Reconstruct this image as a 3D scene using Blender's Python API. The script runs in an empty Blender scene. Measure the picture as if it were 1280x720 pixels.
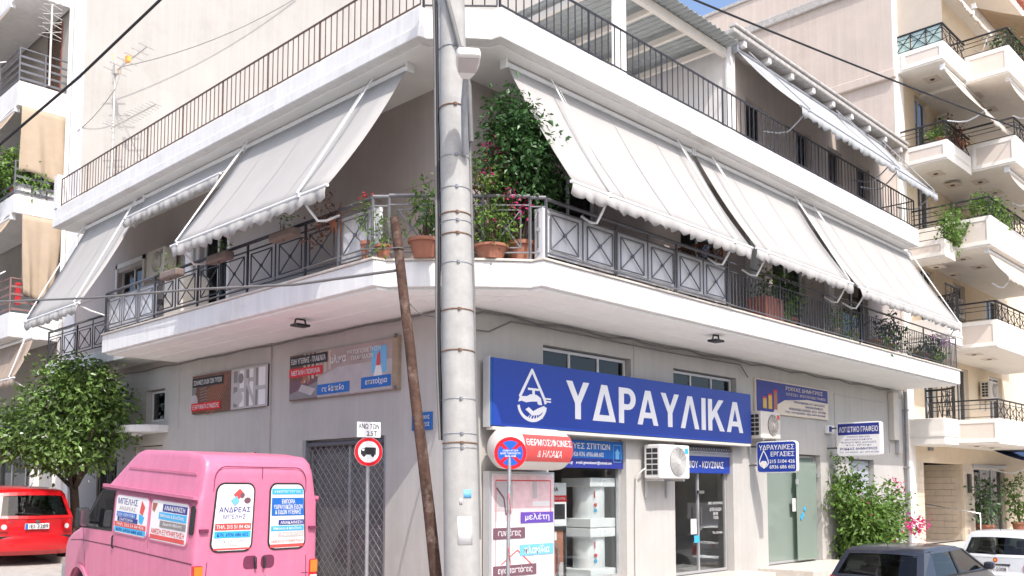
import bpy, bmesh, math, random
from mathutils import Vector, Matrix
R_ = math.radians
V = Vector
random.seed(7)
scene = bpy.context.scene
col = scene.collection

# ------------------------------------------------------------------ camera
cam_d = bpy.data.cameras.new('camera')
cam = bpy.data.objects.new('camera', cam_d); col.objects.link(cam)
cam.location = (-9.34, -10.07, 1.6)
cam.rotation_euler = (R_(90 + 4.4), 0, R_(-46))
cam_d.sensor_width = 36.0
cam_d.lens = 36.0 * 1153 / 1280
cam_d.shift_y = (612 - 1153 * math.tan(R_(4.4)) - 360) / 1280
cam_d.clip_end = 600
scene.camera = cam

# ------------------------------------------------------------------ sky, sun, exposure
SUN_TO = V((0.42, 1.0, -1.32)).normalized()          # direction the light travels
sun_el = math.asin(-SUN_TO.z)
sun_az = math.atan2(-SUN_TO.x, -SUN_TO.y)            # compass angle from +Y towards +X
world = bpy.data.worlds.new('World'); scene.world = world; world.use_nodes = True
wn = world.node_tree.nodes; wl_ = world.node_tree.links
sky = wn.new('ShaderNodeTexSky'); sky.sky_type = 'NISHITA'; sky.sun_disc = False
sky.sun_elevation = sun_el; sky.sun_rotation = sun_az
sky.air_density = 0.8; sky.dust_density = 3.0; sky.ozone_density = 0.6
wn['Background'].inputs['Strength'].default_value = 0.15
wl_.new(sky.outputs[0], wn['Background'].inputs['Color'])
sun_d = bpy.data.lights.new('sun', 'SUN'); sun_d.energy = 2.0; sun_d.angle = R_(0.53); sun_d.color = (1.0, 0.965, 0.92)
sun = bpy.data.objects.new('sun', sun_d); col.objects.link(sun)
sun.rotation_euler = SUN_TO.to_track_quat('-Z', 'Y').to_euler()
sun.location = (-20, -30, 40)
scene.view_settings.view_transform = 'Standard'; scene.view_settings.look = 'None'
scene.view_settings.gamma = 1.0; scene.view_settings.use_curve_mapping = False
scene.view_settings.exposure = 1.14

# ------------------------------------------------------------------ materials
MATS = {}
def srgb(r, g, b):
    f = lambda c: c / 12.92 if c <= 0.04045 else ((c + 0.055) / 1.055) ** 2.4
    return (f(r / 255), f(g / 255), f(b / 255), 1.0)
def lin(c): return (c[0], c[1], c[2], 1.0)
def mat(name, color, rough=0.6, metal=0.0, spec=0.4, var=0.08, vscale=3.0, bump=0.0, bscale=60.0, coat=0.0,
        streak=0.0, island=0.0, stain=None, stain_amt=0.0, stain_scale=1.5, transl=0.0):
    m = bpy.data.materials.new(name); m.use_nodes = True
    n = m.node_tree.nodes; l = m.node_tree.links
    b = n['Principled BSDF']
    b.inputs['Roughness'].default_value = rough; b.inputs['Metallic'].default_value = metal
    b.inputs['Specular IOR Level'].default_value = spec
    b.inputs['Coat Weight'].default_value = coat; b.inputs['Coat Roughness'].default_value = 0.06
    tc = n.new('ShaderNodeTexCoord'); geo = n.new('ShaderNodeNewGeometry')
    cur = None
    def rgb(c):
        r = n.new('ShaderNodeRGB'); r.outputs[0].default_value = lin(c); return r.outputs[0]
    cur = rgb(color)
    def mul(cur, fac_out, lo, hi):
        mr = n.new('ShaderNodeMapRange'); mr.inputs['From Min'].default_value = 0.25; mr.inputs['From Max'].default_value = 0.75
        mr.inputs['To Min'].default_value = lo; mr.inputs['To Max'].default_value = hi
        l.new(fac_out, mr.inputs['Value'])
        mx = n.new('ShaderNodeVectorMath'); mx.operation = 'SCALE'
        l.new(cur, mx.inputs[0]); l.new(mr.outputs[0], mx.inputs['Scale']); return mx.outputs[0]
    if var > 0:
        t = n.new('ShaderNodeTexNoise'); t.inputs['Scale'].default_value = vscale; t.inputs['Detail'].default_value = 7; t.inputs['Roughness'].default_value = 0.62
        l.new(geo.outputs['Position'], t.inputs['Vector'])
        cur = mul(cur, t.outputs['Fac'], 1 - var, 1 + var)
    if streak > 0:                                     # rain streaks: noise stretched along z
        mp = n.new('ShaderNodeMapping'); mp.inputs['Scale'].default_value = (9, 9, 0.35)
        l.new(geo.outputs['Position'], mp.inputs['Vector'])
        t = n.new('ShaderNodeTexNoise'); t.inputs['Scale'].default_value = 1.0; t.inputs['Detail'].default_value = 5
        l.new(mp.outputs[0], t.inputs['Vector'])
        cur = mul(cur, t.outputs['Fac'], 1 - streak, 1 + streak * 0.3)
    if stain is not None:
        t = n.new('ShaderNodeTexNoise'); t.inputs['Scale'].default_value = stain_scale; t.inputs['Detail'].default_value = 8; t.inputs['Roughness'].default_value = 0.7
        l.new(geo.outputs['Position'], t.inputs['Vector'])
        mr = n.new('ShaderNodeMapRange'); mr.inputs['From Min'].default_value = 0.52; mr.inputs['From Max'].default_value = 0.72
        mr.inputs['To Max'].default_value = stain_amt
        l.new(t.outputs['Fac'], mr.inputs['Value'])
        mx = n.new('ShaderNodeMix'); mx.data_type = 'RGBA'
        l.new(mr.outputs[0], mx.inputs['Factor']); l.new(cur, mx.inputs['A']); mx.inputs['B'].default_value = lin(stain)
        cur = mx.outputs['Result']
    if island > 0:
        mr = n.new('ShaderNodeMapRange'); mr.inputs['To Min'].default_value = 1 - island; mr.inputs['To Max'].default_value = 1 + island
        l.new(geo.outputs['Random Per Island'], mr.inputs['Value'])
        mx = n.new('ShaderNodeVectorMath'); mx.operation = 'SCALE'
        l.new(cur, mx.inputs[0]); l.new(mr.outputs[0], mx.inputs['Scale']); cur = mx.outputs[0]
    l.new(cur, b.inputs['Base Color'])
    if bump > 0:
        t = n.new('ShaderNodeTexNoise'); t.inputs['Scale'].default_value = bscale; t.inputs['Detail'].default_value = 4
        l.new(geo.outputs['Position'], t.inputs['Vector'])
        bp = n.new('ShaderNodeBump'); bp.inputs['Strength'].default_value = bump; bp.inputs['Distance'].default_value = 0.01
        l.new(t.outputs['Fac'], bp.inputs['Height']); l.new(bp.outputs[0], b.inputs['Normal'])
    if transl > 0:
        tr = n.new('ShaderNodeBsdfTranslucent'); l.new(cur, tr.inputs['Color'])
        ms = n.new('ShaderNodeMixShader'); ms.inputs[0].default_value = transl
        out = n['Material Output']
        l.new(b.outputs[0], ms.inputs[1]); l.new(tr.outputs[0], ms.inputs[2]); l.new(ms.outputs[0], out.inputs['Surface'])
    MATS[name] = m
    return m
def glass(name, tint=(0.9, 0.95, 0.93), refl_rough=0.02, film=None, film_amt=0.0):
    m = bpy.data.materials.new(name); m.use_nodes = True
    n = m.node_tree.nodes; l = m.node_tree.links
    n.remove(n['Principled BSDF'])
    tr = n.new('ShaderNodeBsdfTransparent'); tr.inputs['Color'].default_value = lin(tint)
    gl = n.new('ShaderNodeBsdfGlossy'); gl.inputs['Roughness'].default_value = refl_rough
    lw = n.new('ShaderNodeLayerWeight'); lw.inputs['Blend'].default_value = 0.5     # Schlick, the same from both faces of the pane
    pw = n.new('ShaderNodeMath'); pw.operation = 'POWER'; pw.inputs[1].default_value = 5.0; l.new(lw.outputs['Facing'], pw.inputs[0])
    fr = n.new('ShaderNodeMath'); fr.operation = 'MULTIPLY_ADD'; fr.inputs[1].default_value = 0.95; fr.inputs[2].default_value = 0.045; l.new(pw.outputs[0], fr.inputs[0])
    base = tr.outputs[0]
    if film:
        df = n.new('ShaderNodeBsdfDiffuse'); df.inputs['Color'].default_value = lin(film)
        mf = n.new('ShaderNodeMixShader'); mf.inputs[0].default_value = film_amt
        l.new(tr.outputs[0], mf.inputs[1]); l.new(df.outputs[0], mf.inputs[2]); base = mf.outputs[0]
    ms = n.new('ShaderNodeMixShader')
    l.new(fr.outputs[0], ms.inputs[0]); l.new(base, ms.inputs[1]); l.new(gl.outputs[0], ms.inputs[2])
    l.new(ms.outputs[0], n['Material Output'].inputs['Surface'])
    MATS[name] = m; return m
M = MATS
mat('grey_wall', (0.475, 0.458, 0.432), 0.85, spec=0.2, var=0.07, vscale=1.3, bump=0.3, bscale=45, streak=0.07, stain=(0.37, 0.345, 0.33), stain_amt=0.35, stain_scale=1.1)
mat('upper_wall', (0.45, 0.40, 0.38), 0.85, spec=0.2, var=0.06, vscale=1.5, bump=0.2, bscale=45, streak=0.05)
mat('white_slab', (0.72, 0.71, 0.70), 0.75, spec=0.25, var=0.05, vscale=2.0, bump=0.2, bscale=50, streak=0.11, stain=(0.50, 0.45, 0.40), stain_amt=0.45, stain_scale=1.1)
mat('soffit_white', (0.83, 0.82, 0.80), 0.8, spec=0.2, var=0.04, vscale=2.0, bump=0.12, bscale=40)
mat('penthouse_wall', (0.66, 0.64, 0.63), 0.85, spec=0.2, var=0.06, bump=0.2, streak=0.06)
mat('penthouse_ochre', (0.47, 0.405, 0.36), 0.85, spec=0.2, var=0.1, bump=0.2, streak=0.08)
mat('cream_wall', (0.405, 0.388, 0.362), 0.85, spec=0.2, var=0.07, vscale=0.6, bump=0.3, bscale=30, streak=0.07, stain=(0.34, 0.32, 0.295), stain_amt=0.6, stain_scale=0.7)
mat('pink_plaster', (0.58, 0.50, 0.44), 0.9, spec=0.15, var=0.12, vscale=0.5, bump=0.35, bscale=25, streak=0.12, stain=(0.42, 0.34, 0.28), stain_amt=0.5, stain_scale=0.45)
mat('yellow_wall', (0.74, 0.62, 0.46), 0.85, spec=0.2, var=0.06, bump=0.2)
mat('beige_panel', (0.68, 0.60, 0.53), 0.85, spec=0.2, var=0.05, bump=0.2)
mat('trim_white', (0.83, 0.79, 0.73), 0.75, spec=0.25, var=0.05, bump=0.12, streak=0.05)
mat('pilaster_white', (0.70, 0.71, 0.74), 0.8, spec=0.2, var=0.05, bump=0.15)
mat('old_cement', (0.42, 0.40, 0.38), 0.95, spec=0.1, var=0.28, vscale=9, bump=0.8, bscale=30)
mat('marble', (0.58, 0.53, 0.47), 0.5, var=0.15, vscale=6, bump=0.1)
mat('marble_tile', (0.62, 0.48, 0.32), 0.4, var=0.16, vscale=2.5, island=0.1)
mat('marble_tile_pale', (0.66, 0.56, 0.43), 0.4, var=0.12, vscale=2.5, island=0.08)
mat('awning_fabric', (0.455, 0.442, 0.428), 0.95, spec=0.1, var=0.035, vscale=2.5, bump=0.05, bscale=9, transl=0.2, streak=0.015, stain=(0.41, 0.39, 0.37), stain_amt=0.35, stain_scale=1.1)
mat('awning_seam', (0.455, 0.445, 0.43), 0.95, spec=0.1, var=0.03, transl=0.1)
mat('awning_blue', (0.46, 0.475, 0.485), 0.9, spec=0.1, var=0.04, vscale=4, bump=0.05, bscale=200, transl=0.25)
mat('awning_brown', (0.50, 0.40, 0.30), 0.95, spec=0.1, var=0.08, vscale=3, bump=0.08, bscale=200, transl=0.25)
mat('awning_dull', (0.40, 0.32, 0.26), 0.95, spec=0.1, var=0.12, vscale=5, transl=0.15, streak=0.2)
mat('awning_cream', (0.66, 0.585, 0.50), 0.95, spec=0.1, var=0.05, vscale=3, transl=0.25)
mat('navy_awning', (0.03, 0.06, 0.14), 0.9, spec=0.1, var=0.08, transl=0.1)
mat('iron_dark', (0.045, 0.045, 0.055), 0.55, metal=0.3, var=0.2, vscale=20)
mat('iron_grey', (0.13, 0.13, 0.145), 0.5, metal=0.3, var=0.15, vscale=20)
mat('iron_mid', (0.17, 0.17, 0.18), 0.5, metal=0.2, var=0.15, vscale=20)
mat('iron_black', (0.03, 0.03, 0.034), 0.5, metal=0.2, var=0.15)
mat('iron_brown', (0.115, 0.075, 0.06), 0.7, metal=0.1, var=0.25, vscale=15)
mat('rail_marble', (0.62, 0.62, 0.64), 0.7, var=0.08, vscale=2.5, bump=0.15, streak=0.15)
mat('rust_rail', (0.20, 0.12, 0.11), 0.7, var=0.2, vscale=10)
mat('white_metal', (0.72, 0.72, 0.72), 0.4, var=0.05)
mat('alu', (0.55, 0.55, 0.56), 0.38, metal=0.6, var=0.06)
mat('alu_bronze', (0.10, 0.085, 0.075), 0.4, metal=0.5, var=0.06)
mat('alu_white', (0.70, 0.70, 0.70), 0.45, var=0.05)
mat('galv', (0.34, 0.345, 0.36), 0.45, metal=0.5, var=0.15, vscale=12)
mat('concrete_pole', (0.38, 0.375, 0.36), 0.9, spec=0.1, var=0.13, vscale=6, bump=0.3, bscale=60, streak=0.08, stain=(0.38, 0.35, 0.32), stain_amt=0.5, stain_scale=2.5)
mat('band_rust', (0.20, 0.125, 0.085), 0.8, metal=0.2, var=0.4, vscale=25)
mat('rust_stain', (0.42, 0.26, 0.14), 0.9, var=0.3, vscale=20)
mat('wood_pole', (0.085, 0.045, 0.032), 0.85, var=0.5, vscale=9, bump=1.0, bscale=35, streak=0.6, stain=(0.27, 0.20, 0.165), stain_amt=0.7, stain_scale=5.5)
mat('cable_black', (0.02, 0.02, 0.022), 0.6, var=0.1)
mat('cable_grey', (0.16, 0.155, 0.15), 0.6, var=0.15)
mat('cable_white', (0.50, 0.49, 0.47), 0.6, var=0.1)
mat('sign_blue', srgb(34, 62, 150), 0.35, spec=0.45, var=0.04, vscale=0.8)
mat('sign_blue_edge', srgb(15, 80, 150), 0.4, var=0.04)
mat('sign_white', (0.76, 0.76, 0.77), 0.45, var=0.03)
mat('print_white', (0.72, 0.71, 0.71), 0.55, var=0.03)
mat('print_blue', srgb(30, 100, 180), 0.45, var=0.05)
mat('print_navy', srgb(42, 52, 130), 0.45, var=0.05)
mat('print_sky', srgb(110, 175, 220), 0.45, var=0.05)
mat('print_cyan', srgb(60, 165, 215), 0.45, var=0.05)
mat('print_purple', srgb(95, 70, 160), 0.45, var=0.05)
mat('print_plum', srgb(110, 78, 90), 0.5, var=0.05)
mat('print_red', srgb(205, 32, 45), 0.45, var=0.05)
mat('print_coral', srgb(205, 78, 76), 0.45, var=0.08)
mat('print_pink', srgb(222, 190, 192), 0.5, var=0.15, vscale=8)
mat('print_black', srgb(40, 38, 42), 0.5, var=0.1)
mat('print_grey', srgb(130, 125, 125), 0.5, var=0.1)
mat('print_palegrey', srgb(178, 172, 172), 0.5, var=0.12, vscale=4)
mat('print_brown', srgb(110, 75, 60), 0.5, var=0.35, vscale=14)
mat('print_copper', srgb(160, 100, 75), 0.45, var=0.25, vscale=9)
mat('print_room', srgb(165, 148, 145), 0.5, var=0.15, vscale=2.5)
mat('print_wood', srgb(190, 172, 155), 0.5, var=0.12, vscale=10)
mat('print_cream', srgb(212, 200, 182), 0.5, var=0.05)
mat('print_gold', srgb(205, 165, 60), 0.4, var=0.2, vscale=20)
mat('sign_red', srgb(205, 25, 38), 0.35, var=0.04)
mat('sign_roadblue', srgb(25, 90, 190), 0.35, var=0.04)
mat('heater_ivory', (0.62, 0.59, 0.55), 0.45, var=0.06, vscale=4)
mat('ac_white', (0.70, 0.69, 0.67), 0.45, var=0.04, vscale=4)
mat('ac_cream', (0.60, 0.56, 0.50), 0.5, var=0.06, vscale=4)
mat('ac_dark', (0.03, 0.03, 0.032), 0.6, var=0.1)
mat('van_pink', (0.58, 0.165, 0.275), 0.45, spec=0.4, var=0.04, vscale=1.2, coat=0.2, stain=(0.60, 0.27, 0.36), stain_amt=0.3, stain_scale=6.0, streak=0.10)
mat('van_pink_dark', (0.15, 0.03, 0.07), 0.5, var=0.1)
mat('car_red', srgb(190, 18, 28), 0.3, spec=0.5, var=0.03, coat=0.5)
mat('car_grey', srgb(46, 50, 62), 0.3, metal=0.35, spec=0.5, var=0.05, coat=0.6)
mat('car_silver', srgb(205, 208, 212), 0.35, metal=0.2, spec=0.5, var=0.04, coat=0.5)
mat('rubber', (0.018, 0.018, 0.019), 0.8, var=0.15)
mat('black_trim', (0.022, 0.022, 0.024), 0.55, var=0.1)
mat('chrome', (0.6, 0.6, 0.61), 0.18, metal=1.0, var=0.02)
mat('lamp_red', srgb(190, 20, 25), 0.2, var=0.05, coat=0.5)
mat('lamp_orange', srgb(235, 120, 40), 0.2, var=0.05, coat=0.5)
mat('lamp_clear', (0.6, 0.6, 0.62), 0.15, var=0.05, coat=0.5)
mat('car_glass_dark', (0.012, 0.013, 0.016), 0.06, spec=0.6, var=0.0)
mat('seat_dark', (0.03, 0.03, 0.035), 0.8, var=0.1)
mat('leaf_citrus', (0.125, 0.205, 0.048), 0.33, spec=0.6, var=0.25, vscale=1.5, island=0.6, transl=0.28)
mat('leaf_dark', (0.045, 0.11, 0.030), 0.38, spec=0.5, var=0.15, vscale=3, island=0.5, transl=0.2)
mat('leaf_bright', (0.12, 0.215, 0.04), 0.45, var=0.15, vscale=3, island=0.45, transl=0.3)
mat('leaf_red', (0.17, 0.085, 0.06), 0.6, var=0.2, island=0.4, transl=0.2)
mat('petal', srgb(208, 45, 125), 0.6, var=0.1, island=0.35, transl=0.3)
mat('petal_red', srgb(220, 25, 60), 0.6, var=0.1, island=0.3, transl=0.2)
mat('petal_lilac', srgb(165, 120, 165), 0.6, var=0.1, island=0.3, transl=0.2)
mat('bark', (0.085, 0.06, 0.045), 0.9, var=0.3, vscale=12, bump=0.8, bscale=40)
mat('twig', (0.13, 0.09, 0.06), 0.9, var=0.3, vscale=12)
mat('terracotta', (0.33, 0.135, 0.085), 0.8, var=0.15, vscale=7, stain=(0.5, 0.38, 0.32), stain_amt=0.4)
mat('planter_beige', (0.20, 0.155, 0.135), 0.8, var=0.15, vscale=6)
mat('planter_white', (0.62, 0.61, 0.6), 0.7, var=0.08)
mat('lattice', (0.17, 0.075, 0.045), 0.7, var=0.2, vscale=9)
mat('asphalt', (0.39, 0.372, 0.35), 0.95, spec=0.15, var=0.16, vscale=6, bump=0.6, bscale=80, stain=(0.2, 0.19, 0.18), stain_amt=0.5, stain_scale=0.6)
mat('paving', (0.50, 0.475, 0.44), 0.85, var=0.14, vscale=5, bump=0.3, bscale=40)
mat('kerb', (0.46, 0.44, 0.41), 0.85, var=0.14, vscale=5, bump=0.3)
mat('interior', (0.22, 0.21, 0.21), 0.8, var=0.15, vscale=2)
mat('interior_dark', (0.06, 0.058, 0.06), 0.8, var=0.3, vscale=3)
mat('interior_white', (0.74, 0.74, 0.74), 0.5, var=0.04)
mat('porcelain', (0.74, 0.74, 0.74), 0.2, var=0.02, coat=0.3)
mat('cardboard', (0.35, 0.24, 0.15), 0.8, var=0.15)
mat('curtain', (0.26, 0.25, 0.26), 0.9, var=0.12, vscale=8)
mat('shutter_grey', (0.40, 0.43, 0.47), 0.5, var=0.06)
mat('door_dark', (0.055, 0.05, 0.052), 0.5, var=0.12)
mat('door_pale', (0.55, 0.53, 0.50), 0.55, var=0.05)
mat('corrugated', (0.40, 0.42, 0.41), 0.5, metal=0.2, var=0.12, vscale=5, transl=0.1)
mat('beam_cream', (0.66, 0.61, 0.54), 0.7, var=0.08)
mat('tile_red', (0.34, 0.12, 0.08), 0.8, var=0.2, island=0.2)
mat('cloth_green', (0.02, 0.14, 0.13), 0.9, var=0.15)
mat('cloth_red', (0.5, 0.03, 0.04), 0.9, var=0.15)
mat('antenna', (0.50, 0.48, 0.45), 0.5, metal=0.4, var=0.1)
mat('antenna_orange', (0.75, 0.36, 0.08), 0.5, var=0.1)
mat('brick_red', (0.36, 0.13, 0.09), 0.8, var=0.2, vscale=10)
mat('plaque_blue', srgb(35, 95, 165), 0.5, var=0.1)
mat('spot_black', (0.03, 0.03, 0.03), 0.5, var=0.1)
mat('wood_shutter', (0.33, 0.25, 0.18), 0.7, var=0.2, vscale=6)
mat('rug_dark', (0.16, 0.13, 0.12), 0.9, var=0.2)
glass('shop_glass', (0.95, 0.97, 0.965))
glass('window_glass', (0.55, 0.58, 0.60))
glass('painted_sheen_glass', (0.85, 0.86, 0.86), film=(0.42, 0.40, 0.39), film_amt=0.3)  # pale grey film stands in for the bright street mirrored in the pane
glass('car_glass', (0.42, 0.46, 0.46))
glass('film_glass', (0.55, 0.66, 0.60), film=(0.40, 0.47, 0.42), film_amt=0.5)
glass('plastic_wrap', (0.97, 0.98, 0.98), 0.12, film=(0.8, 0.82, 0.84), film_amt=0.08)
glass('railing_glass', (0.72, 0.88, 0.86), film=(0.62, 0.76, 0.75), film_amt=0.5)

# ------------------------------------------------------------------ mesh helpers
WL = {}
def link(o, parent=None, wloc=V((0, 0, 0))):
    col.objects.link(o)
    if parent is not None:
        o.parent = parent; o.location = wloc - WL[parent.name]
    else:
        o.location = wloc
    WL[o.name] = V(wloc)
    return o
def tag(o, label=None, cat=None, group=None, kind=None):
    if label: o['label'] = label
    if cat: o['category'] = cat
    if group: o['group'] = group
    if kind: o['kind'] = kind
    return o
def thing(name, loc, label, cat, group=None):
    e = bpy.data.objects.new(name, None); e.empty_display_size = 0.2
    link(e, None, V(loc)); return tag(e, label, cat, group)
class MB:
    def __init__(s): s.v = []; s.f = []
    def face(s, pts):
        i = len(s.v); s.v += [V(p) for p in pts]; s.f.append(list(range(i, i + len(pts)))); return s
    def box(s, x0, x1, y0, y1, z0, z1):
        i = len(s.v)
        s.v += [V(p) for p in ((x0, y0, z0), (x1, y0, z0), (x1, y1, z0), (x0, y1, z0), (x0, y0, z1), (x1, y0, z1), (x1, y1, z1), (x0, y1, z1))]
        s.f += [[i + a for a in q] for q in ((0, 3, 2, 1), (4, 5, 6, 7), (0, 1, 5, 4), (1, 2, 6, 5), (2, 3, 7, 6), (3, 0, 4, 7))]
        return s
    def frame_box(s, O, R, U, N, x0, x1, y0, y1, h0, h1):
        i = len(s.v)
        for h in (h0, h1):
            for x, y in ((x0, y0), (x1, y0), (x1, y1), (x0, y1)): s.v.append(O + R * x + U * y + N * h)
        s.f += [[i + a for a in q] for q in ((0, 3, 2, 1), (4, 5, 6, 7), (0, 1, 5, 4), (1, 2, 6, 5), (2, 3, 7, 6), (3, 0, 4, 7))]
        return s
    def bar(s, p, q, w, h=None, up=V((0, 0, 1))):
        p, q = V(p), V(q); h = w if h is None else h
        d = (q - p).normalized()
        if abs(d.dot(up)) > 0.99: up = V((1, 0, 0)) if abs(d.x) < 0.9 else V((0, 1, 0))
        a = d.cross(up).normalized(); b = a.cross(d).normalized()
        i = len(s.v)
        for c in (p, q):
            for sa, sb in ((-1, -1), (1, -1), (1, 1), (-1, 1)): s.v.append(c + a * (sa * w / 2) + b * (sb * h / 2))
        s.f += [[i + k for k in qd] for qd in ((0, 1, 2, 3), (7, 6, 5, 4), (0, 4, 5, 1), (1, 5, 6, 2), (2, 6, 7, 3), (3, 7, 4, 0))]
        return s
    def tube(s, pts, r, n=8, cap=True):
        pts = [V(p) for p in pts]; rs = r if isinstance(r, (list, tuple)) else [r] * len(pts)
        i0 = len(s.v); ref = None
        for k, p in enumerate(pts):
            d = (pts[min(k + 1, len(pts) - 1)] - pts[max(k - 1, 0)]).normalized()
            if ref is None:
                ref = V((0, 0, 1)) if abs(d.z) < 0.9 else V((1, 0, 0))
            a = (ref - d * ref.dot(d)).normalized(); ref = a; b = d.cross(a)
            for j in range(n):
                t = 2 * math.pi * j / n
                s.v.append(p + (a * math.cos(t) + b * math.sin(t)) * rs[k])
        for k in range(len(pts) - 1):
            for j in range(n):
                a0 = i0 + k * n + j; a1 = i0 + k * n + (j + 1) % n
                s.f.append([a0, a1, a1 + n, a0 + n])
        if cap:
            s.f.append([i0 + j for j in range(n)][::-1]); e = i0 + (len(pts) - 1) * n
            s.f.append([e + j for j in range(n)])
        return s
    def lathe(s, c, prof, n=24, axis=V((0, 0, 1)), cap=True):
        c = V(c); axis = V(axis).normalized(); a = axis.orthogonal().normalized(); b = axis.cross(a)
        i0 = len(s.v)
        for r, h in prof:
            for j in range(n):
                t = 2 * math.pi * j / n
                s.v.append(c + axis * h + (a * math.cos(t) + b * math.sin(t)) * r)
        for k in range(len(prof) - 1):
            for j in range(n):
                a0 = i0 + k * n + j; a1 = i0 + k * n + (j + 1) % n
                s.f.append([a0, a1, a1 + n, a0 + n])
        if cap:
            s.f.append([i0 + j for j in range(n)][::-1]); e = i0 + (len(prof) - 1) * n
            s.f.append([e + j for j in range(n)])
        return s
    def prism(s, poly, z0, z1):
        n = len(poly); i = len(s.v)
        s.v += [V((p[0], p[1], z0)) for p in poly] + [V((p[0], p[1], z1)) for p in poly]
        s.f.append([i + k for k in range(n)][::-1]); s.f.append([i + n + k for k in range(n)])
        for k in range(n): s.f.append([i + k, i + (k + 1) % n, i + n + (k + 1) % n, i + n + k])
        return s
    def plate(s, O, R, U, N, pts, h0, h1):
        n = len(pts); i = len(s.v)
        for h in (h0, h1): s.v += [O + R * p[0] + U * p[1] + N * h for p in pts]
        s.f.append([i + k for k in range(n)][::-1]); s.f.append([i + n + k for k in range(n)])
        for k in range(n): s.f.append([i + k, i + (k + 1) % n, i + n + (k + 1) % n, i + n + k])
        return s
    def build(s, name, m, parent=None, smooth=None, bevel=0.0, seg=2, origin=None, solid=0.0):
        lo = V((min(v.x for v in s.v), min(v.y for v in s.v), min(v.z for v in s.v)))
        hi = V((max(v.x for v in s.v), max(v.y for v in s.v), max(v.z for v in s.v)))
        c = V(((lo.x + hi.x) / 2, (lo.y + hi.y) / 2, lo.z)) if origin is None else V(origin)
        me = bpy.data.meshes.new(name)
        me.from_pydata([v - c for v in s.v], [], s.f); me.update()
        o = bpy.data.objects.new(name, me)
        me.materials.append(M[m] if isinstance(m, str) else m)
        if smooth is not None:
            me.shade_smooth() if smooth >= 180 else None
            if smooth < 180:
                me.shade_smooth()
                bm = bmesh.new(); bm.from_mesh(me)
                for e in bm.edges:
                    if len(e.link_faces) == 2 and e.calc_face_angle(0) > R_(smooth): e.smooth = False
                bm.to_mesh(me); bm.free()
        link(o, parent, c)
        if bevel:
            bv = o.modifiers.new('bevel', 'BEVEL'); bv.width = bevel; bv.segments = seg; bv.limit_method = 'ANGLE'; bv.angle_limit = R_(40)
        if solid:
            sm = o.modifiers.new('thickness', 'SOLIDIFY'); sm.thickness = solid; sm.offset = 0
        return o
def dup(o, parent, wloc, name=None):
    c = o.copy(); col.objects.link(c); c.parent = parent
    c.location = V(wloc) - (WL[parent.name] if parent else V((0, 0, 0))); WL[c.name] = V(wloc); return c
def copy_tree(o, loc, rz=0.0, label=None):
    r = o.copy(); col.objects.link(r); r.location = loc; r.rotation_euler = (0, 0, rz); WL[r.name] = V(loc)
    if label: r['label'] = label
    def rec(src, dst):
        for ch in list(src.children):
            c = ch.copy(); col.objects.link(c); c.parent = dst; rec(ch, c)
    rec(o, r); return r
X, Y, Z = V((1, 0, 0)), V((0, 1, 0)), V((0, 0, 1))
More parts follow.
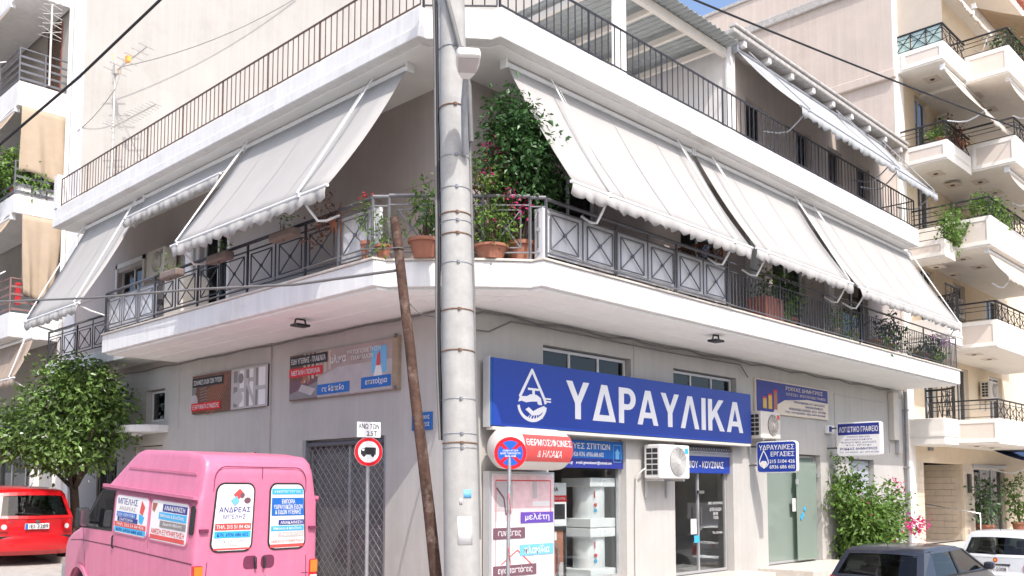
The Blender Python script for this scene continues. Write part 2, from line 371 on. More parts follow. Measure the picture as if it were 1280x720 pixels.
# ------------------------------------------------------------------ flat print and lettering on a plane
_mesh_text = {}
def text_mesh(s, bold):
    k = s
    if k not in _mesh_text:
        cu = bpy.data.curves.new('lettering', 'FONT'); cu.body = s; cu.size = 1.0; cu.extrude = 0.0; cu.resolution_u = 3
        if '\n' in s: cu.align_x = 'CENTER'; cu.space_line = 0.9
        o = bpy.data.objects.new('lettering', cu); col.objects.link(o)
        bpy.context.view_layer.update()
        me = bpy.data.meshes.new_from_object(o.evaluated_get(bpy.context.evaluated_depsgraph_get()))
        vs = [v.co.copy() for v in me.vertices]; fs = [list(p.vertices) for p in me.polygons]
        bpy.data.objects.remove(o); bpy.data.curves.remove(cu); bpy.data.meshes.remove(me)
        _mesh_text[k] = (vs, fs)
    return _mesh_text[k]
class Panel:
    def __init__(s, O, Rv, Uv, parent=None, warp=None):
        s.O = V(O); s.R = V(Rv).normalized(); s.U = V(Uv).normalized(); s.N = s.R.cross(s.U); s.p = parent; s.warp = warp
    def P(s, x, y, h=0): return s.O + s.R * x + s.U * y + s.N * h
    def done(s, mb, name, m, parent=None, **k):
        if s.warp: mb.v = [V(s.warp(v)) for v in mb.v]
        return mb.build(name, m, parent or s.p, **k)
    def rect(s, x0, y0, x1, y1, m, name='print', h=0.002, t=0.002, parent=None, **k):
        return s.done(MB().frame_box(s.O, s.R, s.U, s.N, x0, x1, y0, y1, h, h + t), name, m, parent, **k)
    def poly(s, pts, m, name='print', h=0.004, t=0.002, parent=None, **k):
        return s.done(MB().plate(s.O, s.R, s.U, s.N, pts, h, h + t), name, m, parent, **k)
    def rrect(s, x0, y0, x1, y1, r, m, name='print', h=0.002, t=0.002, parent=None, **k):
        pts = rr(x0, y0, x1, y1, r)
        return s.poly(pts, m, name, h, t, parent, **k)
    def disc(s, x, y, r, m, name='print', h=0.004, t=0.002, n=32, parent=None, sx=1.0):
        return s.poly([(x + r * sx * math.cos(2 * math.pi * k / n), y + r * math.sin(2 * math.pi * k / n)) for k in range(n)], m, name, h, t, parent)
    def ring(s, x, y, r0, r1, m, name='print', h=0.004, n=40, a0=0, a1=2 * math.pi, parent=None, sx=1.0):
        mb = MB()
        for k in range(n):
            t0 = a0 + (a1 - a0) * k / n; t1 = a0 + (a1 - a0) * (k + 1) / n
            mb.face([s.P(x + sx * r * math.cos(t), y + r * math.sin(t), h) for r, t in ((r0, t0), (r1, t0), (r1, t1), (r0, t1))])
        return s.done(mb, name, m, parent)
    def stroke(s, pts, w, m, name='print', h=0.005, parent=None):
        mb = MB(); hw = w / 2
        for (ax, ay), (bx, by) in zip(pts, pts[1:]):
            d = math.hypot(bx - ax, by - ay) or 1e-6; ux, uy = (bx - ax) / d, (by - ay) / d; nx, ny = -uy * hw, ux * hw
            ax2, ay2, bx2, by2 = ax - ux * hw * .5, ay - uy * hw * .5, bx + ux * hw * .5, by + uy * hw * .5
            mb.face([s.P(*q, h) for q in ((ax2 - nx, ay2 - ny), (bx2 - nx, by2 - ny), (bx2 + nx, by2 + ny), (ax2 + nx, ay2 + ny))]); h += 0.00005
        return s.done(mb, name, m, parent)
    def text(s, txt, x0, y0, x1, y1, m, h=0.006, bold=0.0, name='lettering', parent=None):
        vs, fs = text_mesh(txt, bold)
        if not vs: return None
        lx = min(v.x for v in vs); hx = max(v.x for v in vs); ly = min(v.y for v in vs); hy = max(v.y for v in vs)
        sx = (x1 - x0) / (hx - lx); sy = (y1 - y0) / (hy - ly)
        mb = MB(); b = bold * .55                                # bolder strokes: the letters overlaid a hair apart
        sx = (x1 - x0) / (hx - lx + 2 * b); sy = (y1 - y0) / (hy - ly + 2 * b)
        for q, (ox, oy) in enumerate(((0, 0),) if b == 0 else ((-1, -.7), (1, -.7), (1, .7), (-1, .7), (0, -.9), (0, .9), (-1, 0), (1, 0), (0, 0))):
            i0 = len(mb.v); mb.v += [s.P(x0 + (v.x - lx + b + ox * b) * sx, y0 + (v.y - ly + b + oy * b) * sy, h + q * .00012) for v in vs]; mb.f += [[i + i0 for i in f] for f in fs]
        return s.done(mb, name, m, parent)
def rr(x0, y0, x1, y1, r, n=4):
    pts = []
    for cx, cy, a in ((x1 - r, y0 + r, -90), (x1 - r, y1 - r, 0), (x0 + r, y1 - r, 90), (x0 + r, y0 + r, 180)):
        for k in range(n + 1):
            t = R_(a + 90 * k / n); pts.append((cx + r * math.cos(t), cy + r * math.sin(t)))
    return pts
def wall(name, m, parent, O, Rv, Uv, W, H, holes, t, x0=0.0, y0=0.0, **k):
    """wall with its front on the plane O,R,U, thickness t behind it; holes = (x0,x1,y0,y1)"""
    O = V(O); Rv = V(Rv); Uv = V(Uv); N = Rv.cross(Uv)
    xs = sorted({x0, W} | {h[0] for h in holes} | {h[1] for h in holes}); ys = sorted({y0, H} | {h[2] for h in holes} | {h[3] for h in holes})
    xs = [x for x in xs if x0 <= x <= W]; ys = [y for y in ys if y0 <= y <= H]
    solid = lambda i, j: 0 <= i < len(xs) - 1 and 0 <= j < len(ys) - 1 and not any(
        h[0] < (xs[i] + xs[i + 1]) / 2 < h[1] and h[2] < (ys[j] + ys[j + 1]) / 2 < h[3] for h in holes)
    mb = MB(); P = lambda x, y, h: O + Rv * x + Uv * y + N * h
    for i in range(len(xs) - 1):
        for j in range(len(ys) - 1):
            if not solid(i, j): continue
            a, b, c, d = xs[i], xs[i + 1], ys[j], ys[j + 1]
            mb.face([P(a, c, 0), P(b, c, 0), P(b, d, 0), P(a, d, 0)]); mb.face([P(a, d, -t), P(b, d, -t), P(b, c, -t), P(a, c, -t)])
            if not solid(i - 1, j): mb.face([P(a, c, -t), P(a, c, 0), P(a, d, 0), P(a, d, -t)])
            if not solid(i + 1, j): mb.face([P(b, c, 0), P(b, c, -t), P(b, d, -t), P(b, d, 0)])
            if not solid(i, j - 1): mb.face([P(a, c, -t), P(b, c, -t), P(b, c, 0), P(a, c, 0)])
            if not solid(i, j + 1): mb.face([P(a, d, 0), P(b, d, 0), P(b, d, -t), P(a, d, -t)])
    return mb.build(name, m, parent, **k)
def window(parent, O, Rv, Uv, w, h, fm='alu_white', gm='window_glass', nx=2, fw=0.05, depth=0.06, back=None, name='window', ny=1, backd=0.35):
    """frame with mullions and one pane per light, set on plane O (its lower left corner)"""
    O = V(O); Rv = V(Rv); Uv = V(Uv); N = Rv.cross(Uv); mb = MB()
    fb = lambda a, b, c, d, e=0, f=None: mb.frame_box(O, Rv, Uv, N, a, b, c, d, -(f or depth), e)
    fb(0, fw, 0, h); fb(w - fw, w, 0, h); fb(fw, w - fw, 0, fw); fb(fw, w - fw, h - fw, h)
    for k in range(1, nx): fb(w * k / nx - fw * .45, w * k / nx + fw * .45, fw, h - fw, -0.003)
    for k in range(1, ny): fb(fw, w - fw, h * k / ny - fw * .4, h * k / ny + fw * .4, -0.005)
    o = mb.build(name, fm, parent)
    for i in range(nx):
        for j in range(ny):
            p = MB().frame_box(O, Rv, Uv, N, w * i / nx + fw * .5, w * (i + 1) / nx - fw * .5, h * j / ny + fw * .5, h * (j + 1) / ny - fw * .5, -depth * .6, -depth * .6 + 0.004)
            p.build('pane', gm, o)
    if back:
        MB().frame_box(O, Rv, Uv, N, 0.0, w, 0.0, h, -backd - 0.02, -backd).build('curtain', back, o)  # with interior_dark, a dark sheet painting the unlit room behind the pane
    return o
def leaves(mb, blobs, n, size, seed, drop=0.35, shell=0.55, up=0.3):
    """many small folded leaf faces spread through ellipsoid blobs (c, (rx,ry,rz))"""
    rnd = random.Random(seed); tot = sum(b[1][0] * b[1][1] * b[1][2] for b in blobs)
    for c, r in blobs:
        k = int(n * r[0] * r[1] * r[2] / tot)
        tw = []
        for _ in range(max(3, k // 16)):                     # twig tips, leaves cluster round them
            d = V((rnd.gauss(0, 1), rnd.gauss(0, 1), rnd.gauss(0, 1))).normalized()
            q = shell + (1.06 - shell) * rnd.random() ** 0.6
            q *= 1 + 0.26 * math.sin(d.x * 7 + seed) * math.cos(d.z * 6 + c[0] * 3) + 0.13 * math.sin(d.y * 13 + d.z * 9)
            tw.append((V(c) + V((d.x * r[0], d.y * r[1], d.z * r[2])) * q, d))
        for i in range(k):
            p, d = tw[rnd.randrange(len(tw))]
            p = p + V((rnd.gauss(0, 1), rnd.gauss(0, 1), rnd.gauss(0, 1))) * size * 1.15
            ax = (d * 0.6 + V((rnd.gauss(0, .7), rnd.gauss(0, .7), rnd.gauss(-drop, .5)))).normalized()
            s = size * rnd.choice((.6, .8, 1.0, 1.0, 1.2, 1.4))
            nrm = (V((rnd.gauss(0, .6), rnd.gauss(0, .6), up + rnd.random())) + d * .5).normalized()
            sd = ax.cross(nrm)
            if sd.length < 1e-3: continue
            sd.normalize(); nn = sd.cross(ax)
            a = p; b = p + ax * s * .45 + sd * s * .26 + nn * s * .06; t = p + ax * s - nn * s * .12; e = p + ax * s * .45 - sd * s * .26 + nn * s * .06
            i0 = len(mb.v); mb.v += [a, b, t, e]; mb.f += [[i0, i0 + 1, i0 + 2], [i0, i0 + 2, i0 + 3]]
    return mb
def limbs(base, tips, r0, m, name, parent, seed=1, n=6):
    rnd = random.Random(seed); mb = MB(); base = V(base)
    for t in tips:
        t = V(t); mid = base.lerp(t, .5) + V((rnd.uniform(-.08, .08), rnd.uniform(-.08, .08), rnd.uniform(0, .06))) * (t - base).length
        mb.tube([base, base.lerp(mid, .5) + V((rnd.uniform(-.02, .02), rnd.uniform(-.02, .02), 0)), mid, t], [r0, r0 * .8, r0 * .55, r0 * .2], n)
    return mb.build(name, m, parent, smooth=180)
def sag(a, b, s, n=14):
    a, b = V(a), V(b)
    return [a.lerp(b, k / n) - Z * (s * 4 * (k / n) * (1 - k / n)) for k in range(n + 1)]
def gz(y): return -0.87 + 0.0575 * (max(-6.0, min(y, 60)) + 3.4)
# ================================================================== ground
mb = MB(); ys = [-150, -6, 60, 150]
for a, b in zip(ys, ys[1:]):
    mb.face([(-150, a, gz(a)), (150, a, gz(a)), (150, b, gz(b)), (-150, b, gz(b))])
tag(mb.build('road', 'asphalt', origin=(0, 0, 0)), kind='structure')
mb = MB()
def slab_follow(mb, x0, x1, y0, y1, up, dn=0.05):
    t0, t1 = gz(y0), gz(y1)
    i = len(mb.v)
    mb.v += [V(p) for p in ((x0, y0, t0 - dn), (x1, y0, t0 - dn), (x1, y1, t1 - dn), (x0, y1, t1 - dn), (x0, y0, t0 + up), (x1, y0, t0 + up), (x1, y1, t1 + up), (x0, y1, t1 + up))]
    mb.f += [[i + a for a in q] for q in ((0, 3, 2, 1), (4, 5, 6, 7), (0, 1, 5, 4), (1, 2, 6, 5), (2, 3, 7, 6), (3, 0, 4, 7))]
slab_follow(mb, -1.33, 0.2, 1.0, 58, .13); slab_follow(mb, -2.25, 60, -2.2, 1.0, .13)
sw = tag(mb.build('pavement', 'paving', origin=(0, 0, -.7)), kind='structure')
mb = MB(); slab_follow(mb, -1.5, -1.332, 1.17, 58, .14); slab_follow(mb, -2.42, -2.252, -2.37, 1.17, .14); slab_follow(mb, -2.25, -1.502, 1.002, 1.17, .14); slab_follow(mb, -2.25, 60, -2.37, -2.202, .14)
mb.build('kerb', 'kerb', sw)

# ================================================================== corner building
CB = thing('corner_building', (0, 0, -.7), 'two storey grey and white corner building with long balconies over the shops', 'building')
SOF = 4.37
# ground floor walls
LH = [(15 - 4.2, 15 - 1.8, 0, 3.18), (15 - 10.62, 15 - 9.7, 3.82, 4.56), (15 - 11.1, 15 - 9.75, .7, 3.3), (15 - 13.3, 15 - 12.1, 1.75, 3.1)]
wall('left_wall', 'grey_wall', CB, (0, 15, -.7), -Y, Z, 15, SOF + .7, LH, .25)
RH = [(1.95, 4.05, .75, 3.2), (5.58, 7.72, .62, 3.2), (9.15, 11.75, .62, 3.12), (13.35, 14.85, .62, 3.08), (1.82, 4.22, 4.0, 4.68), (5.58, 7.92, 4.0, 4.65)]
wall('right_wall', 'grey_wall', CB, (0, 0, -.7), X, Z, 17.0, SOF + .7, RH, .25, x0=.25)
MB().box(16.75, 17.0, .25, 14.8, -.7, SOF).build('end_wall', 'grey_wall', CB)
MB().box(-.04, .0, 5.28, 5.42, -.6, SOF).build('pilaster', 'grey_wall', CB, bevel=.006)
MB().box(.0, .28, -.03, .0, -.6, SOF).build('pilaster', 'grey_wall', CB, bevel=.006)
MB().box(4.3, 4.32, -.014, .0, 2.5, SOF).build('wall_moulding', 'grey_wall', CB)
for a, b, c, d in ((12.6, 15.9, 3.95, 3.98), (12.57, 12.6, 2.6, 3.98), (15.9, 15.93, 2.6, 3.98)):
    MB().box(a, b, -.015, .0, c, d).build('wall_moulding', 'grey_wall', CB)
MB().box(-.012, .0, 9.0, 9.02, 2.9, SOF).build('wall_moulding', 'grey_wall', CB)
# interior shell so that the glass looks into rooms
MB().box(.3, 16.7, 4.2, 4.3, -.2, 4.3).build('back_partition', 'interior', CB)
MB().box(.26, 16.7, .26, 14.7, -.2, -.05).build('shop_floor', 'interior', CB)
MB().box(.26, 16.7, .26, 14.7, 3.1, 3.2).build('shop_ceiling', 'interior_white', CB)
for xx in (4.95, 8.5, 12.5): MB().box(xx, xx + .1, .27, 4.2, -.05, 3.1).build('partition', 'interior', CB)
MB().box(1.85, 1.95, .9, 4.18, -.05, 3.1).build('partition', 'interior', CB)
MB().box(1.45, 1.5, 1.0, 5.2, -.05, 3.1).build('partition', 'interior_white', CB)  # added white partition that brightens the room behind the mesh shutter
# windows in the left wall
window(CB, (.12, 10.6, 3.14), -Y, Z, .88, .7, 'alu_white', nx=1, back='curtain', depth=.05)
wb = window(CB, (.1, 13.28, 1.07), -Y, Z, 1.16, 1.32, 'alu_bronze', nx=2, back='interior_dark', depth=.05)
for k in range(9): MB().bar((.03, 12.16 + k * .135, 1.06), (.03, 12.16 + k * .135, 2.39), .016).build('window_bar', 'iron_dark', wb)
MB().bar((.03, 12.12, 1.25), (.03, 13.3, 1.25), .02).bar((.03, 12.12, 2.2), (.03, 13.3, 2.2), .02).build('window_bar', 'iron_dark', wb)
dr = MB().box(.1, .15, 9.78, 11.08, 0, 2.58).build('entrance_door', 'door_pale', CB)
for k in range(2): MB().frame_box(V((.1, 10.95 - k * .66, .4)), -Y, Z, -X, 0, .42, 0, 1.9, 0, .012).build('door_panel', 'alu_white', dr, bevel=.005)
MB().tube([(.07, 10.4, 1.0), (.05, 10.4, 1.02), (.05, 10.3, 1.02)], .012).build('door_handle', 'alu', dr)
# little rounded canopy over that door
pts = [(0, 9.45), (0, 11.5)] + [(-.75 * math.sin(R_(a)) ** .8 if a not in (0, 180) else 0, 10.475 + 1.02 * math.cos(R_(a))) for a in range(12, 180, 12)]
cp = MB().prism(pts, 2.86, 3.02).build('door_canopy', 'white_slab', CB, bevel=.02)
MB().lathe((-.35, 10.3, 2.855), [(.0, -.07), (.09, -.06), (.14, -.03), (.15, 0)], 20).build('canopy_lamp', 'print_white', cp, smooth=40)
# shop window behind the mesh shutter on the left wall
swl = window(CB, (.16, 4.2, -.68), -Y, Z, 2.4, 3.16, 'alu', 'painted_sheen_glass', nx=2, depth=.05)
# shop windows in the right wall
shopw = window(CB, (1.95, .14, .05), X, Z, 2.1, 2.45, 'alu', 'shop_glass', nx=1, depth=.06, name='shop_window')
MB().box(1.95, 4.05, -.02, .24, 0, .05).build('window_sill', 'marble', CB, bevel=.008)
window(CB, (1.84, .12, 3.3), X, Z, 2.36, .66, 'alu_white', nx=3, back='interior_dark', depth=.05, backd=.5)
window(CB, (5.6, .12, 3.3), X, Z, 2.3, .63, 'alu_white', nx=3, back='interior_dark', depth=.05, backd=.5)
# glazed shop door: two glass leaves in an aluminium frame
gd = window(CB, (5.6, .16, -.06), X, Z, 2.1, 2.5, 'alu', 'shop_glass', nx=2, depth=.05, name='shop_door')
MB().tube([(6.62, .08, .9), (6.62, .08, 1.25)], .014).build('door_handle', 'chrome', gd)
MB().box(6.55, 6.75, .085, .135, 1.52, 1.58).build('door_lock', 'chrome', gd)
# office entrance: wide greenish film glass with a leaf standing half open
od = window(CB, (9.17, .14, -.06), X, Z, 2.56, 2.46, 'alu', 'film_glass', nx=1, depth=.05, name='office_glass_front')
lf = MB().box(10.55, 11.55, .02, .03, -.02, 2.25).build('door_leaf', 'film_glass', od)
for zz in (1.02, 1.15, .95): MB().lathe((10.78 + (zz - 1) * .8, .015, zz), [(.05, 0), (.05, .012)], 16, axis=-Y).build('door_sticker', 'print_cyan', lf)
MB().box(10.42, 10.62, .06, .07, 1.1, 1.4).build('door_notice', 'print_white', od)
MB().box(11.6, 11.72, .01, .08, 1.9, 1.98).build('door_hinge', 'alu', od)
MB().box(10.5, 10.62, .0, .02, 1.72, 1.84).build('door_hinge', 'alu', od)
MB().box(10.3, 11.8, .3, .4, -.05, 2.4).build('inner_wall', 'interior', od)
# grey blue shutter door in a deep reveal
sd = MB().box(13.37, 14.83, .14, .2, -.05, 2.36).build('shutter_door', 'shutter_grey', CB)
for k in range(2): MB().frame_box(V((13.45 + k * .7, .14, .1)), X, Z, -Y, 0, .62, 0, 2.15, 0, .015).build('door_panel', 'shutter_grey', sd, bevel=.006)
# wall above: first floor and its openings
FH_R = [(1.9, 3.3, 5.52, 7.75), (5.9, 7.4, 5.52, 7.75), (9.6, 11.2, 5.52, 7.75), (13.2, 14.8, 5.52, 7.75)]
wall('first_floor_right_wall', 'upper_wall', CB, (0, 0, -.7), X, Z, 17.0, 8.66, FH_R, .22, x0=.22, y0=5.07)
FH_L = [(15 - 8.25, 15 - 7.05, 5.52, 7.7), (15 - 12.4, 15 - 11.0, 5.52, 7.6)]
wall('first_floor_left_wall', 'upper_wall', CB, (0, 15, -.7), -Y, Z, 15.0, 8.66, FH_L, .22, y0=5.07)
MB().box(16.78, 17.0, .22, 14.8, SOF, 7.96).build('end_wall', 'upper_wall', CB)
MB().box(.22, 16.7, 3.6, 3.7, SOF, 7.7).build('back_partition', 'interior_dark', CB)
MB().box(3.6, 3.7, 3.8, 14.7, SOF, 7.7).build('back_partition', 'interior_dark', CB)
for xx, w in ((1.9, 1.4), (5.9, 1.5), (9.6, 1.6), (13.2, 1.6)):
    window(CB, (xx + .01, .1, 4.84), X, Z, w - .02, 2.18, 'alu_white', nx=2, back='curtain', name='balcony_door', depth=.06)
for yy, w in ((8.25, 1.2), (12.4, 1.4)):
    window(CB, (.1, yy - .01, 4.84), -Y, Z, w - .02, 2.14, 'alu_white', nx=2, back='curtain', name='balcony_door', depth=.06)
    mb = MB()
    for a, b, c, d in ((yy, yy + .1, 4.8, 7.1), (yy - w - .1, yy - w, 4.8, 7.1), (yy - w - .1, yy + .1, 7.0, 7.1)): mb.box(-.03, .0, a, b, c, d)
    mb.build('door_surround', 'white_slab', CB)
MB().box(-.012, .0, .0, 15, 6.45, 6.47).build('wall_moulding', 'upper_wall', CB); MB().box(.0, 17, -.012, .0, 6.45, 6.47).build('wall_moulding', 'upper_wall', CB)
MB().box(8.4, 8.75, -.12, .0, 4.8, 7.92).build('balcony_pier', 'white_slab', CB)
MB().box(12.2, 12.5, -.12, .0, 4.8, 7.92).build('balcony_pier', 'white_slab', CB)

# balcony slab: chamfered, notched corner
def corner_outline(o, a, notch=.16, inset=.12, arc=.07, endx=16.7, endy=9.15, n=8):
    """o = how far the slab stands out, a = where the straight edges end; polygon runs counter clockwise seen from above"""
    p0 = V((-o, a)); p1 = V((a, -o))
    if a < -.5: p0 = V((-o, a)); p1 = V((a, -o))
    d = (p1 - p0).normalized(); nn = V((d.y, -d.x)); nn = nn if nn.x > 0 else -nn   # inward
    q0 = p0 + d * notch + nn * inset; q1 = p1 - d * notch + nn * inset
    pts = [p0]
    for k in range(n + 1):
        t = k / n; pts.append(q0.lerp(q1, t) - nn * (arc * 4 * t * (1 - t)))
    pts.append(p1)
    return [(p.x, p.y) for p in pts]
oc = corner_outline(1.64, .02)
lower = oc + [(16.7, -1.64), (16.7, .0), (.0, .0), (.0, 9.15), (-1.64, 9.15)]
MB().prism(lower, 4.41, 4.775).build('balcony_slab', 'white_slab', CB, bevel=.012)
oc2 = corner_outline(1.67, .01)
low_cap = oc2 + [(16.73, -1.67), (16.73, .0), (.0, .0), (.0, 9.17), (-1.67, 9.17)]
MB().prism(low_cap, 4.777, 4.81).build('slab_coping', 'marble', CB, bevel=.006)
inn = corner_outline(1.56, .05)
MB().prism(inn + [(16.6, -1.56), (16.6, -.0), (.0, .0), (.0, 9.08), (-1.56, 9.08)], 4.372, 4.408).build('slab_soffit', 'soffit_white', CB)
def bead(off, aa, name='soffit_groove'):
    g = corner_outline(off, aa)
    pts = [(-off, 9.0)] + g + [(16.5, -off)]
    MB().tube([(p[0], p[1], 4.372) for p in pts], .011, 5).build(name, 'soffit_white', CB)
bead(1.15, .1); bead(.72, .15)
MB().box(-1.2, 1.2, -.012, 0, 4.58, 4.61).build('corner_groove', 'white_slab', CB) if False else None
# narrow balcony beyond the slab's end on the left street
MB().box(-.75, 0, 9.172, 14.9, 4.5, 4.8).build('narrow_balcony_slab', 'white_slab', CB, bevel=.01)
# upper slab (terrace)
uc = corner_outline(1.23, -.42, notch=.13, inset=.09, arc=.04)
MB().prism(uc + [(15.2, -1.23), (15.2, .0), (.0, .0), (.0, 13.3), (-1.23, 13.3)], 8.12, 8.41).build('terrace_slab', 'white_slab', CB, bevel=.012)
uc2 = corner_outline(1.265, -.44, notch=.13, inset=.09, arc=.04)
MB().prism(uc2 + [(4.4, -1.265), (4.4, .0), (.0, .0), (.0, 13.3), (-1.265, 13.3)], 7.95, 8.117).build('terrace_slab_band', 'white_slab', CB, bevel=.014)
MB().prism([(4.402, -1.235), (15.2, -1.235), (15.2, 0), (4.402, 0)], 7.95, 8.117).build('terrace_slab_band', 'white_slab', CB, bevel=.014)
uc3 = corner_outline(1.1, -.3, notch=.13, inset=.09, arc=.04)
MB().prism(uc3 + [(15.1, -1.1), (15.1, .0), (.0, .0), (.0, 13.2), (-1.1, 13.2)], 7.925, 7.948).build('slab_soffit', 'soffit_white', CB)
MB().box(.0, 17, .0, 15, 7.965, 8.3).build('terrace_floor', 'white_slab', CB)
MB().box(-1.25, -.95, 13.1, 13.32, 8.412, 9.25).build('terrace_end_post', 'white_slab', CB, bevel=.01)
MB().box(-1.2, 0, 13.12, 13.3, 8.411, 8.8).build('terrace_end_wall', 'white_slab', CB, bevel=.01)
MB().box(15.2, 17, -.25, .0, 7.95, 8.8).build('terrace_parapet', 'white_slab', CB, bevel=.01)
# penthouse on the right street
PW = [(9.3 - 7.75 - .75, 9.3 - 7.75 + .05, 0, 2.3), (10.9 - 7.75, 11.7 - 7.75, 0, 2.3), (12.6 - 7.75, 13.45 - 7.75, 0, 2.3), (14.3 - 7.75, 15.15 - 7.75, 0, 2.3)]
wall('penthouse_front_wall', 'penthouse_ochre', CB, (7.75, 0, 8.0), X, Z, 9.25, 3.3, PW, .22, x0=.26)
wall('penthouse_side_wall', 'penthouse_wall', CB, (7.75, 8, 8.0), -Y, Z, 8.0, 3.3, [(3.5, 4.6, 1.0, 2.2)], .25)
MB().box(7.7, 8.02, -.06, .0, 8.0, 11.28).build('penthouse_pier', 'penthouse_wall', CB, bevel=.008)
for xx in (8.55, 10.9, 12.6, 14.3):
    window(CB, (xx + .01, .15, 8.32), X, Z, .79 if xx < 12 else .83, 1.96, 'alu_bronze', 'window_glass', nx=1, ny=2, back='door_dark', name='terrace_door', depth=.05, backd=.15)
window(CB, (7.9, 4.5, 9.02), -Y, Z, 1.1, 1.16, 'alu_white', nx=2, back='curtain')
rf = MB().box(7.55, 17.1, -.34, 8.1, 11.3, 11.42).build('penthouse_roof', 'old_cement', CB, bevel=.03)
for k in range(9): MB().box(8.0 + k * 1.08, 8.13 + k * 1.08, -.3, .0, 11.16, 11.298).build('roof_bracket', 'penthouse_wall', rf, bevel=.01)
MB().box(7.55, 17.1, -.38, -.2, 11.422, 11.5).build('roof_gutter', 'old_cement', rf, bevel=.03)
MB().box(7.9, 8.2, 3.0, 3.4, 11.42, 12.9).build('chimney', 'penthouse_wall', rf, bevel=.01)
MB().box(8.9, 9.2, 4.2, 4.6, 11.42, 13.2).build('chimney', 'trim_white', rf, bevel=.01)
# pergola with corrugated sheets
pg = MB().box(3.3, 7.7, -.05, .05, 10.9, 11.08).build('pergola_beam', 'beam_cream', CB, bevel=.006)
MB().box(3.83, 4.07, -.08, .08, 8.0, 10.898).build('pergola_post', 'trim_white', CB, bevel=.006)
MB().box(3.86, 4.04, 2.9, 3.1, 8.0, 10.95).build('pergola_post', 'trim_white', CB, bevel=.006)
for xx in (3.72, 5.05, 6.23, 7.3): MB().box(xx, xx + .09, .052, 3.2, 10.92, 11.04).build('pergola_rafter', 'beam_cream', CB, bevel=.004)
mb = MB(); n = 120
for k in range(n):
    a, b = 3.6 + 4.15 * k / n, 3.6 + 4.15 * (k + 1) / n
    za, zb = 11.13 + .025 * math.sin(k * math.pi / 2.5), 11.13 + .025 * math.sin((k + 1) * math.pi / 2.5)
    mb.face([(a, -.35, za), (b, -.35, zb), (b, 3.4, zb + .06), (a, 3.4, za + .06)])
mb.build('corrugated_roof', 'corrugated', CB, smooth=180, solid=.006)
MB().box(3.6, 7.7, 3.3, 3.4, 8.0, 11.1).build('pergola_back_wall', 'penthouse_wall', CB)

# ------------------------------------------------------------------ railings
def lerp2(a, b, t): return (a[0] + (b[0] - a[0]) * t, a[1] + (b[1] - a[1]) * t)
def bar_rail(parent, a, b, z0, z1, step, m, top=.035, bw=.014, post_every=8, low=.08, name='terrace_railing', handrail=None, second=0.0):
    a, b = V((a[0], a[1], 0)), V((b[0], b[1], 0)); L = (b - a).length; d = (b - a) / L
    ro = MB().bar(a + Z * z1, b + Z * z1, top, top * .6).build(name, handrail or m, parent)
    MB().bar(a + Z * (z0 + low), b + Z * (z0 + low), top * .7, top * .5).build('lower_rail', m, ro)
    if second: MB().bar(a + Z * (z1 - second), b + Z * (z1 - second), top * .5, top * .4).build('upper_rail', m, ro)
    n = int(L / step); first = {}
    for k in range(n + 1):
        p = a + d * (L * k / n); big = k % post_every == 0
        if big not in first:
            w = bw * (1.9 if big else 1.0)
            zt = z1 - (second if (second and not big) else 0) - top * .25; zb = z0 if big else z0 + low
            first[big] = (MB().bar(V((p.x, p.y, zb)), V((p.x, p.y, zt)), w).build('post' if big else 'bar', m, ro), zb)
        else:
            dup(first[big][0], ro, (p.x, p.y, first[big][1]))
    return ro
def cross_rail(parent, a, b, z0, z1, npan, m, top=.028, pf=.74, bw=.016, name='balcony_railing', backing=None, posts=2):
    a, b = V((a[0], a[1], 0)), V((b[0], b[1], 0)); L = (b - a).length; d = (b - a) / L
    ro = MB().tube([a + Z * z1, b + Z * z1], top, 8).build(name, m, parent)
    MB().bar(a + Z * (z1 - .13), b + Z * (z1 - .13), bw * 1.2).build('upper_rail', m, ro); MB().bar(a + Z * (z0 + .1), b + Z * (z0 + .1), bw * 1.3).build('lower_rail', m, ro)
    st = L / npan
    for k in range(npan):
        c = a + d * (st * (k + .5)); w = st * pf / 2; lo = z0 + .17; hi = z1 - .2
        p0, p1 = c - d * w, c + d * w
        mb = MB().bar(p0 + Z * lo, p0 + Z * hi, bw).bar(p1 + Z * lo, p1 + Z * hi, bw).bar(p0 + Z * lo, p1 + Z * lo, bw).bar(p0 + Z * hi, p1 + Z * hi, bw)
        mb.bar(p0 + Z * lo, p1 + Z * hi, bw * .9).bar(p1 + Z * lo + d.cross(Z) * .006, p0 + Z * hi + d.cross(Z) * .006, bw * .9)
        mb.lathe(c + Z * ((lo + hi) / 2) - d.cross(Z) * .012, [(.03, 0), (.03, .03)], 10, axis=d.cross(Z))
        mb.build('cross_panel', m, ro)
    for k in range(npan + 1):
        p = a + d * (st * k); big = k % posts == 0
        MB().bar(p + Z * (z0 - (0 if big else -.1)), p + Z * (z1 - .01), bw * (2.0 if big else 1.1)).build('post', m, ro)
    if backing:
        nrm = d.cross(Z) * -1
        for k in range(npan // 2 + npan % 2):
            q0 = a + d * (st * 2 * k + .02); q1 = a + d * (min(L, st * (2 * k + 2)) - .02)
            i = nrm * .05
            MB().bar((q0 + q1) / 2 - (q1 - q0) / 2 + i + Z * ((z0 + z1) / 2 - .02), (q0 + q1) / 2 + (q1 - q0) / 2 + i + Z * ((z0 + z1) / 2 - .02), .012, (z1 - z0) - .2).build('backing_panel', backing, ro)
    return ro
# first floor balcony, left street
cross_rail(CB, (-1.58, 9.1), (-1.58, 6.9), 4.81, 5.66, 3, 'iron_grey', backing='rail_marble')
cross_rail(CB, (-1.58, 6.9), (-1.58, .95), 4.81, 5.66, 7, 'iron_dark')
cross_rail(CB, (-1.58, .95), (-1.58, .14), 4.81, 5.68, 1, 'iron_grey', backing='rail_marble')
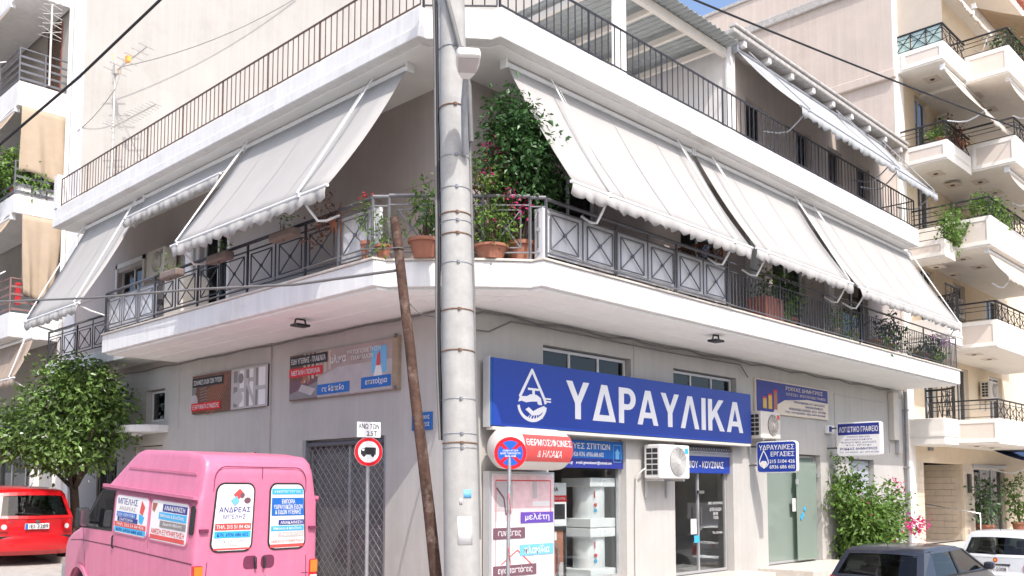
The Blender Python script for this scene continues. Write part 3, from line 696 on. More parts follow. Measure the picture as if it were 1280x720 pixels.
# chamfer
ch = [(-1.58, .14), (-1.42, -.02), (-.02, -1.42), (.14, -1.58)]
cross_rail(CB, ch[1], ch[2], 4.81, 5.72, 3, 'iron_mid', pf=.6)
for p, q in ((ch[0], ch[1]), (ch[2], ch[3])):
    cross_rail(CB, p, q, 4.81, 5.7, 1, 'iron_mid', pf=.0001, backing=None)
MB().bar((-1.5, .06 + .06, 4.82), (-1.5, .06 + .06, 5.55), .15, .05).build('rail_backing_post', 'rail_marble', CB)
MB().bar((.1, -1.5, 4.82), (.1, -1.5, 5.55), .15, .05).build('rail_backing_post', 'rail_marble', CB)
# right street
cross_rail(CB, (.14, -1.58), (5.0, -1.58), 4.81, 5.68, 6, 'iron_grey', backing='rail_marble')
bar_rail(CB, (5.05, -1.58), (16.62, -1.58), 4.81, 5.66, .115, 'iron_grey', bw=.014, post_every=16, name='balcony_railing', second=.16)
bar_rail(CB, (16.62, -1.58), (16.62, -.02), 4.81, 5.66, .115, 'iron_grey', post_every=14, name='balcony_railing', second=.16)
cross_rail(CB, (-.72, 14.8), (-.72, 9.2), 4.81, 5.62, 6, 'iron_dark')
cross_rail(CB, (-1.6, 9.1), (-.72, 9.1), 4.81, 5.64, 1, 'iron_dark')
# terrace
bar_rail(CB, (-1.16, 13.05), (-1.16, -.36), 8.41, 9.13, .155, 'iron_brown', bw=.013, post_every=10, top=.03)
bar_rail(CB, (-1.1, -.36), (-.36, -1.1), 8.41, 9.15, .16, 'iron_dark', post_every=8)
bar_rail(CB, (-.36, -1.16), (15.1, -1.16), 8.41, 9.17, .165, 'iron_dark', bw=.014, post_every=12)
bar_rail(CB, (15.1, -1.16), (15.1, -.3), 8.41, 9.17, .16, 'iron_dark', post_every=8)
# downpipe at the right end, cable trunking under the soffit
MB().tube([(16.9, -.1, -.6), (16.9, -.1, 4.34)], .05, 10).build('downpipe', 'galv', CB, smooth=60)
for zz in (.6, 2.2, 3.8): MB().box(16.83, 16.97, -.16, -.005, zz, zz + .04).build('pipe_clip', 'galv', CB)
MB().box(15.9, 16.25, -.16, -.002, 2.95, 4.25).build('meter_box', 'ac_cream', CB, bevel=.01)
MB().box(16.3, 16.55, -.12, -.002, 2.6, 4.1).build('meter_box', 'alu', CB, bevel=.01)

# ================================================================== left neighbour
LN = thing('apartment_block', (8, 20, -.2), 'tall cream apartment block with brown awnings behind the left end of the corner building', 'building')
wall('side_wall', 'cream_wall', LN, (0, 15.02, -.3), X, Z, 26, 23, [], .3)
wall('front_wall', 'cream_wall', LN, (0, 42, -.3), -Y, Z, 26.6, 23, [(18.0, 20.2, .3, 2.9), (21, 24.5, .3, 2.9), (24.2, 25.3, 13, 15.2), (23.6, 25.0, 9.8, 12.0), (23.6, 25.0, 6.7, 8.9)], .25)
MB().box(-.05, .0, 15.02, 16.0, -.3, 23).build('corner_pilaster', 'pilaster_white', LN, bevel=.01)
MB().tube([(-.12, 15.75, 0), (-.12, 15.75, 22.5)], .055, 10).build('downpipe', 'trim_white', LN, smooth=60)
MB().box(.26, 26, 15.33, 42, 22.5, 22.7).build('roof', 'white_slab', LN)
for zz in (4.0, 7.2, 10.3, 13.4): MB().box(.26, 12, 15.33, 42, zz, zz + .1).build('floor_slab', 'interior', LN)
MB().box(4, 4.1, 15.4, 42, -.3, 22).build('partition', 'interior_dark', LN)
for zt, zb, i in ((12.52, 11.85, 0), (9.42, 8.92, 1), (6.25, 5.6, 2), (15.65, 15.0, 3)):
    s_ = MB().box(-1.3, -.052, 16.02, 40, zb, zt).build('balcony_slab', 'white_slab', LN, bevel=.015)
    m_ = ('iron_grey', 'iron_grey', 'rust_rail', 'iron_grey')[i]
    if i == 3: continue
    mb = MB()
    r_ = MB().bar((-1.27, 16.06, zt + .92), (-1.27, 30, zt + .92), .04, .03).bar((-1.27, 16.06, zt + .92), (-.06, 16.06, zt + .92), .04, .03).build('balcony_railing', m_, LN)
    for k in range(4):
        z_ = zt + .1 + k * .2
        MB().bar((-1.27, 16.06, z_), (-1.27, 30, z_), .015, .06).build('rail_bar', m_, r_); MB().bar((-1.27, 16.06, z_), (-.06, 16.06, z_), .015, .06).build('rail_bar', m_, r_)
    for k in range(8): MB().bar((-1.29, 16.06 + k * 1.6, zt), (-1.29, 16.06 + k * 1.6, zt + .93), .035).build('post', m_, r_)
    MB().bar((-.65, 16.04, zt), (-.65, 16.04, zt + .93), .03).build('post', m_, r_)
# shuttered balcony door, other openings
ds = MB().box(-.02, .1, 16.7, 17.8, 12.7, 14.9).build('balcony_door', 'tile_red', LN)
for k in range(24): MB().box(-.045, -.021, 16.75, 17.75, 12.75 + k * .088, 12.81 + k * .088).build('shutter_slat', 'iron_brown', ds)
for z_ in (9.5, 6.4): window(LN, (.1, 18.4, z_), -Y, Z, 1.4, 2.2, 'alu_bronze', nx=2, back='interior_dark', name='balcony_door')
window(LN, (.12, 21.0, 0), -Y, Z, 3.5, 2.58, 'alu', 'window_glass', nx=3, back='interior_dark', name='shop_window')
window(LN, (.12, 24.0, 0), -Y, Z, 2.2, 2.58, 'alu_bronze', 'window_glass', nx=2, back='interior_dark', name='shop_window')
for yy, mm in ((15.3, 'trim_white'), (17.2, 'trim_white'), (21.4, 'beige_panel'), (22.1, 'beige_panel')):
    MB().box(-.12, -.0, yy, yy + .4, -.2, 4.2).build('shopfront_pier', mm, LN, bevel=.01)
MB().box(-.3, -.002, 15.1, 26, 3.0, 3.25).build('shopfront_lintel', 'trim_white', LN, bevel=.01)

# ================================================================== right neighbour
RN = thing('balcony_block', (20, 5, -.6), 'tall yellow and white apartment block with stepped balconies at the far right', 'building')
RX = 17.03
wall('side_wall', 'pink_plaster', RN, (RX, 22, -.6), -Y, Z, 22, 18.2, [], .3)
for zz, d_ in ((13.5, .12), (16.45, .1)): MB().box(RX - d_, RX - .002, -.1, 22, zz, zz + .28).build('string_course', 'old_cement' if zz > 16 else 'pink_plaster', RN, bevel=.03)
MB().box(RX - .05, RX + .4, .0, 22.1, 17.605, 17.72).build('parapet_coping', 'old_cement', RN, bevel=.02)
holes = [(1.3, 4.6, .6, 3.0), (5.6, 8.9, .6, 2.9)]
lev = [2.9, 5.65, 8.35, 10.95, 13.65]
for z_ in lev: holes += [(1.6, 2.7, z_ + 1.15, z_ + 3.2), (4.4, 5.5, z_ + 1.15, z_ + 3.2), (7.6, 9.0, z_ + 1.15, z_ + 3.2)]
wall('front_wall', 'yellow_wall', RN, (RX, 0, -.6), X, Z, 28, 18.2, holes, .22, x0=.31)
MB().box(RX, RX + .5, -.1, .0, -.6, 17.6).build('corner_pilaster', 'trim_white', RN, bevel=.01)
MB().box(RX + .3, RX + 28, 4, 4.1, -.6, 17).build('partition', 'interior_dark', RN)
for z_ in lev:
    for xx, w in ((1.6, 1.1), (4.4, 1.1), (7.6, 1.4)):
        window(RN, (RX + xx + .01, .1, z_ + .56), X, Z, w - .02, 2.03, 'alu_white', nx=2, back='curtain', name='balcony_door')
MB().box(RX + .3, RX + 28, -1.6, 1, 17.6, 17.85).build('eaves', 'trim_white', RN)
for k in range(40): MB().lathe((RX + .4 + k * .3, -1.75, 17.9), [(.09, 0), (.09, 2.4)], 8, axis=V((0, 1, .25))).build('roof_tile', 'tile_red', RN, smooth=60)
def balc_seg(x0, x1, y0, zb, zt, panel=True, ends=(True, False), rail='iron_black', glassy=False):
    s_ = MB().box(x0, x1, y0, -.001, zb, zb + .2).build('balcony_slab', 'trim_white', RN, bevel=.01)
    MB().box(x0, x1, y0, y0 + .14, zb + .202, zt).build('balcony_parapet', 'trim_white', s_, bevel=.01)
    MB().box(x0, x0 + .14, y0 + .142, -.11, zb + .202, zt).build('balcony_parapet', 'trim_white', s_, bevel=.01)
    # framed panel on the end
    L = (-.15 if y0 > -1.5 else -1.5) - y0; o_ = y0 + .1
    ln = min(1.05, -y0 - .25)
    MB().box(x0 - .018, x0 - .002, y0 + .12, y0 + .12 + ln - .1, zb + .16, zt - .12).build('end_panel', 'beige_panel', s_)
    mb = MB()
    mb.box(x0 - .035, x0 - .001, y0 + .02, y0 + .12, zb + .05, zt - .0); mb.box(x0 - .035, x0 - .001, y0 + ln + .02, y0 + .12 + ln, zb + .05, zt)
    mb.box(x0 - .034, x0 - .001, y0 + .12, y0 + ln + .02, zb + .05, zb + .16); mb.box(x0 - .034, x0 - .001, y0 + .12, y0 + ln + .02, zt - .12, zt)
    mb.build('end_frame', 'trim_white', s_)
    MB().box(x0 + .4, x1 - .2, y0 - .012, y0 - .001, zb + .24, zt - .1).build('front_panel', 'trim_white', s_)
    # ceiling lamps
    for xx in (x0 + .8, x0 + 2.2):
        MB().box(xx, xx + .5, y0 * .5 - .2, y0 * .5 + .2, zb - .012, zb - .001).build('ceiling_panel', 'beige_panel', s_)
        MB().lathe((xx + .25, y0 * .5, zb - .03), [(.06, 0), (.07, .018)], 12).build('ceiling_spot', 'alu_bronze', s_)
    # railing: rails + crossed bars
    ro = MB().bar((x0 + .05, y0 + .05, zt + .55), (x1, y0 + .05, zt + .55), .05, .04).bar((x0 + .05, y0 + .05, zt + .55), (x0 + .05, -.05, zt + .55), .05, .04).build('balcony_railing', rail, s_)
    for dz in (.06, .3, .42): MB().bar((x0 + .05, y0 + .05, zt + dz), (x0 + .05, -.05, zt + dz), .016).build('rail_bar', rail, ro)
    for dz in (.06, .44): MB().bar((x0 + .05, y0 + .05, zt + dz), (x1, y0 + .05, zt + dz), .018).build('rail_bar', rail, ro)
    n_ = max(2, int((x1 - x0) / .55))
    for k in range(n_):
        a, b = x0 + .05 + (x1 - x0) * k / n_, x0 + .05 + (x1 - x0) * (k + 1) / n_
        MB().bar((a, y0 + .05, zt + .06), (b, y0 + .05, zt + .44), .016).bar((a, y0 + .058, zt + .44), (b, y0 + .058, zt + .06), .016).bar((a, y0 + .05, zt), (a, y0 + .05, zt + .55), .024).bar(((a + b) / 2, y0 + .05, zt + .06), ((a + b) / 2, y0 + .05, zt + .44), .012).build('cross_panel', rail, ro)
    if glassy:
        n_ = 3
        for k in range(n_):
            a = y0 + .06 + (-y0 - .12) * k / n_; b = y0 + .06 + (-y0 - .12) * (k + 1) / n_
            MB().box(x0 + .045, x0 + .055, a + .02, b - .02, zt + .02, zt + .52).build('glass_panel', 'railing_glass', ro)
            MB().bar((x0 + .03, a, zt + .05), (x0 + .03, b, zt + .5), .016).bar((x0 + .024, a, zt + .5), (x0 + .024, b, zt + .05), .016).bar((x0 + .03, b, zt), (x0 + .03, b, zt + .55), .02).build('cross_panel', rail, ro)
    return s_
A_, B_, C_, D_, E_ = lev[4], lev[3], lev[2], lev[1], lev[0]
balc_seg(17.12, 19.0, -1.4, A_, A_ + .55, glassy=True); balc_seg(19.02, 26, -2.55, A_ - .1, A_ + .7)
balc_seg(17.12, 19.1, -1.4, B_ - .15, B_ + .4); balc_seg(19.12, 26, -2.6, B_ - .05, B_ + .75)
balc_seg(17.12, 17.9, -1.25, C_ - .3, C_ + .2); balc_seg(17.95, 26, -2.2, C_, C_ + .85)
balc_seg(19.0, 26, -1.95, D_, D_ + .8); balc_seg(19.0, 26, -1.9, E_, E_ + .72)
def round_balc(x0, x1, y0, zb, zt):
    pts = [(x0, 0), (x0, y0)] + [(x1 - .9 + .9 * math.sin(R_(a)), y0 + .9 - .9 * math.cos(R_(a))) for a in range(0, 91, 10)] + [(x1, 0)]
    s_ = MB().prism(pts, zb, zt).build('rounded_balcony', 'trim_white', RN, smooth=35, bevel=.01)
    MB().prism([((p[0] - x1) * 1.012 + x1 + (.02 if p[0] > x1 - .5 else 0), p[1] * 1.02) for p in pts], zb + .22, zb + .3).build('slab_band', 'trim_white', s_, smooth=35)
    ring = [(p[0] - .05 if p[0] > x0 + .2 else p[0] + .03, p[1] + .05) for p in pts[1:]]
    r_ = MB().tube([(p[0], p[1], zt + .95) for p in ring], .03, 8).build('balcony_railing', 'iron_black', s_)
    for dz in (.08, .75): MB().tube([(p[0], p[1], zt + dz) for p in ring], .014, 6).build('rail_bar', 'iron_black', r_)
    for k in range(len(ring) - 1):
        p, q = ring[k], ring[k + 1]; L = math.hypot(q[0] - p[0], q[1] - p[1]); n_ = max(1, int(L / .35))
        for j in range(n_):
            a, b = lerp2(p, q, j / n_), lerp2(p, q, (j + 1) / n_)
            mb = MB().bar((*a, zt), (*a, zt + .95), .02)
            if L > .6 or k % 2 == 0: mb.bar((*a, zt + .08), (*b, zt + .75), .014).bar((*b, zt + .08), (*a, zt + .75), .014)
            mb.build('cross_panel', 'iron_black', r_)
round_balc(17.12, 18.95, -1.25, D_, D_ + .7); round_balc(17.12, 18.95, -1.05, E_ - .05, E_ + .68)
for z_ in (A_, B_, D_):
    pass
# entrance: tiled recess, steps, handrail
MB().box(RX + 1.28, RX + 4.6, 1.6, 1.7, -.2, 2.5).build('entrance_back_wall', 'marble', RN)
def tile_wall(O, Rv, Uv, w, h, tw, th, m, parent=RN, skip=None):
    O = V(O); Rv = V(Rv); Uv = V(Uv); N = Rv.cross(Uv); proto = {}
    j = 0; y = 0.0
    while y < h - .03:
        x = -(tw * .5 if j % 2 else 0); hh = min(th, h - y)
        while x < w - .02:
            a, b = max(0, x), min(w, x + tw)
            if b - a > .04:
                key = (round(b - a, 3), round(hh, 3)); p = O + Rv * a + Uv * y
                c = O + Rv * ((a + b) / 2) + Uv * (y + hh / 2)
                if key not in proto:
                    proto[key] = MB().frame_box(p, Rv, Uv, N, .004, b - a - .004, .004, hh - .004, .001, .02).build('tile', m, parent, origin=c)
                else: dup(proto[key], parent, c)
            x += tw
        y += th; j += 1
tile_wall((RX + 1.3, 1.6, 0), X, Z, 3.3, 2.42, .62, .2, 'marble_tile')
tile_wall((RX + 4.6, 0.0, 0), X, Z, 1.0, 2.42, .5, .2, 'marble_tile_pale')
tile_wall((RX + .52, 0.0, 0), X, Z, .76, 2.42, .38, .2, 'marble_tile_pale')
tile_wall((RX + 4.58, 1.58, 0), -Y, Z, 1.55, 2.42, .5, .2, 'marble_tile_pale')
MB().box(RX + 1.7, RX + 2.05, -.05, -.022, 2.75, 3.05).build('house_number', 'print_grey', RN)
MB().frame_box(V((RX + 2.0, 1.58, 1.75)), (X + Z).normalized(), (Z - X).normalized(), -Y, -.16, .16, -.16, .16, .005, .02).build('wall_lamp', 'print_white', RN)
st = MB()
for k in range(4): st.box(RX + 1.0, RX + 4.9, -.25 - .3 * (3 - k), 1.7 if k == 3 else -.25 - .3 * (2 - k), -.75, -.6 + .15 * (k + 1))
st.build('entrance_steps', 'marble', RN)
MB().tube([(RX + 2.6, -1.1, -.6), (RX + 2.6, -1.1, .9), (RX + 2.6, .4, 1.15), (RX + 2.6, 1.2, 1.15)], .022, 8).build('handrail', 'chrome', RN, smooth=60)
MB().box(RX + 4.95, RX + 5.15, -.1, -.025, 1.5, 2.1).build('letter_box', 'door_dark', RN)
window(RN, (RX + 5.6, .1, .0), X, Z, 3.28, 2.3, 'alu', 'window_glass', nx=3, back='interior_dark', name='shop_window')
MB().box(RX + 5.5, RX + 9, -.05, -.002, 2.32, 2.42).build('shopfront_lintel', 'alu', RN)
# ================================================================== awnings
def awning(name, label, side, a0, a1, top, bot, fab='awning_fabric', val=.2, group=None, arms=(0.12, 0.88), armbase=(1.58, 5.6), rods=True, scal=.26, metal='white_metal', cat='awning', sagk=.05, curl=0):
    """side R: stands out towards -Y and runs along X; L: stands out towards -X and runs along Y.
       top/bot = (distance out, height)"""
    Mp = (lambda a, o, z: V((a, -o, z))) if side == 'R' else (lambda a, o, z: V((-o, a, z)))
    t = thing(name, Mp((a0 + a1) / 2, top[0], bot[1]), label, cat, group)
    MB().tube([Mp(a0 - .05, top[0], top[1]), Mp(a1 + .05, top[0], top[1])], .05, 12).build('roller', metal, t, smooth=60)
    for a in (a0 - .06, a1 + .06): MB().box(*sorted((Mp(a - .02, top[0] - .07, 0).x, Mp(a + .02, top[0] + .07, 0).x)), *sorted((Mp(a - .02, top[0] - .07, 0).y, Mp(a + .02, top[0] + .07, 0).y)), top[1] - .08, top[1] + .09).build('roller_bracket', metal, t, bevel=.01)
    mb = MB(); na, nb = max(6, int((a1 - a0) / .35)), 10; rnd = random.Random(hash(name) % 97 + int(a0 * 10))
    ph = rnd.uniform(0, 6)
    for i in range(na + 1):
        for j in range(nb + 1):
            u, w = i / na, j / nb
            sg = -sagk * math.sin(math.pi * w) * (1 + .25 * math.sin(u * 9 + ph)) - .012 * math.sin(u * 23 + ph) * w
            mb.v.append(Mp(a0 + (a1 - a0) * u, top[0] + (bot[0] - top[0]) * w + sg * .5, top[1] + (bot[1] - top[1]) * w + sg))
    for i in range(na):
        for j in range(nb):
            q = i * (nb + 1) + j; mb.f.append([q, q + 1, q + nb + 2, q + nb + 1])
    f = mb.build('fabric', fab, t, smooth=180, solid=.004)
    # seams where the widths of cloth are sewn together
    if a1 - a0 > 2.5 and bot[0] - top[0] > .9:
        for s_ in range(1, int((a1 - a0) / 1.2) + 1):
            a = a0 + 1.2 * s_
            if a > a1 - .2: break
            q = MB(); u = (a - a0) / (a1 - a0)
            for j in range(nb + 1):
                w = j / nb; sg = -sagk * math.sin(math.pi * w) * (1 + .25 * math.sin(u * 9 + ph)) - .012 * math.sin(u * 23 + ph) * w
                for da in (-.011, .011): q.v.append(Mp(a + da, top[0] + (bot[0] - top[0]) * w + sg * .5 + .007, top[1] + (bot[1] - top[1]) * w + sg + .007))
            for j in range(nb): q.f.append([2 * j, 2 * j + 2, 2 * j + 3, 2 * j + 1])
            q.build('seam', 'awning_seam' if fab == 'awning_fabric' else fab, f)
    # scalloped valance
    mb = MB(); ns = max(3, round((a1 - a0) / scal)); per = 6; tot = ns * per
    for k in range(tot + 1):
        a = a0 + (a1 - a0) * k / tot; ph2 = (k % per) / per
        d = val * (.72 + .28 * math.sin(math.pi * ph2)); wob = .03 * math.sin(k * .43 + ph) + .02 * math.sin(k * 1.1 + ph * 2); d *= 1 + .07 * math.sin(k * .31 + ph)
        mb.v += [Mp(a, bot[0] + .012, bot[1] - .02), Mp(a, bot[0] + .02 + wob * .5, bot[1] - .02 - d * .5), Mp(a, bot[0] + .015 + wob, bot[1] - .02 - d)]
    for k in range(tot):
        q = k * 3; mb.f += [[q, q + 1, q + 4, q + 3], [q + 1, q + 2, q + 5, q + 4]]
    mb.build('valance', fab, t, smooth=180, solid=.003)
    MB().tube([Mp(a0 - .03, bot[0], bot[1]), Mp(a1 + .03, bot[0], bot[1])], .024, 10).build('front_bar', metal, t, smooth=60)
    for u in arms:
        a = a0 + (a1 - a0) * u
        p0 = Mp(a, armbase[0], armbase[1]); p1 = Mp(a, bot[0], bot[1])
        mid = Mp(a, armbase[0] + (bot[0] - armbase[0]) * .55, min(p0.z, p1.z) - .16)
        MB().tube([p0, p0.lerp(mid, .6) - Z * .03, mid, mid.lerp(p1, .5) - Z * .02, p1], .019, 8).build('arm', metal, t, smooth=60)
        MB().lathe(p1 - Z * .03, [(.035, 0), (.035, .06)], 10).build('arm_joint', metal, t)
        if rods:
            q0 = Mp(a + .05, top[0] + .1, top[1] + .04); q1 = Mp(a + .03, bot[0] + .03, bot[1] + .04)
            MB().tube([q0, q1], .013, 6).build('tie_rod', metal, t)
            MB().tube([q0 + Mp(.09, 0, 0) - Z * 0, q1 + Mp(.02, 0, 0)], .006, 5).build('cord', 'cable_white', t)
    return t
G_ = 'pale grey awnings over the first floor balcony'
awning('awning', 'large pale grey awning nearest the corner on the right street, beside the ficus', 'R', .1, 4.92, (.85, 7.86), (2.1, 5.8), group=G_, arms=(.17, .88))
awning('awning', 'middle of three pale grey awnings over the right street balcony', 'R', 5.1, 9.02, (.85, 7.86), (2.1, 5.83), group=G_, arms=(.1, .94))
awning('awning', 'far pale grey awning at the right end of the first floor balcony', 'R', 9.3, 15.35, (.85, 7.86), (2.12, 5.8), group=G_, arms=(.06, .97))
awning('awning', 'large pale grey awning nearest the corner on the left street', 'L', .3, 4.85, (.85, 7.86), (2.25, 5.74), group=G_, arms=(.14, .95))
awning('awning', 'half rolled pale grey awning on the left street with its scalloped edge high up', 'L', 5.0, 9.0, (.85, 7.86), (1.32, 7.28), group=G_, arms=(.98,), armbase=(.9, 7.6), rods=False)
awning('awning', 'pale grey awning at the left end of the first floor balcony, above the citrus tree', 'L', 9.1, 12.2, (.85, 7.82), (2.15, 5.38), group=G_, arms=(.05, .95), armbase=(.8, 5.6))
G2 = 'blue grey awnings on the penthouse terrace'
awning('terrace_awning', 'pale blue grey awning over the first doors of the rooftop terrace', 'R', 7.95, 12.75, (.15, 11.1), (1.6, 9.42), 'awning_blue', group=G2, arms=(.06, .96), armbase=(.6, 9.25), metal='galv', scal=.3)
awning('terrace_awning', 'pale blue grey awning at the far end of the rooftop terrace', 'R', 12.95, 15.7, (.15, 11.1), (1.55, 9.4), 'awning_blue', group=G2, arms=(.06, .9), armbase=(.6, 9.2), metal='galv', scal=.3)
# brown awnings on the left block
G3 = 'brown awnings on the left apartment block'
awning('brown_awning', 'brown awning high at the top left edge of the picture', 'L', 17.0, 22, (1.25, 14.98), (2.1, 13.6), 'awning_brown', group=G3, arms=(.03,), armbase=(1.3, 13.4), rods=False)
awning('brown_awning', 'folded out brown awning above the planted balcony at left', 'L', 16.3, 22, (1.25, 11.8), (2.0, 10.7), 'awning_brown', group=G3, arms=(.03,), armbase=(1.3, 10.4), rods=True)
awning('brown_awning', 'short brown awning on the middle left balcony, above the reddish railing', 'L', 16.3, 22, (1.25, 8.85), (1.85, 8.0), 'awning_brown', group=G3, arms=(.03,), armbase=(1.3, 7.4), rods=True)
awning('faded_awning', 'faded brown awning hanging over the shopfront behind the citrus tree', 'L', 15.3, 22, (.9, 5.55), (1.35, 4.45), 'awning_dull', arms=(.04,), armbase=(.1, 4.3), rods=True)
def drape(name, label, x0, x1, y, z0, z1, m, gather=0.0, seed=1):
    mb = MB(); nx, nz = 24, 14
    for i in range(nx + 1):
        for j in range(nz + 1):
            u, w = i / nx, j / nz
            xx = x0 + (x1 - x0) * u; g = gather * (1 - w) ** 2
            xx = xx + (x0 + (x1 - x0) * .3 - xx) * g
            yy = y + (.05 * math.sin(u * 11 + seed) + .03 * math.sin(u * 23 + w * 4)) * (1.1 - w) - .1 * (1 - w) * w
            zb = z0 + .12 * math.sin(u * 3.2 + seed) * (1 - w)
            mb.v.append(V((xx, yy, zb + (z1 - zb) * w)))
    for i in range(nx):
        for j in range(nz):
            q = i * (nz + 1) + j; mb.f.append([q, q + nz + 1, q + nz + 2, q + 1])
    return tag(mb.build(name, m, None, smooth=180, solid=.004), label, 'curtain', 'brown side curtains on the left apartment block')
drape('side_curtain', 'tan canvas side curtain hanging above the planted balcony at left', -1.22, -.08, 15.97, 9.95, 11.83, 'awning_brown', 0, 1)
drape('side_curtain', 'bunched tan canvas side curtain below the planted balcony at left', -1.1, -.08, 15.97, 6.75, 8.9, 'awning_brown', .35, 3)
# cream awnings and navy one on the right block
G4 = 'cream awnings on the right apartment block'
awning('cream_awning', 'steep cream awning under the topmost left balcony of the right block', 'R', 17.3, 20.4, (1.3, 13.5), (2.3, 12.0), 'awning_cream', group=G4, arms=(.05,), armbase=(1.3, 12.0), rods=False, val=.15)
awning('cream_awning', 'large tan awning stretched out at the top right corner of the block', 'R', 20.6, 27, (1.2, 16.6), (3.9, 15.2), 'awning_brown', group=G4, arms=(.05,), armbase=(1.4, 14.9), rods=False, val=.12)
awning('cream_awning', 'rolled cream awning on the uppermost balcony, beside the tan one', 'R', 17.6, 20.3, (1.2, 16.3), (1.75, 15.4), 'awning_cream', group=G4, arms=(.9,), armbase=(1.3, 15.0), rods=False, val=.12)
awning('cream_awning', 'cream awning with scalloped edge hanging at the third floor of the right block', 'R', 19.3, 25, (2.3, 10.8), (2.8, 10.0), 'awning_cream', group=G4, arms=(.05,), armbase=(2.3, 9.9), rods=False, val=.15)
awning('cream_awning', 'cream awning with scalloped edge hanging below the third floor panel balcony', 'R', 18.2, 25, (2.0, 8.28), (2.5, 7.5), 'awning_cream', group=G4, arms=(.05,), armbase=(2.0, 7.4), rods=False, val=.15)
awning('cream_awning', 'cream awning hanging from the top framed balcony of the right block', 'R', 19.4, 25, (2.4, 13.5), (2.9, 12.6), 'awning_cream', group=G4, arms=(.05,), armbase=(2.4, 12.5), rods=False, val=.15)
awning('shop_awning', 'navy blue shop awning above the flower pots at the far right', 'R', 23.8, 29, (.1, 3.0), (1.5, 2.45), 'navy_awning', arms=(.03,), armbase=(.05, 2.3), rods=False, val=.18)
MB_ = MB()
wcurt = MB().face([(17.2, -.02, 16.3), (17.2, -1.35, 16.3), (17.2, -1.35, 14.6), (17.2, -.02, 14.6)]).build('canvas_screen', 'awning_cream', None, solid=.006)
tag(wcurt, 'flat cream canvas screen closing the end of the highest balcony of the right block', 'screen')

# ================================================================== shop signs
def sign_thing(name, loc, label): return thing(name, loc, label, 'sign')
# main blue box
S = sign_thing('shop_sign', (4.2, -.12, 2.56), 'long blue shop sign with white droplet logo and lettering over the shop')
MB().box(.38, 8.06, -.25, -.11, 2.56, 3.6).build('sign_box', 'sign_blue_edge', S, bevel=.012)
MB().box(.35, .378, -.23, -.1, 2.54, 3.62).build('sign_frame', 'alu', S)
for xx in (.8, 2.6, 4.6, 6.6, 7.8): MB().box(xx, xx + .05, -.108, -.002, 2.7, 3.5).build('wall_bracket', 'iron_grey', S)
P = Panel((.36, -.252, 2.56), X, Z, S)
P.rect(.05, .01, 7.69, 1.03, 'sign_blue', 'sign_face', h=.001, t=.003)
def glyphs():
    Yg = (.82, [[(0, 1), (.31, .42), (.31, 0), (.51, 0), (.51, .42), (.82, 1), (.61, 1), (.41, .6), (.21, 1)]])
    Ll = [(0, 0), (.2, 0), (.44, .78), (.44, 1), (.33, 1)]; Lr = [(.88, 0), (.55, 1), (.44, 1), (.44, .78), (.68, 0)]
    Dg = (.88, [[(0, 0), (.24, 0), (.24, .17), (.44, .78), (.44, 1), (.33, 1)], [(.64, 0), (.88, 0), (.55, 1), (.44, 1), (.44, .78), (.64, .17)], [(.24, 0), (.64, 0), (.64, .17), (.24, .17)]])
    arc = lambda rx, ry, a0, a1, n=10: [(.36 + rx * math.cos(R_(a0 + (a1 - a0) * k / n)), .69 + ry * math.sin(R_(a0 + (a1 - a0) * k / n))) for k in range(n + 1)]
    Pg = (.68, [[(0, 0), (.2, 0), (.2, 1), (0, 1)], [(.2, .38)] + arc(.32, .31, -90, 90) + [(.2, 1), (.2, .84)] + arc(.12, .15, 90, -90) + [(.2, .54)]])
    Ag = (.88, [Ll, Lr, [(.262, .2), (.618, .2), (.57, .36), (.31, .36)]]); Lg = (.88, [Ll, Lr]); Ig = (.2, [[(0, 0), (.2, 0), (.2, 1), (0, 1)]])
    Kg = (.84, [[(0, 0), (.2, 0), (.2, 1), (0, 1)], [(.2, .32), (.32, .47), (.60, 0), (.84, 0), (.45, .62), (.80, 1), (.55, 1), (.2, .58)]])
    return [Yg, Dg, Pg, Ag, Yg, Lg, Ig, Kg, Ag]
gl_ = glyphs(); gap_ = .13; tot_ = sum(g[0] for g in gl_) + gap_ * 8 - .1; x_ = 0.0; sx_ = (7.38 - 1.83) / tot_
for gi, (gw, polys) in enumerate(gl_):
    mb = MB()
    for q, pl in enumerate(polys): mb.plate(P.O, P.R, P.U, P.N, [(1.74 + (x_ + a) * sx_ * 1.012, .205 + b * .625) for a, b in pl], .004, .012 + q * .0004)
    mb.build('letter', 'sign_white', S); x_ += gw + gap_ * (.6 if gi in (2, 4) else 1.0)
# droplet logo
def drop_pts(cx, cy, r, n=36, gap=None):
    pts = []
    for k in range(n + 1):
        t = -math.pi / 2 + 2 * math.pi * k / n
        x = r * math.cos(t); y = r * math.sin(t)
        if y > 0: y = y * (1 + .95 * max(0, 1 - abs(x) / r) ** .8 * 1.2); x *= (1 - .25 * (max(0, y) / (2.1 * r)))
        pts.append((cx + x * .95, cy + y))
    return pts
def drop2(cx, cy, rx, ry, tip, n=26):
    d = (tip - cy) / ry; t0 = math.asin(1 / d); pts = [(cx, tip)]
    for k in range(n + 1):
        t = t0 - (math.pi + 2 * t0) * k / n; pts.append((cx + rx * math.cos(t), cy + ry * math.sin(t)))
    return pts + [(cx, tip)]
dp = drop2(.92, .375, .315, .25, .92); nd_ = len(dp)
P.stroke(dp[:4], .055, 'sign_white', 'logo'); P.stroke(dp[5:nd_ - 5], .055, 'sign_white', 'logo', h=.0065); P.stroke([dp[nd_ - 2], dp[nd_ - 1]], .055, 'sign_white', 'logo', h=.0068)
P.poly([(.60, .40), (.64, .49), (.80, .50), (.88, .535), (1.02, .535), (1.12, .49), (1.15, .38), (1.06, .38), (1.03, .43), (.9, .42), (.78, .40), (.68, .42)], 'sign_white', 'logo')
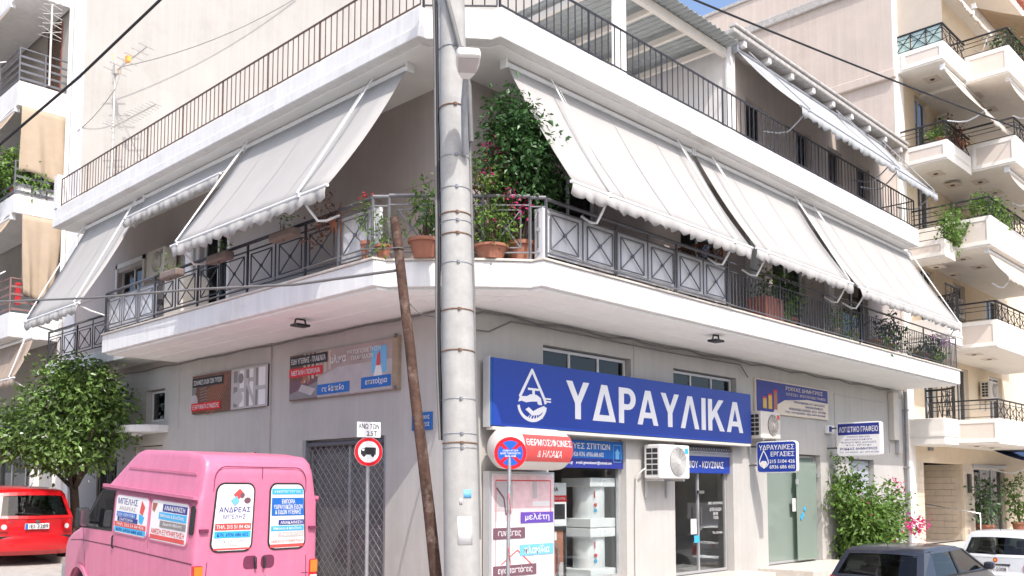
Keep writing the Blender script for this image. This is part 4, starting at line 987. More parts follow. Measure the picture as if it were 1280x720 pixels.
P.rect(.92, .535, .98, .60, 'sign_white', 'logo', h=.005); P.rect(.82, .60, 1.08, .635, 'sign_white', 'logo', h=.0055)
P.rect(1.20, .43, 1.36, .455, 'sign_white', 'logo', h=.008); P.rect(1.20, .475, 1.36, .50, 'sign_white', 'logo', h=.008)
P.poly([(.76, .29), (.84, .33), (.94, .27), (1.05, .32), (1.2, .37), (1.22, .30), (1.08, .22), (.92, .20)], 'sign_white', 'logo', h=.0055)
for k in range(6): P.poly([(.78 + k * .075, .145 + .015 * (k % 2)), (.82 + k * .07, .155), (.9 + k * .04, .24)], 'sign_white', 'logo', h=.006 + k * .0002)
MB().box(.4, 8.0, -.27, -.12, 2.50, 2.55).build('sign_tray', 'ac_cream', S, bevel=.005)
# boiler shaped sign
S = sign_thing('boiler_sign', (1.0, -.5, 1.88), 'ivory boiler shaped sign with red panel, under the blue shop sign')
MB().lathe((.42, -.46, 2.22), [(.0, -.16), (.12, -.15), (.24, -.1), (.31, 0), (.32, .12), (.32, 1.1), (.31, 1.22), (.24, 1.31), (.12, 1.35), (0, 1.36)], 32, axis=X, cap=False).build('boiler_shell', 'heater_ivory', S, smooth=50)
mb = MB()
for k in range(10):
    for j in range(1):
        t0, t1 = R_(-38 + 76 * k / 10), R_(-38 + 76 * (k + 1) / 10); r = .326
        mb.face([(.56, -.46 - r * math.cos(t0), 2.22 + r * math.sin(t0)), (1.64, -.46 - r * math.cos(t0), 2.22 + r * math.sin(t0)), (1.64, -.46 - r * math.cos(t1), 2.22 + r * math.sin(t1)), (.56, -.46 - r * math.cos(t1), 2.22 + r * math.sin(t1))])
mb.build('red_panel', 'print_coral', S, smooth=180)
wr = lambda v: V((v.x, -.46 - (.329) * math.cos((v.z - 2.22) / .326), 2.22 + .329 * math.sin((v.z - 2.22) / .326)))
P = Panel((.42, -.79, 1.9), X, Z, S, warp=wr)
P.text('ΘΕΡΜΟΣΙΦΩΝΕΣ', .17, .35, 1.19, .46, 'print_white', bold=.012); P.text('& ΗΛΙΑΚΑ', .42, .18, .98, .29, 'print_white', bold=.012)
MB().bar((.6, -.15, 2.22), (.6, 0, 2.22), .05).bar((1.4, -.15, 2.22), (1.4, 0, 2.22), .05).build('wall_bracket', 'alu', S)
# tall bathroom poster
S = sign_thing('poster_panel', (1.1, -.1, .0), 'tall white bathroom poster with purple and blue word labels left of the shop window')
MB().box(.42, 1.9, -.17, -.033, -.3, 1.88).build('poster_box', 'alu', S, bevel=.006)
P = Panel((.47, -.172, -.28), X, Z, S)
P.rect(.0, .0, 1.4, 2.12, 'print_white', 'poster_sheet', h=.001)
P.rect(.02, 1.4, 1.38, 2.1, 'print_pink', h=.004); P.rect(.02, .03, 1.38, .52, 'print_pink', h=.004)
P.rect(.05, 1.55, .45, 2.0, 'print_palegrey', h=.007); P.rect(.9, 1.62, 1.3, 1.7, 'print_white', h=.007); P.rect(.9, 1.74, 1.0, 2.02, 'print_palegrey', h=.007)
P.stroke([(.08, 2.02), (1.32, 2.02)], .018, 'print_coral', h=.01); P.stroke([(.08, 2.02), (.08, .3), (.5, .2)], .012, 'print_coral', h=.0105); P.stroke([(1.32, 2.02), (1.32, 1.5)], .012, 'print_coral', h=.0105)
P.stroke([(.1, 1.9), (.25, 1.75), (.3, 1.5)], .03, 'print_plum', h=.011); P.stroke([(.95, .45), (1.2, .2), (1.3, .3)], .03, 'print_plum', h=.011)
P.disc(.85, .4, .12, 'print_white', h=.007, sx=1.4); P.disc(1.15, .3, .09, 'print_palegrey', h=.0075, sx=1.3); P.stroke([(.2, .75), (.55, .95), (.9, .7)], .02, 'print_coral', h=.01)
for txt, x0, x1, y, m_ in (('μελέτη', .62, 1.38, 1.36, 'print_purple'), ('συνδέσεις', .02, .72, 1.13, 'print_plum'), ('πλακίδια', .6, 1.38, .86, 'print_sky'), ('εγκαταστάσεις', .02, .98, .56, 'print_plum'), ('αξεσουάρ', .62, 1.38, .02, 'print_purple')):
    P.rect(x0, y, x1, y + .17, m_, 'print', h=.013); P.text(txt, x0 + .1, y + .025, x1 - .1, y + .15, 'print_white', h=.017, bold=.006)
# band across the shop window
S = sign_thing('window_banner', (3.0, .06, 1.97), 'blue and violet banner across the top of the shop window with a house symbol')
P = Panel((1.97, .06, 1.97), X, Z, S)
MB().box(1.97, 4.03, .062, .075, 1.97, 2.45).build('banner_board', 'print_blue', S)
P.rect(.0, .0, 2.06, .17, 'print_navy', h=.001, t=.002); P.rect(.0, .17, 2.06, .27, 'print_blue', h=.001, t=.002)
P.text('ΕΠΙΣΚΕΥΕΣ ΣΠΙΤΙΩΝ', .1, .33, 1.68, .43, 'print_white', h=.005, bold=.02); P.text('ΤΗΛ. 215.5104.426 ΚΙΝ. 6936.686.602', .1, .20, 1.5, .28, 'print_white', h=.005, bold=.025)
P.text('www.generalpolis.gr    e-mail: generalcaestr@hotmail.com', .1, .055, 1.72, .125, 'print_white', h=.005, bold=.01)
for a, b in (((1.78, .12), (1.78, .42)), ((1.78, .42), (2.0, .42)), ((2.0, .42), (2.0, .12)), ((2.0, .12), (1.78, .12))): P.stroke([a, b], .012, 'print_sky', h=.005)
P.poly([(1.81, .27), (1.89, .36), (1.97, .27)], 'print_sky', h=.006); P.rect(1.84, .17, 1.94, .27, 'print_sky', h=.006)
# band over the shop door
S = sign_thing('door_banner', (6.7, .06, 1.93), 'blue banner with white capitals over the glass shop door')
MB().box(5.6, 7.7, .062, .075, 1.93, 2.27).build('banner_board', 'sign_blue', S)
P = Panel((5.6, .06, 1.93), X, Z, S)
P.text('ΜΠΑΝΙΟΥ - ΚΟΥΖΙΝΑΣ', .12, .1, 1.85, .24, 'print_white', bold=.02)
MB().box(5.6, 7.7, .062, .08, 2.272, 2.44).build('shutter_slats', 'alu', S)
P.text('ΑΝΑΚΑΙΝΙΣΗ', .55, .39, 1.35, .47, 'print_white', h=.0, bold=.02)
# projecting blue sign
def proj_sign(name, label, x, y0, w, z0, h, face, th=.16):
    S = sign_thing(name, (x, y0 - w / 2, z0), label)
    MB().plate(V((x - th / 2, y0, z0)), -Y, Z, -X, rr(0, 0, w, h, .07), -th, 0).build('sign_box', 'sign_white', S, smooth=40, bevel=.006)
    MB().tube([(x, y0, z0 + h * .85), (x, .0, z0 + h * .85)], .02, 6).build('bracket', 'iron_grey', S); MB().tube([(x, y0, z0 + h * .25), (x, .0, z0 + h * .25)], .02, 6).build('bracket', 'iron_grey', S)
    return S, Panel((x - th / 2, y0, z0), -Y, Z, S)
S, P = proj_sign('projecting_sign', 'small blue projecting sign with droplet and phone numbers beside the office door', 8.4, -.22, .88, 1.95, .66, 'sign_blue')
P.rrect(.02, .02, .9, .64, .06, 'sign_blue', 'sign_face', h=.001, t=.003)
P.text('ΥΔΡΑΥΛΙΚΕΣ', .06, .48, .86, .585, 'print_white', bold=.03); P.text('ΕΡΓΑΣΙΕΣ', .33, .34, .86, .44, 'print_white', bold=.03)
P.text('215 5104 426', .3, .2, .87, .275, 'print_white', bold=.03); P.text('6936 686 602', .3, .085, .87, .16, 'print_white', bold=.03)
P.stroke(drop_pts(.17, .23, .11, 24), .022, 'print_white', h=.006); P.poly([(.07, .2), (.13, .25), (.22, .25), (.25, .18), (.2, .14), (.12, .15)], 'print_white', 'logo', h=.007); P.disc(.17, .12, .03, 'print_white', h=.008)
S, P = proj_sign('projecting_sign', 'white projecting office sign with blue heading above the bougainvillea', 12.15, -.28, 1.06, 2.4, .8, 'sign_white')
P.rect(.03, .03, 1.03, .77, 'print_white', 'sign_face', h=.001)
P.rect(.03, .50, 1.03, .77, 'print_navy', h=.004); P.text('ΛΟΓΙΣΤΙΚΟ ΓΡΑΦΕΙΟ', .06, .56, 1.0, .7, 'print_white', h=.008, bold=.02)
for k, (txt, a, b) in enumerate((('ΤΗΡΗΣΗ ΒΙΒΛΙΩΝ', .25, .8), ('ΜΗΧΑΝΟΓΡΑΦΗΣΗ', .2, .85), ('ΦΟΡΟΛΟΓΙΚΕΣ ΔΗΛΩΣΕΙΣ', .1, .96), ('Φ.Π.Α. - ΕΡΓΑΤΙΚΑ', .22, .84))): P.text(txt, a, .43 - k * .065, b, .47 - k * .065, 'print_navy', h=.005)
P.text('ΡΟΚΚΑΣ ΔΗΜΗΤΡΙΟΣ', .08, .14, .98, .2, 'print_navy', h=.005, bold=.02); P.text('Τηλ. 210 4623020 - Κιν. 6974 832368', .06, .06, 1.0, .105, 'print_navy', h=.005)
# wall board
S = sign_thing('office_board', (10.4, -.05, 3.2), 'cream and violet office board with stacked coins fixed high on the grey wall')
MB().box(8.62, 12.12, -.06, -.003, 3.28, 4.02).build('board', 'print_cream', S, bevel=.006)
P = Panel((8.62, -.062, 3.28), X, Z, S)
P.poly([(.03, .03), (.03, .71), (3.47, .71), (3.47, .40), (2.4, .42), (1.3, .34), (.9, .2), (.75, .03)], 'print_navy', h=.001)
for k, hh in enumerate((.22, .3, .4)): P.rect(.3 + k * .24, .1, .46 + k * .24, .1 + hh, 'print_gold' if k < 2 else 'print_copper', h=.004 + k * .001); P.rect(.3 + k * .24, .1 + hh, .46 + k * .24, .14 + hh, 'print_red', h=.0045 + k * .001)
P.text('ΡΟΚΚΑΣ ΔΗΜΗΤΡΙΟΣ', 1.35, .57, 3.2, .66, 'print_cream', h=.005, bold=.01); P.text('ΛΟΓΙΣΤΙΚΟ - ΦΟΡΟΤΕΧΝΙΚΟ ΓΡΑΦΕΙΟ', 1.35, .455, 3.35, .52, 'print_cream', h=.005)
for k, (txt, a, b) in enumerate((('ΤΗΡΗΣΗ ΒΙΒΛΙΩΝ Α΄ Β΄ Γ΄ ΚΑΤΗΓΟΡΙΑΣ', 1.7, 3.3), ('ΜΗΧΑΝΟΓΡΑΦΗΣΗ', 2.3, 3.2), ('ΦΟΡΟΛΟΓΙΚΕΣ ΔΗΛΩΣΕΙΣ - Φ.Π.Α. - ΕΡΓΑΤΙΚΑ', 1.5, 3.35), ('Τηλ. 210 4623020 - Κιν. 6974 832368', 1.3, 3.3))): P.text(txt, a, .30 - k * .083, b, .355 - k * .083, 'print_navy', h=.005, bold=.01)
MB().box(12.0, 12.36, -.1, -.002, 2.96, 3.16).build('keypad_box', 'print_white', S, bevel=.008); P.rect(3.42, -.28, 3.56, -.15, 'print_navy', 'keypad', h=.042)
# left wall boards
S = sign_thing('pipe_poster', (-.06, 6.8, 3.18), 'advertising board with copper and grey pipes on the left street wall')
MB().box(-.07, -.003, 5.3, 8.28, 3.18, 3.98).build('board', 'print_black', S, bevel=.004)
P = Panel((-.072, 8.28, 3.18), -Y, Z, S)
P.rect(.0, .0, 1.62, .8, 'print_brown', h=.001); P.rect(1.62, .0, 2.98, .8, 'print_palegrey', h=.001)
for k in range(9):
    a = .45 + k * .06; P.ring(.55, .9, a, a + .022, 'print_copper', h=.004 + k * .0003, a0=R_(-85), a1=R_(-12), n=14)
for k in range(6): P.stroke([(.35, .2 + k * .06), (.62, .23 + k * .06)], .018, 'print_grey', h=.008)
P.disc(.1, .25, .16, 'print_palegrey', h=.0075); P.disc(.1, .5, .1, 'print_grey', h=.0075)
for x_, w_, m_ in ((1.72, .14, 'print_grey'), (1.95, .17, 'print_white'), (2.2, .1, 'print_grey'), (2.32, .14, 'print_white'), (2.55, .07, 'print_grey'), (2.66, .24, 'print_white')): P.rect(x_, .04, x_ + w_, .76, m_, h=.004); P.rect(x_ - .02, .42 + .1 * math.sin(x_ * 9), x_ + w_ + .02, .5 + .1 * math.sin(x_ * 9), 'print_palegrey', h=.0065)
P.disc(1.88, .22, .13, 'print_palegrey', h=.009, sx=1.5); P.stroke([(2.2, .55), (2.5, .1)], .09, 'print_palegrey', h=.009); P.disc(2.0, .6, .1, 'print_grey', h=.0095)
P.rect(.03, .56, 1.32, .74, 'print_black', h=.012); P.text('ΣΩΛΗΝΕΣ ΟΛΩΝ ΤΩΝ ΤΥΠΩΝ', .08, .6, 1.26, .7, 'print_white', h=.016, bold=.02)
P.rect(.0, .06, 1.22, .22, 'print_red', h=.012); P.text('ΕΞΑΡΤΗΜΑΤΑ ΣΥΝΔΕΣΗΣ', .06, .095, 1.16, .185, 'print_white', h=.016, bold=.02)
S = sign_thing('tile_poster', (-.06, 3.0, 3.2), 'advertising board with tiled room picture, beside the wooden pole on the left street wall')
MB().box(-.07, -.003, 1.56, 4.55, 3.21, 4.04).build('board', 'print_grey', S, bevel=.004)
MB().box(-.075, -.002, 1.42, 1.558, 3.2, 4.08).build('board_frame', 'wood_shutter', S); 
for zz in (3.2, 4.04): MB().lathe((-.08, 1.47, zz), [(.03, 0), (.03, .06)], 8).build('board_clamp', 'iron_grey', S)
P = Panel((-.072, 4.55, 3.21), -Y, Z, S)
P.rect(.0, .0, .9, .83, 'print_brown', h=.001); P.rect(.9, .0, 2.99, .83, 'print_room', h=.001); P.rect(.02, .02, .9, .35, 'print_plum', h=.003)
for k in range(7): P.rect(.45 + k * .13, .3 + .03 * k, .52 + k * .13, .82, 'print_wood', h=.004)
P.poly([(.9, .35), (1.5, .5), (2.99, .5), (2.99, .02), (.9, .02)], 'print_palegrey', h=.0045); P.poly([(.0, .02), (.9, .02), (.9, .3), (.0, .12)], 'print_grey', h=.005)
P.poly([(.3, .17), (.7, .06), (.85, .17), (.4, .28)], 'print_palegrey', h=.008); P.stroke([(.4, .3), (.55, .45), (.62, .3)], .07, 'print_copper', h=.009)
P.rect(2.45, .3, 2.85, .74, 'print_sky', h=.006); P.poly([(2.5, .22), (2.75, .22), (2.7, .45), (2.6, .5)], 'print_white', h=.008); P.poly([(2.58, .42), (2.7, .42), (2.68, .66), (2.6, .6)], 'print_coral', h=.009)
P.rect(.03, .62, 1.2, .80, 'print_black', h=.012); P.text('ΕΙΔΗ ΥΓΙΕΙΝΗΣ - ΠΛΑΚΑΚΙΑ', .07, .66, 1.15, .76, 'print_white', h=.016, bold=.02)
P.rect(.0, .42, 1.05, .58, 'print_red', h=.012); P.text('ΜΕΓΑΛΗ ΠΟΙΚΙΛΙΑ', .08, .455, .98, .545, 'print_white', h=.016, bold=.02)
P.text('υλικα', 1.3, .57, 1.75, .72, 'print_white', h=.016, bold=.03); P.text('για', 1.78, .68, 1.92, .75, 'print_white', h=.016, bold=.01); P.text('ΤΟΠΟΘΕΤΗΣΗ', 1.94, .67, 2.7, .75, 'print_white', h=.016, bold=.02); P.text('ΠΛΑΚΙΔΙΩΝ', 1.9, .57, 2.5, .645, 'print_white', h=.016, bold=.02)
P.rect(.9, .05, 1.85, .23, 'print_blue', h=.012); P.text('σε δάπεδο', 1.05, .09, 1.7, .2, 'print_white', h=.016, bold=.02)
P.rect(2.18, .06, 2.97, .25, 'print_blue', h=.012); P.text('επιτοίχια', 2.3, .1, 2.88, .22, 'print_white', h=.016, bold=.02)
S = sign_thing('low_poster', (-.05, 7, 1.3), 'low advertising board with reddish print, mostly hidden behind the pink van')
MB().box(-.06, -.003, 5.75, 8.2, 1.5, 2.32).build('board', 'print_pink', S, bevel=.004)
P = Panel((-.062, 8.2, 1.5), -Y, Z, S)
for k in range(9): P.stroke([(.5 + k * .22, .3), (.42 + k * .22 + .15 * (k % 3), .8)], .07, ('print_plum', 'print_coral', 'print_red')[k % 3], h=.004 + k * .0005)
# street name plaque
S = sign_thing('street_plaque', (-.02, .8, 2.5), 'small blue street name plaque on the grey wall behind the wooden pole')
MB().box(-.025, -.002, .64, 1.12, 2.52, 2.8).build('plate', 'plaque_blue', S, bevel=.005)
P = Panel((-.026, 1.12, 2.52), -Y, Z, S)
P.text('ΟΔΟΣ ΝΙΚΗΣ', .05, .17, .43, .23, 'print_white', h=.003, bold=.01); P.text('ΝΙΚΟΣ', .2, .06, .43, .12, 'print_white', h=.003, bold=.01)

# mesh shutter over the left shop window
S = thing('mesh_shutter', (.05, 3, -.6), 'diamond mesh roller shutter closing the shop window on the left street', 'shutter')
mb = MB(); w_, h_ = 2.38, 3.14; st = .17; k = -int(h_ / st) - 1
while k * st < w_:
    a = k * st
    x0_, x1_ = max(0, a), min(w_, a + h_)
    if x1_ > x0_: mb.tube([(.06, 4.19 - x0_, -.68 + (x0_ - a)), (.06, 4.19 - x1_, -.68 + (x1_ - a))], .006, 4); mb.tube([(.07, 4.19 - x0_, -.68 + h_ - (x0_ - a)), (.07, 4.19 - x1_, -.68 + h_ - (x1_ - a))], .006, 4)
    k += 1
tag(mb.build('mesh_curtain', 'galv', S), kind='stuff')
MB().box(.01, .12, 4.12, 4.2, -.68, 2.48).build('guide_rail', 'galv', S); MB().box(.01, .12, 1.8, 1.86, -.68, 2.48).build('guide_rail', 'galv', S)
MB().tube([(.08, 4.15, 2.4), (.08, 1.85, 2.4)], .045, 8).build('shutter_roll', 'iron_grey', S)
# rolled lattice above the shop door
S = thing('door_grille', (6.65, .02, 2.4), 'rolled up lattice grille above the glass shop door', 'grille')
mb = MB()
for k in range(22): mb.tube([(5.62 + k * .095, .02, 2.36), (5.62 + k * .095 + .09, .02, 2.49)], .006, 4); mb.tube([(5.62 + k * .095 + .09, .03, 2.36), (5.62 + k * .095, .03, 2.49)], .006, 4)
tag(mb.build('lattice', 'iron_grey', S), kind='stuff'); MB().box(5.6, 7.7, -.01, .04, 2.34, 2.358).build('bottom_rail', 'alu', S)

# ================================================================== air conditioners
def ac_unit(name, label, loc, rz=0, w=.9, h=.62, d=.34, m='ac_white', fan=.22, logo='print_cyan'):
    """local: front faces -Y, back at y=0, base at z=0"""
    t = thing(name, (0, 0, 0), label, 'air conditioner', 'outdoor air conditioner units')
    MB().box(0, w, -d, -.0, 0, h).build('casing', m, t, bevel=.025, seg=3)
    cx = w * .60
    mb = MB().lathe((cx, -d - .004, h * .5), [(fan + .03, 0), (fan + .03, .006)], 32, axis=-Y); mb.build('fan_recess', 'ac_dark', t)
    mb = MB()
    for k in range(7):
        r = fan * (k + 1) / 7 + .015
        mb.tube([(cx + r * math.cos(R_(a)), -d - .014, h * .5 + r * math.sin(R_(a))) for a in range(0, 361, 12)], .0065, 5, cap=False)
    for a in range(0, 360, 30): mb.bar((cx, -d - .014, h * .5), (cx + fan * math.cos(R_(a)), -d - .014, h * .5 + fan * math.sin(R_(a))), .006)
    mb.lathe((cx, -d - .02, h * .5), [(.04, 0), (.04, .012)], 14, axis=-Y)
    mb.build('fan_grille', m, t)
    mb = MB(); g = MB()
    for i in range(2):
        for j in range(5): mb.box(-.004, -.0, -d + .05 + i * (d - .1) / 2 + .008, -d + .05 + (i + 1) * (d - .1) / 2 - .008, .06 + j * (h - .12) / 5 + .01, .06 + (j + 1) * (h - .12) / 5 - .012)
    tag(mb.build('side_grille', 'ac_dark', t), kind='stuff')
    P = Panel((0, -d - .001, 0), X, Z, t); P.rect(w - .16, h - .16, w - .05, h - .06, logo, 'logo', h=.002); 
    for xx in (.12, w - .16): MB().box(xx, xx + .04, -d * .9, .08, -.045, -.003).box(xx, xx + .04, .04, .079, -.35, -.046).build('bracket', 'alu', t)
    t.location = loc; t.rotation_euler = (0, 0, rz); return t
ac_unit('air_conditioner', 'white air conditioner with silver fan grille between shop window and glass door', (4.45, -.1, 1.8), w=.95, h=.62, d=.36, m='ac_white', fan=.24)
ac_unit('air_conditioner', 'older cream air conditioner at the right end of the blue shop sign', (8.22, -.1, 2.68), w=.84, h=.58, d=.3, m='ac_cream', fan=.2, logo='print_coral')
ac_unit('air_conditioner', 'air conditioner hung on the wall of the left balcony, behind the half rolled awning', (-.1, 9.95, 6.3), rz=-math.pi / 2, w=.85, h=.6, d=.3, m='ac_cream', fan=.2, logo='print_grey')
ac_unit('air_conditioner', 'air conditioner on the left block beside the bunched curtain', (-.06, 18.2, 7.55), rz=-math.pi / 2, w=.85, h=.6, d=.3, m='ac_cream', fan=.2, logo='print_grey')
for (xx, zz), l in zip(((20.2, 12.7), (20.4, 9.6), (20.4, 6.95), (23.4, 4.6)), ('air conditioner below the topmost balcony of the right block', 'air conditioner behind the plants on the third floor of the right block', 'air conditioner behind the rounded balcony of the right block', 'air conditioner lowest down on the right block, above the shop')):
    ac_unit('air_conditioner', l, (xx, -.08, zz), w=.85, h=.6, d=.3, m='ac_cream', fan=.2, logo='print_grey')
MB().tube([(4.5, -.12, 2.0), (4.35, -.14, 1.95), (4.28, -.06, 1.85), (4.27, -.03, 1.2), (4.27, -.03, 0)], .018, 6).build('drain_hose', 'cable_white', None, smooth=60)
tag(bpy.data.objects['drain_hose'], 'white drain hose running down the wall left of the white air conditioner', 'hose')

# ================================================================== goods inside the shop
def heater(name, label, x, y, z):
    t = thing(name, (x, y, z), label, 'water heater', 'wrapped water heaters in the shop window')
    MB().lathe((x, y, z + .08), [(.27, 0), (.29, .02), (.29, .66), (.27, .7), (.1, .73)], 28).build('tank', 'interior_white', t, smooth=50)
    for zz in (z, z + .72): MB().box(x - .36, x + .36, y - .34, y + .34, zz, zz + .16).build('foam_pad', 'interior_white', t, bevel=.012)
    for k, m_ in enumerate(('print_red', 'print_cyan')): MB().lathe((x - .14, y - .26, z + .3 + (1 - k) * .1), [(.03, 0), (.03, .03)], 12, axis=-Y).build('dial', m_, t)
    MB().box(x - .17, x - .15, y - .28, y - .27, z + .52, z + .64).build('marking', 'print_red', t)
    mb = MB()
    for k in range(12): mb.v += [V((x - .4 + .8 * k / 11, y - .37 + .03 * math.sin(k * 1.9), z + .02)), V((x - .38 + .76 * k / 11, y - .36 + .03 * math.sin(k * 1.3 + 1), z + .85))]
    for k in range(11): mb.f.append([2 * k, 2 * k + 2, 2 * k + 3, 2 * k + 1])
    mb.build('plastic_film', 'plastic_wrap', t, smooth=180)
heater('water_heater', 'upper of two white wrapped water heaters stacked in the shop window', 3.68, .58, .93)
heater('water_heater', 'lower of two white wrapped water heaters stacked in the shop window', 3.68, .58, .04)
S = thing('display_stand', (2.55, .55, -.05), 'white display stand with built in cistern and dark framed picture in the shop window', 'display')
MB().box(2.1, 2.98, .5, .7, -.05, 1.72).build('stand_body', 'interior_white', S, bevel=.01)
P = Panel((2.1, .498, -.05), X, Z, S)
P.text('KARIBA', .27, 1.62, .65, 1.69, 'print_black', bold=.02); P.rect(.0, 1.44, .88, 1.55, 'print_red', h=.002); P.text('ΔΕΣ ΤΗΝ ΔΙΑΦΟΡΑ ΠΟΥ ΕΧΟΥΝ', .05, 1.47, .83, 1.52, 'print_white', h=.006)
P.rect(.05, 1.14, .38, 1.4, 'print_palegrey', h=.002); P.disc(.2, 1.27, .07, 'print_white', h=.006); P.rect(.44, 1.14, .83, 1.4, 'print_black', h=.002)
for a in ((.05, .0, .83, .05), (.05, .95, .83, 1.02), (.05, .05, .1, .95), (.78, .05, .83, .95)): P.rect(*a, 'ac_dark', h=.004, t=.03)
P.rect(.1, .4, .78, .95, 'terracotta', h=.002); P.rect(.1, .05, .78, .4, 'print_palegrey', h=.0025); P.disc(.44, .42, .25, 'brick_red', h=.005); P.rect(.28, .78, .6, .93, 'print_white', h=.006)
mb = MB().tube([(2.4, .44, .0), (2.4, .44, .55)] + [(2.54 - .14 * math.cos(R_(a)), .44, .55 + .14 * math.sin(R_(a))) for a in range(15, 180, 15)] + [(2.68, .44, .55), (2.68, .44, .0)], .016, 8); mb.build('towel_rail', 'chrome', S, smooth=60)
S = thing('shop_shelves', (3.2, 3.2, -.05), 'dark shelves of boxed goods at the back of the shop', 'shelves')
rnd = random.Random(5)
for zz in (.4, .95, 1.5, 2.05): MB().box(2.0, 4.9, 2.7, 3.1, zz, zz + .03).build('shelf', 'interior_dark', S)
for zz in (.43, .98, 1.53, 2.08):
    xx = 2.05
    while xx < 4.7:
        w_ = rnd.uniform(.15, .35); MB().box(xx, xx + w_, 2.72, 3.0, zz, zz + rnd.uniform(.2, .42)).build('carton', rnd.choice(['cardboard', 'interior_dark', 'print_grey', 'interior', 'print_plum', 'print_palegrey']), S); xx += w_ + .04
S = thing('counter', (6.6, 2.6, -.05), 'wooden counter seen through the glass shop door', 'counter')
MB().box(5.6, 7.6, 2.4, 2.9, -.05, 1.0).build('counter_body', 'cardboard', S, bevel=.01); MB().box(5.5, 7.7, 2.3, 3.0, 1.002, 1.05).build('counter_top', 'wood_shutter', S, bevel=.01)
S = thing('wall_cabinet', (7.2, 3.6, 0), 'tall brown cabinet behind the glass shop door', 'cabinet')
MB().box(6.6, 7.7, 3.3, 3.9, -.05, 2.3).build('cabinet_body', 'wood_shutter', S, bevel=.01)
for k in range(2): MB().box(6.63 + k * .54, 7.13 + k * .54, 3.27, 3.299, .05, 2.25).build('cabinet_door', 'cardboard', S, bevel=.005)
# small notices on the shop door
P0 = thing('door_notice', (7.2, .1, .9), 'opening hours in white letters on the glass shop door', 'lettering')
P = Panel((6.9, .128, .75), X, Z, P0)
P.text('ΩΡΕΣ ΛΕΙΤΟΥΡΓΙΑΣ', .05, .55, .6, .6, 'print_white', h=.002, bold=.01); P.text('ΔΕΥΤΕΡΑ-ΠΑΡΑΣΚΕΥΗ\n8:00-14:00\n17:30-20:30', .1, .25, .55, .48, 'print_white', h=.002); P.text('ΤΗΛ. 2155104426', .2, -.05, .58, 0, 'print_white', h=.002)
for (xx, zz, w_, h_, m_, l) in ((6.3, .72, .2, .3, 'print_white', 'white paper notice taped on the glass door by the lock'), (6.42, .55, .18, .14, 'print_cyan', 'small cyan sticker on the glass door')):
    tag(MB().box(xx, xx + w_, .12, .125, zz, zz + h_).build('door_sticker', m_, None), l, 'notice')
# bathroom goods behind the mesh shutter
S = thing('bathtub_display', (.9, 3, -.05), 'pale bathroom basins on display behind the mesh shutter', 'display')
MB().box(.6, 1.3, 2.2, 3.1, -.05, .8).build('cabinet', 'interior_white', S, bevel=.02); MB().box(.55, 1.35, 2.15, 3.15, .802, .95).build('basin', 'porcelain', S, bevel=.05, seg=3)
MB().box(.7, .75, 3.25, 3.9, .4, 1.9).build('mirror', 'alu', S, bevel=.01); MB().lathe((.9, 3.55, -.05), [(.2, 0), (.18, .3), (.3, .7), (.32, .75), (.2, .76)], 24).build('pedestal_basin', 'porcelain', S, smooth=50)
# ================================================================== poles and street furniture
UP = thing('utility_pole', (-1.69, -1.87, gz(-1.87) + .1), 'round concrete utility pole with metal bands standing in front of the building corner', 'pole')
pc = lambda z: V((-1.69 - .0155 * z, -1.87 + .0163 * z, z))
MB().tube([pc(z) for z in (-.7, 0, 2, 4, 6, 8, 9.8)], [.228, .223, .211, .195, .176, .157, .143], 32).build('shaft', 'concrete_pole', UP, smooth=50)
prad = lambda z: .223 - .0082 * z
for z, m_ in ((6.34, 'band_rust'), (5.7, 'galv'), (5.3, 'galv'), (4.98, 'band_rust'), (4.88, 'galv'), (4.72, 'band_rust'), (4.36, 'galv'), (3.78, 'band_rust'), (3.28, 'band_rust'), (2.69, 'galv'), (2.27, 'galv'), (2.1, 'galv'), (2.16, 'band_rust'), (7.1, 'galv')):
    r = prad(z) + .006
    MB().tube([pc(z) + V((r * math.cos(R_(a)), r * math.sin(R_(a)), .004 * math.sin(R_(a * 2)))) for a in range(0, 361, 15)], .007 if m_ == 'galv' else .010, 6, cap=False).build('band', m_, UP, smooth=60)
    d_ = V((-.6, -.8, 0)); MB().box(*(lambda c: (c.x - .018, c.x + .018, c.y - .018, c.y + .018, z - .016, z + .016))(pc(z) + d_ * r)).build('band_buckle', m_, UP)
for dx, m_, rr_ in ((-.235, 'cable_black', .022), (-.27, 'cable_grey', .018), (-.19, 'galv', .016)):
    off = V((.695, -.719, 0)) * dx
    MB().tube([pc(z) * 1.0 + off * (1 - .02 * z) + V((.02 * math.sin(z * 1.7 + dx * 9), .02 * math.cos(z * 2.1), 0)) for z in [i * .45 + (2.2 if dx != -.19 else 1.0) for i in range(14 if dx != -.19 else 16)]], rr_, 7).build('pole_cable', m_, UP, smooth=60)
MB().tube([pc(z) + V((.695, -.719, 0)) * (.225 - .006 * z) for z in (1.0, 2.5, 4.0, 5.2, 6.4)], .02, 7).build('pole_conduit', 'cable_grey', UP, smooth=60)
MB().tube([pc(7.9) + V((-.2, -.05, 0)), pc(7.2) + V((-.12, -.2, 0)), pc(6.6) + V((.06, -.22, 0)), pc(5.9) + V((.1, -.2, 0))], .03, 8).build('pole_cable', 'cable_grey', UP, smooth=60)
def pole_paper(a0, a1, z0, z1, m):
    q = MB(); n = 8                                    # paper pasted round the shaft
    for k in range(n + 1):
        a = R_(a0 + (a1 - a0) * k / n)
        for z in (z0, z1): q.v.append(pc(z) + V((math.cos(a), math.sin(a), 0)) * (prad(z) + .006))
    for k in range(n): q.f.append([2 * k, 2 * k + 2, 2 * k + 3, 2 * k + 1])
    return q.build('paper_notice', m, UP, smooth=180, solid=.002)
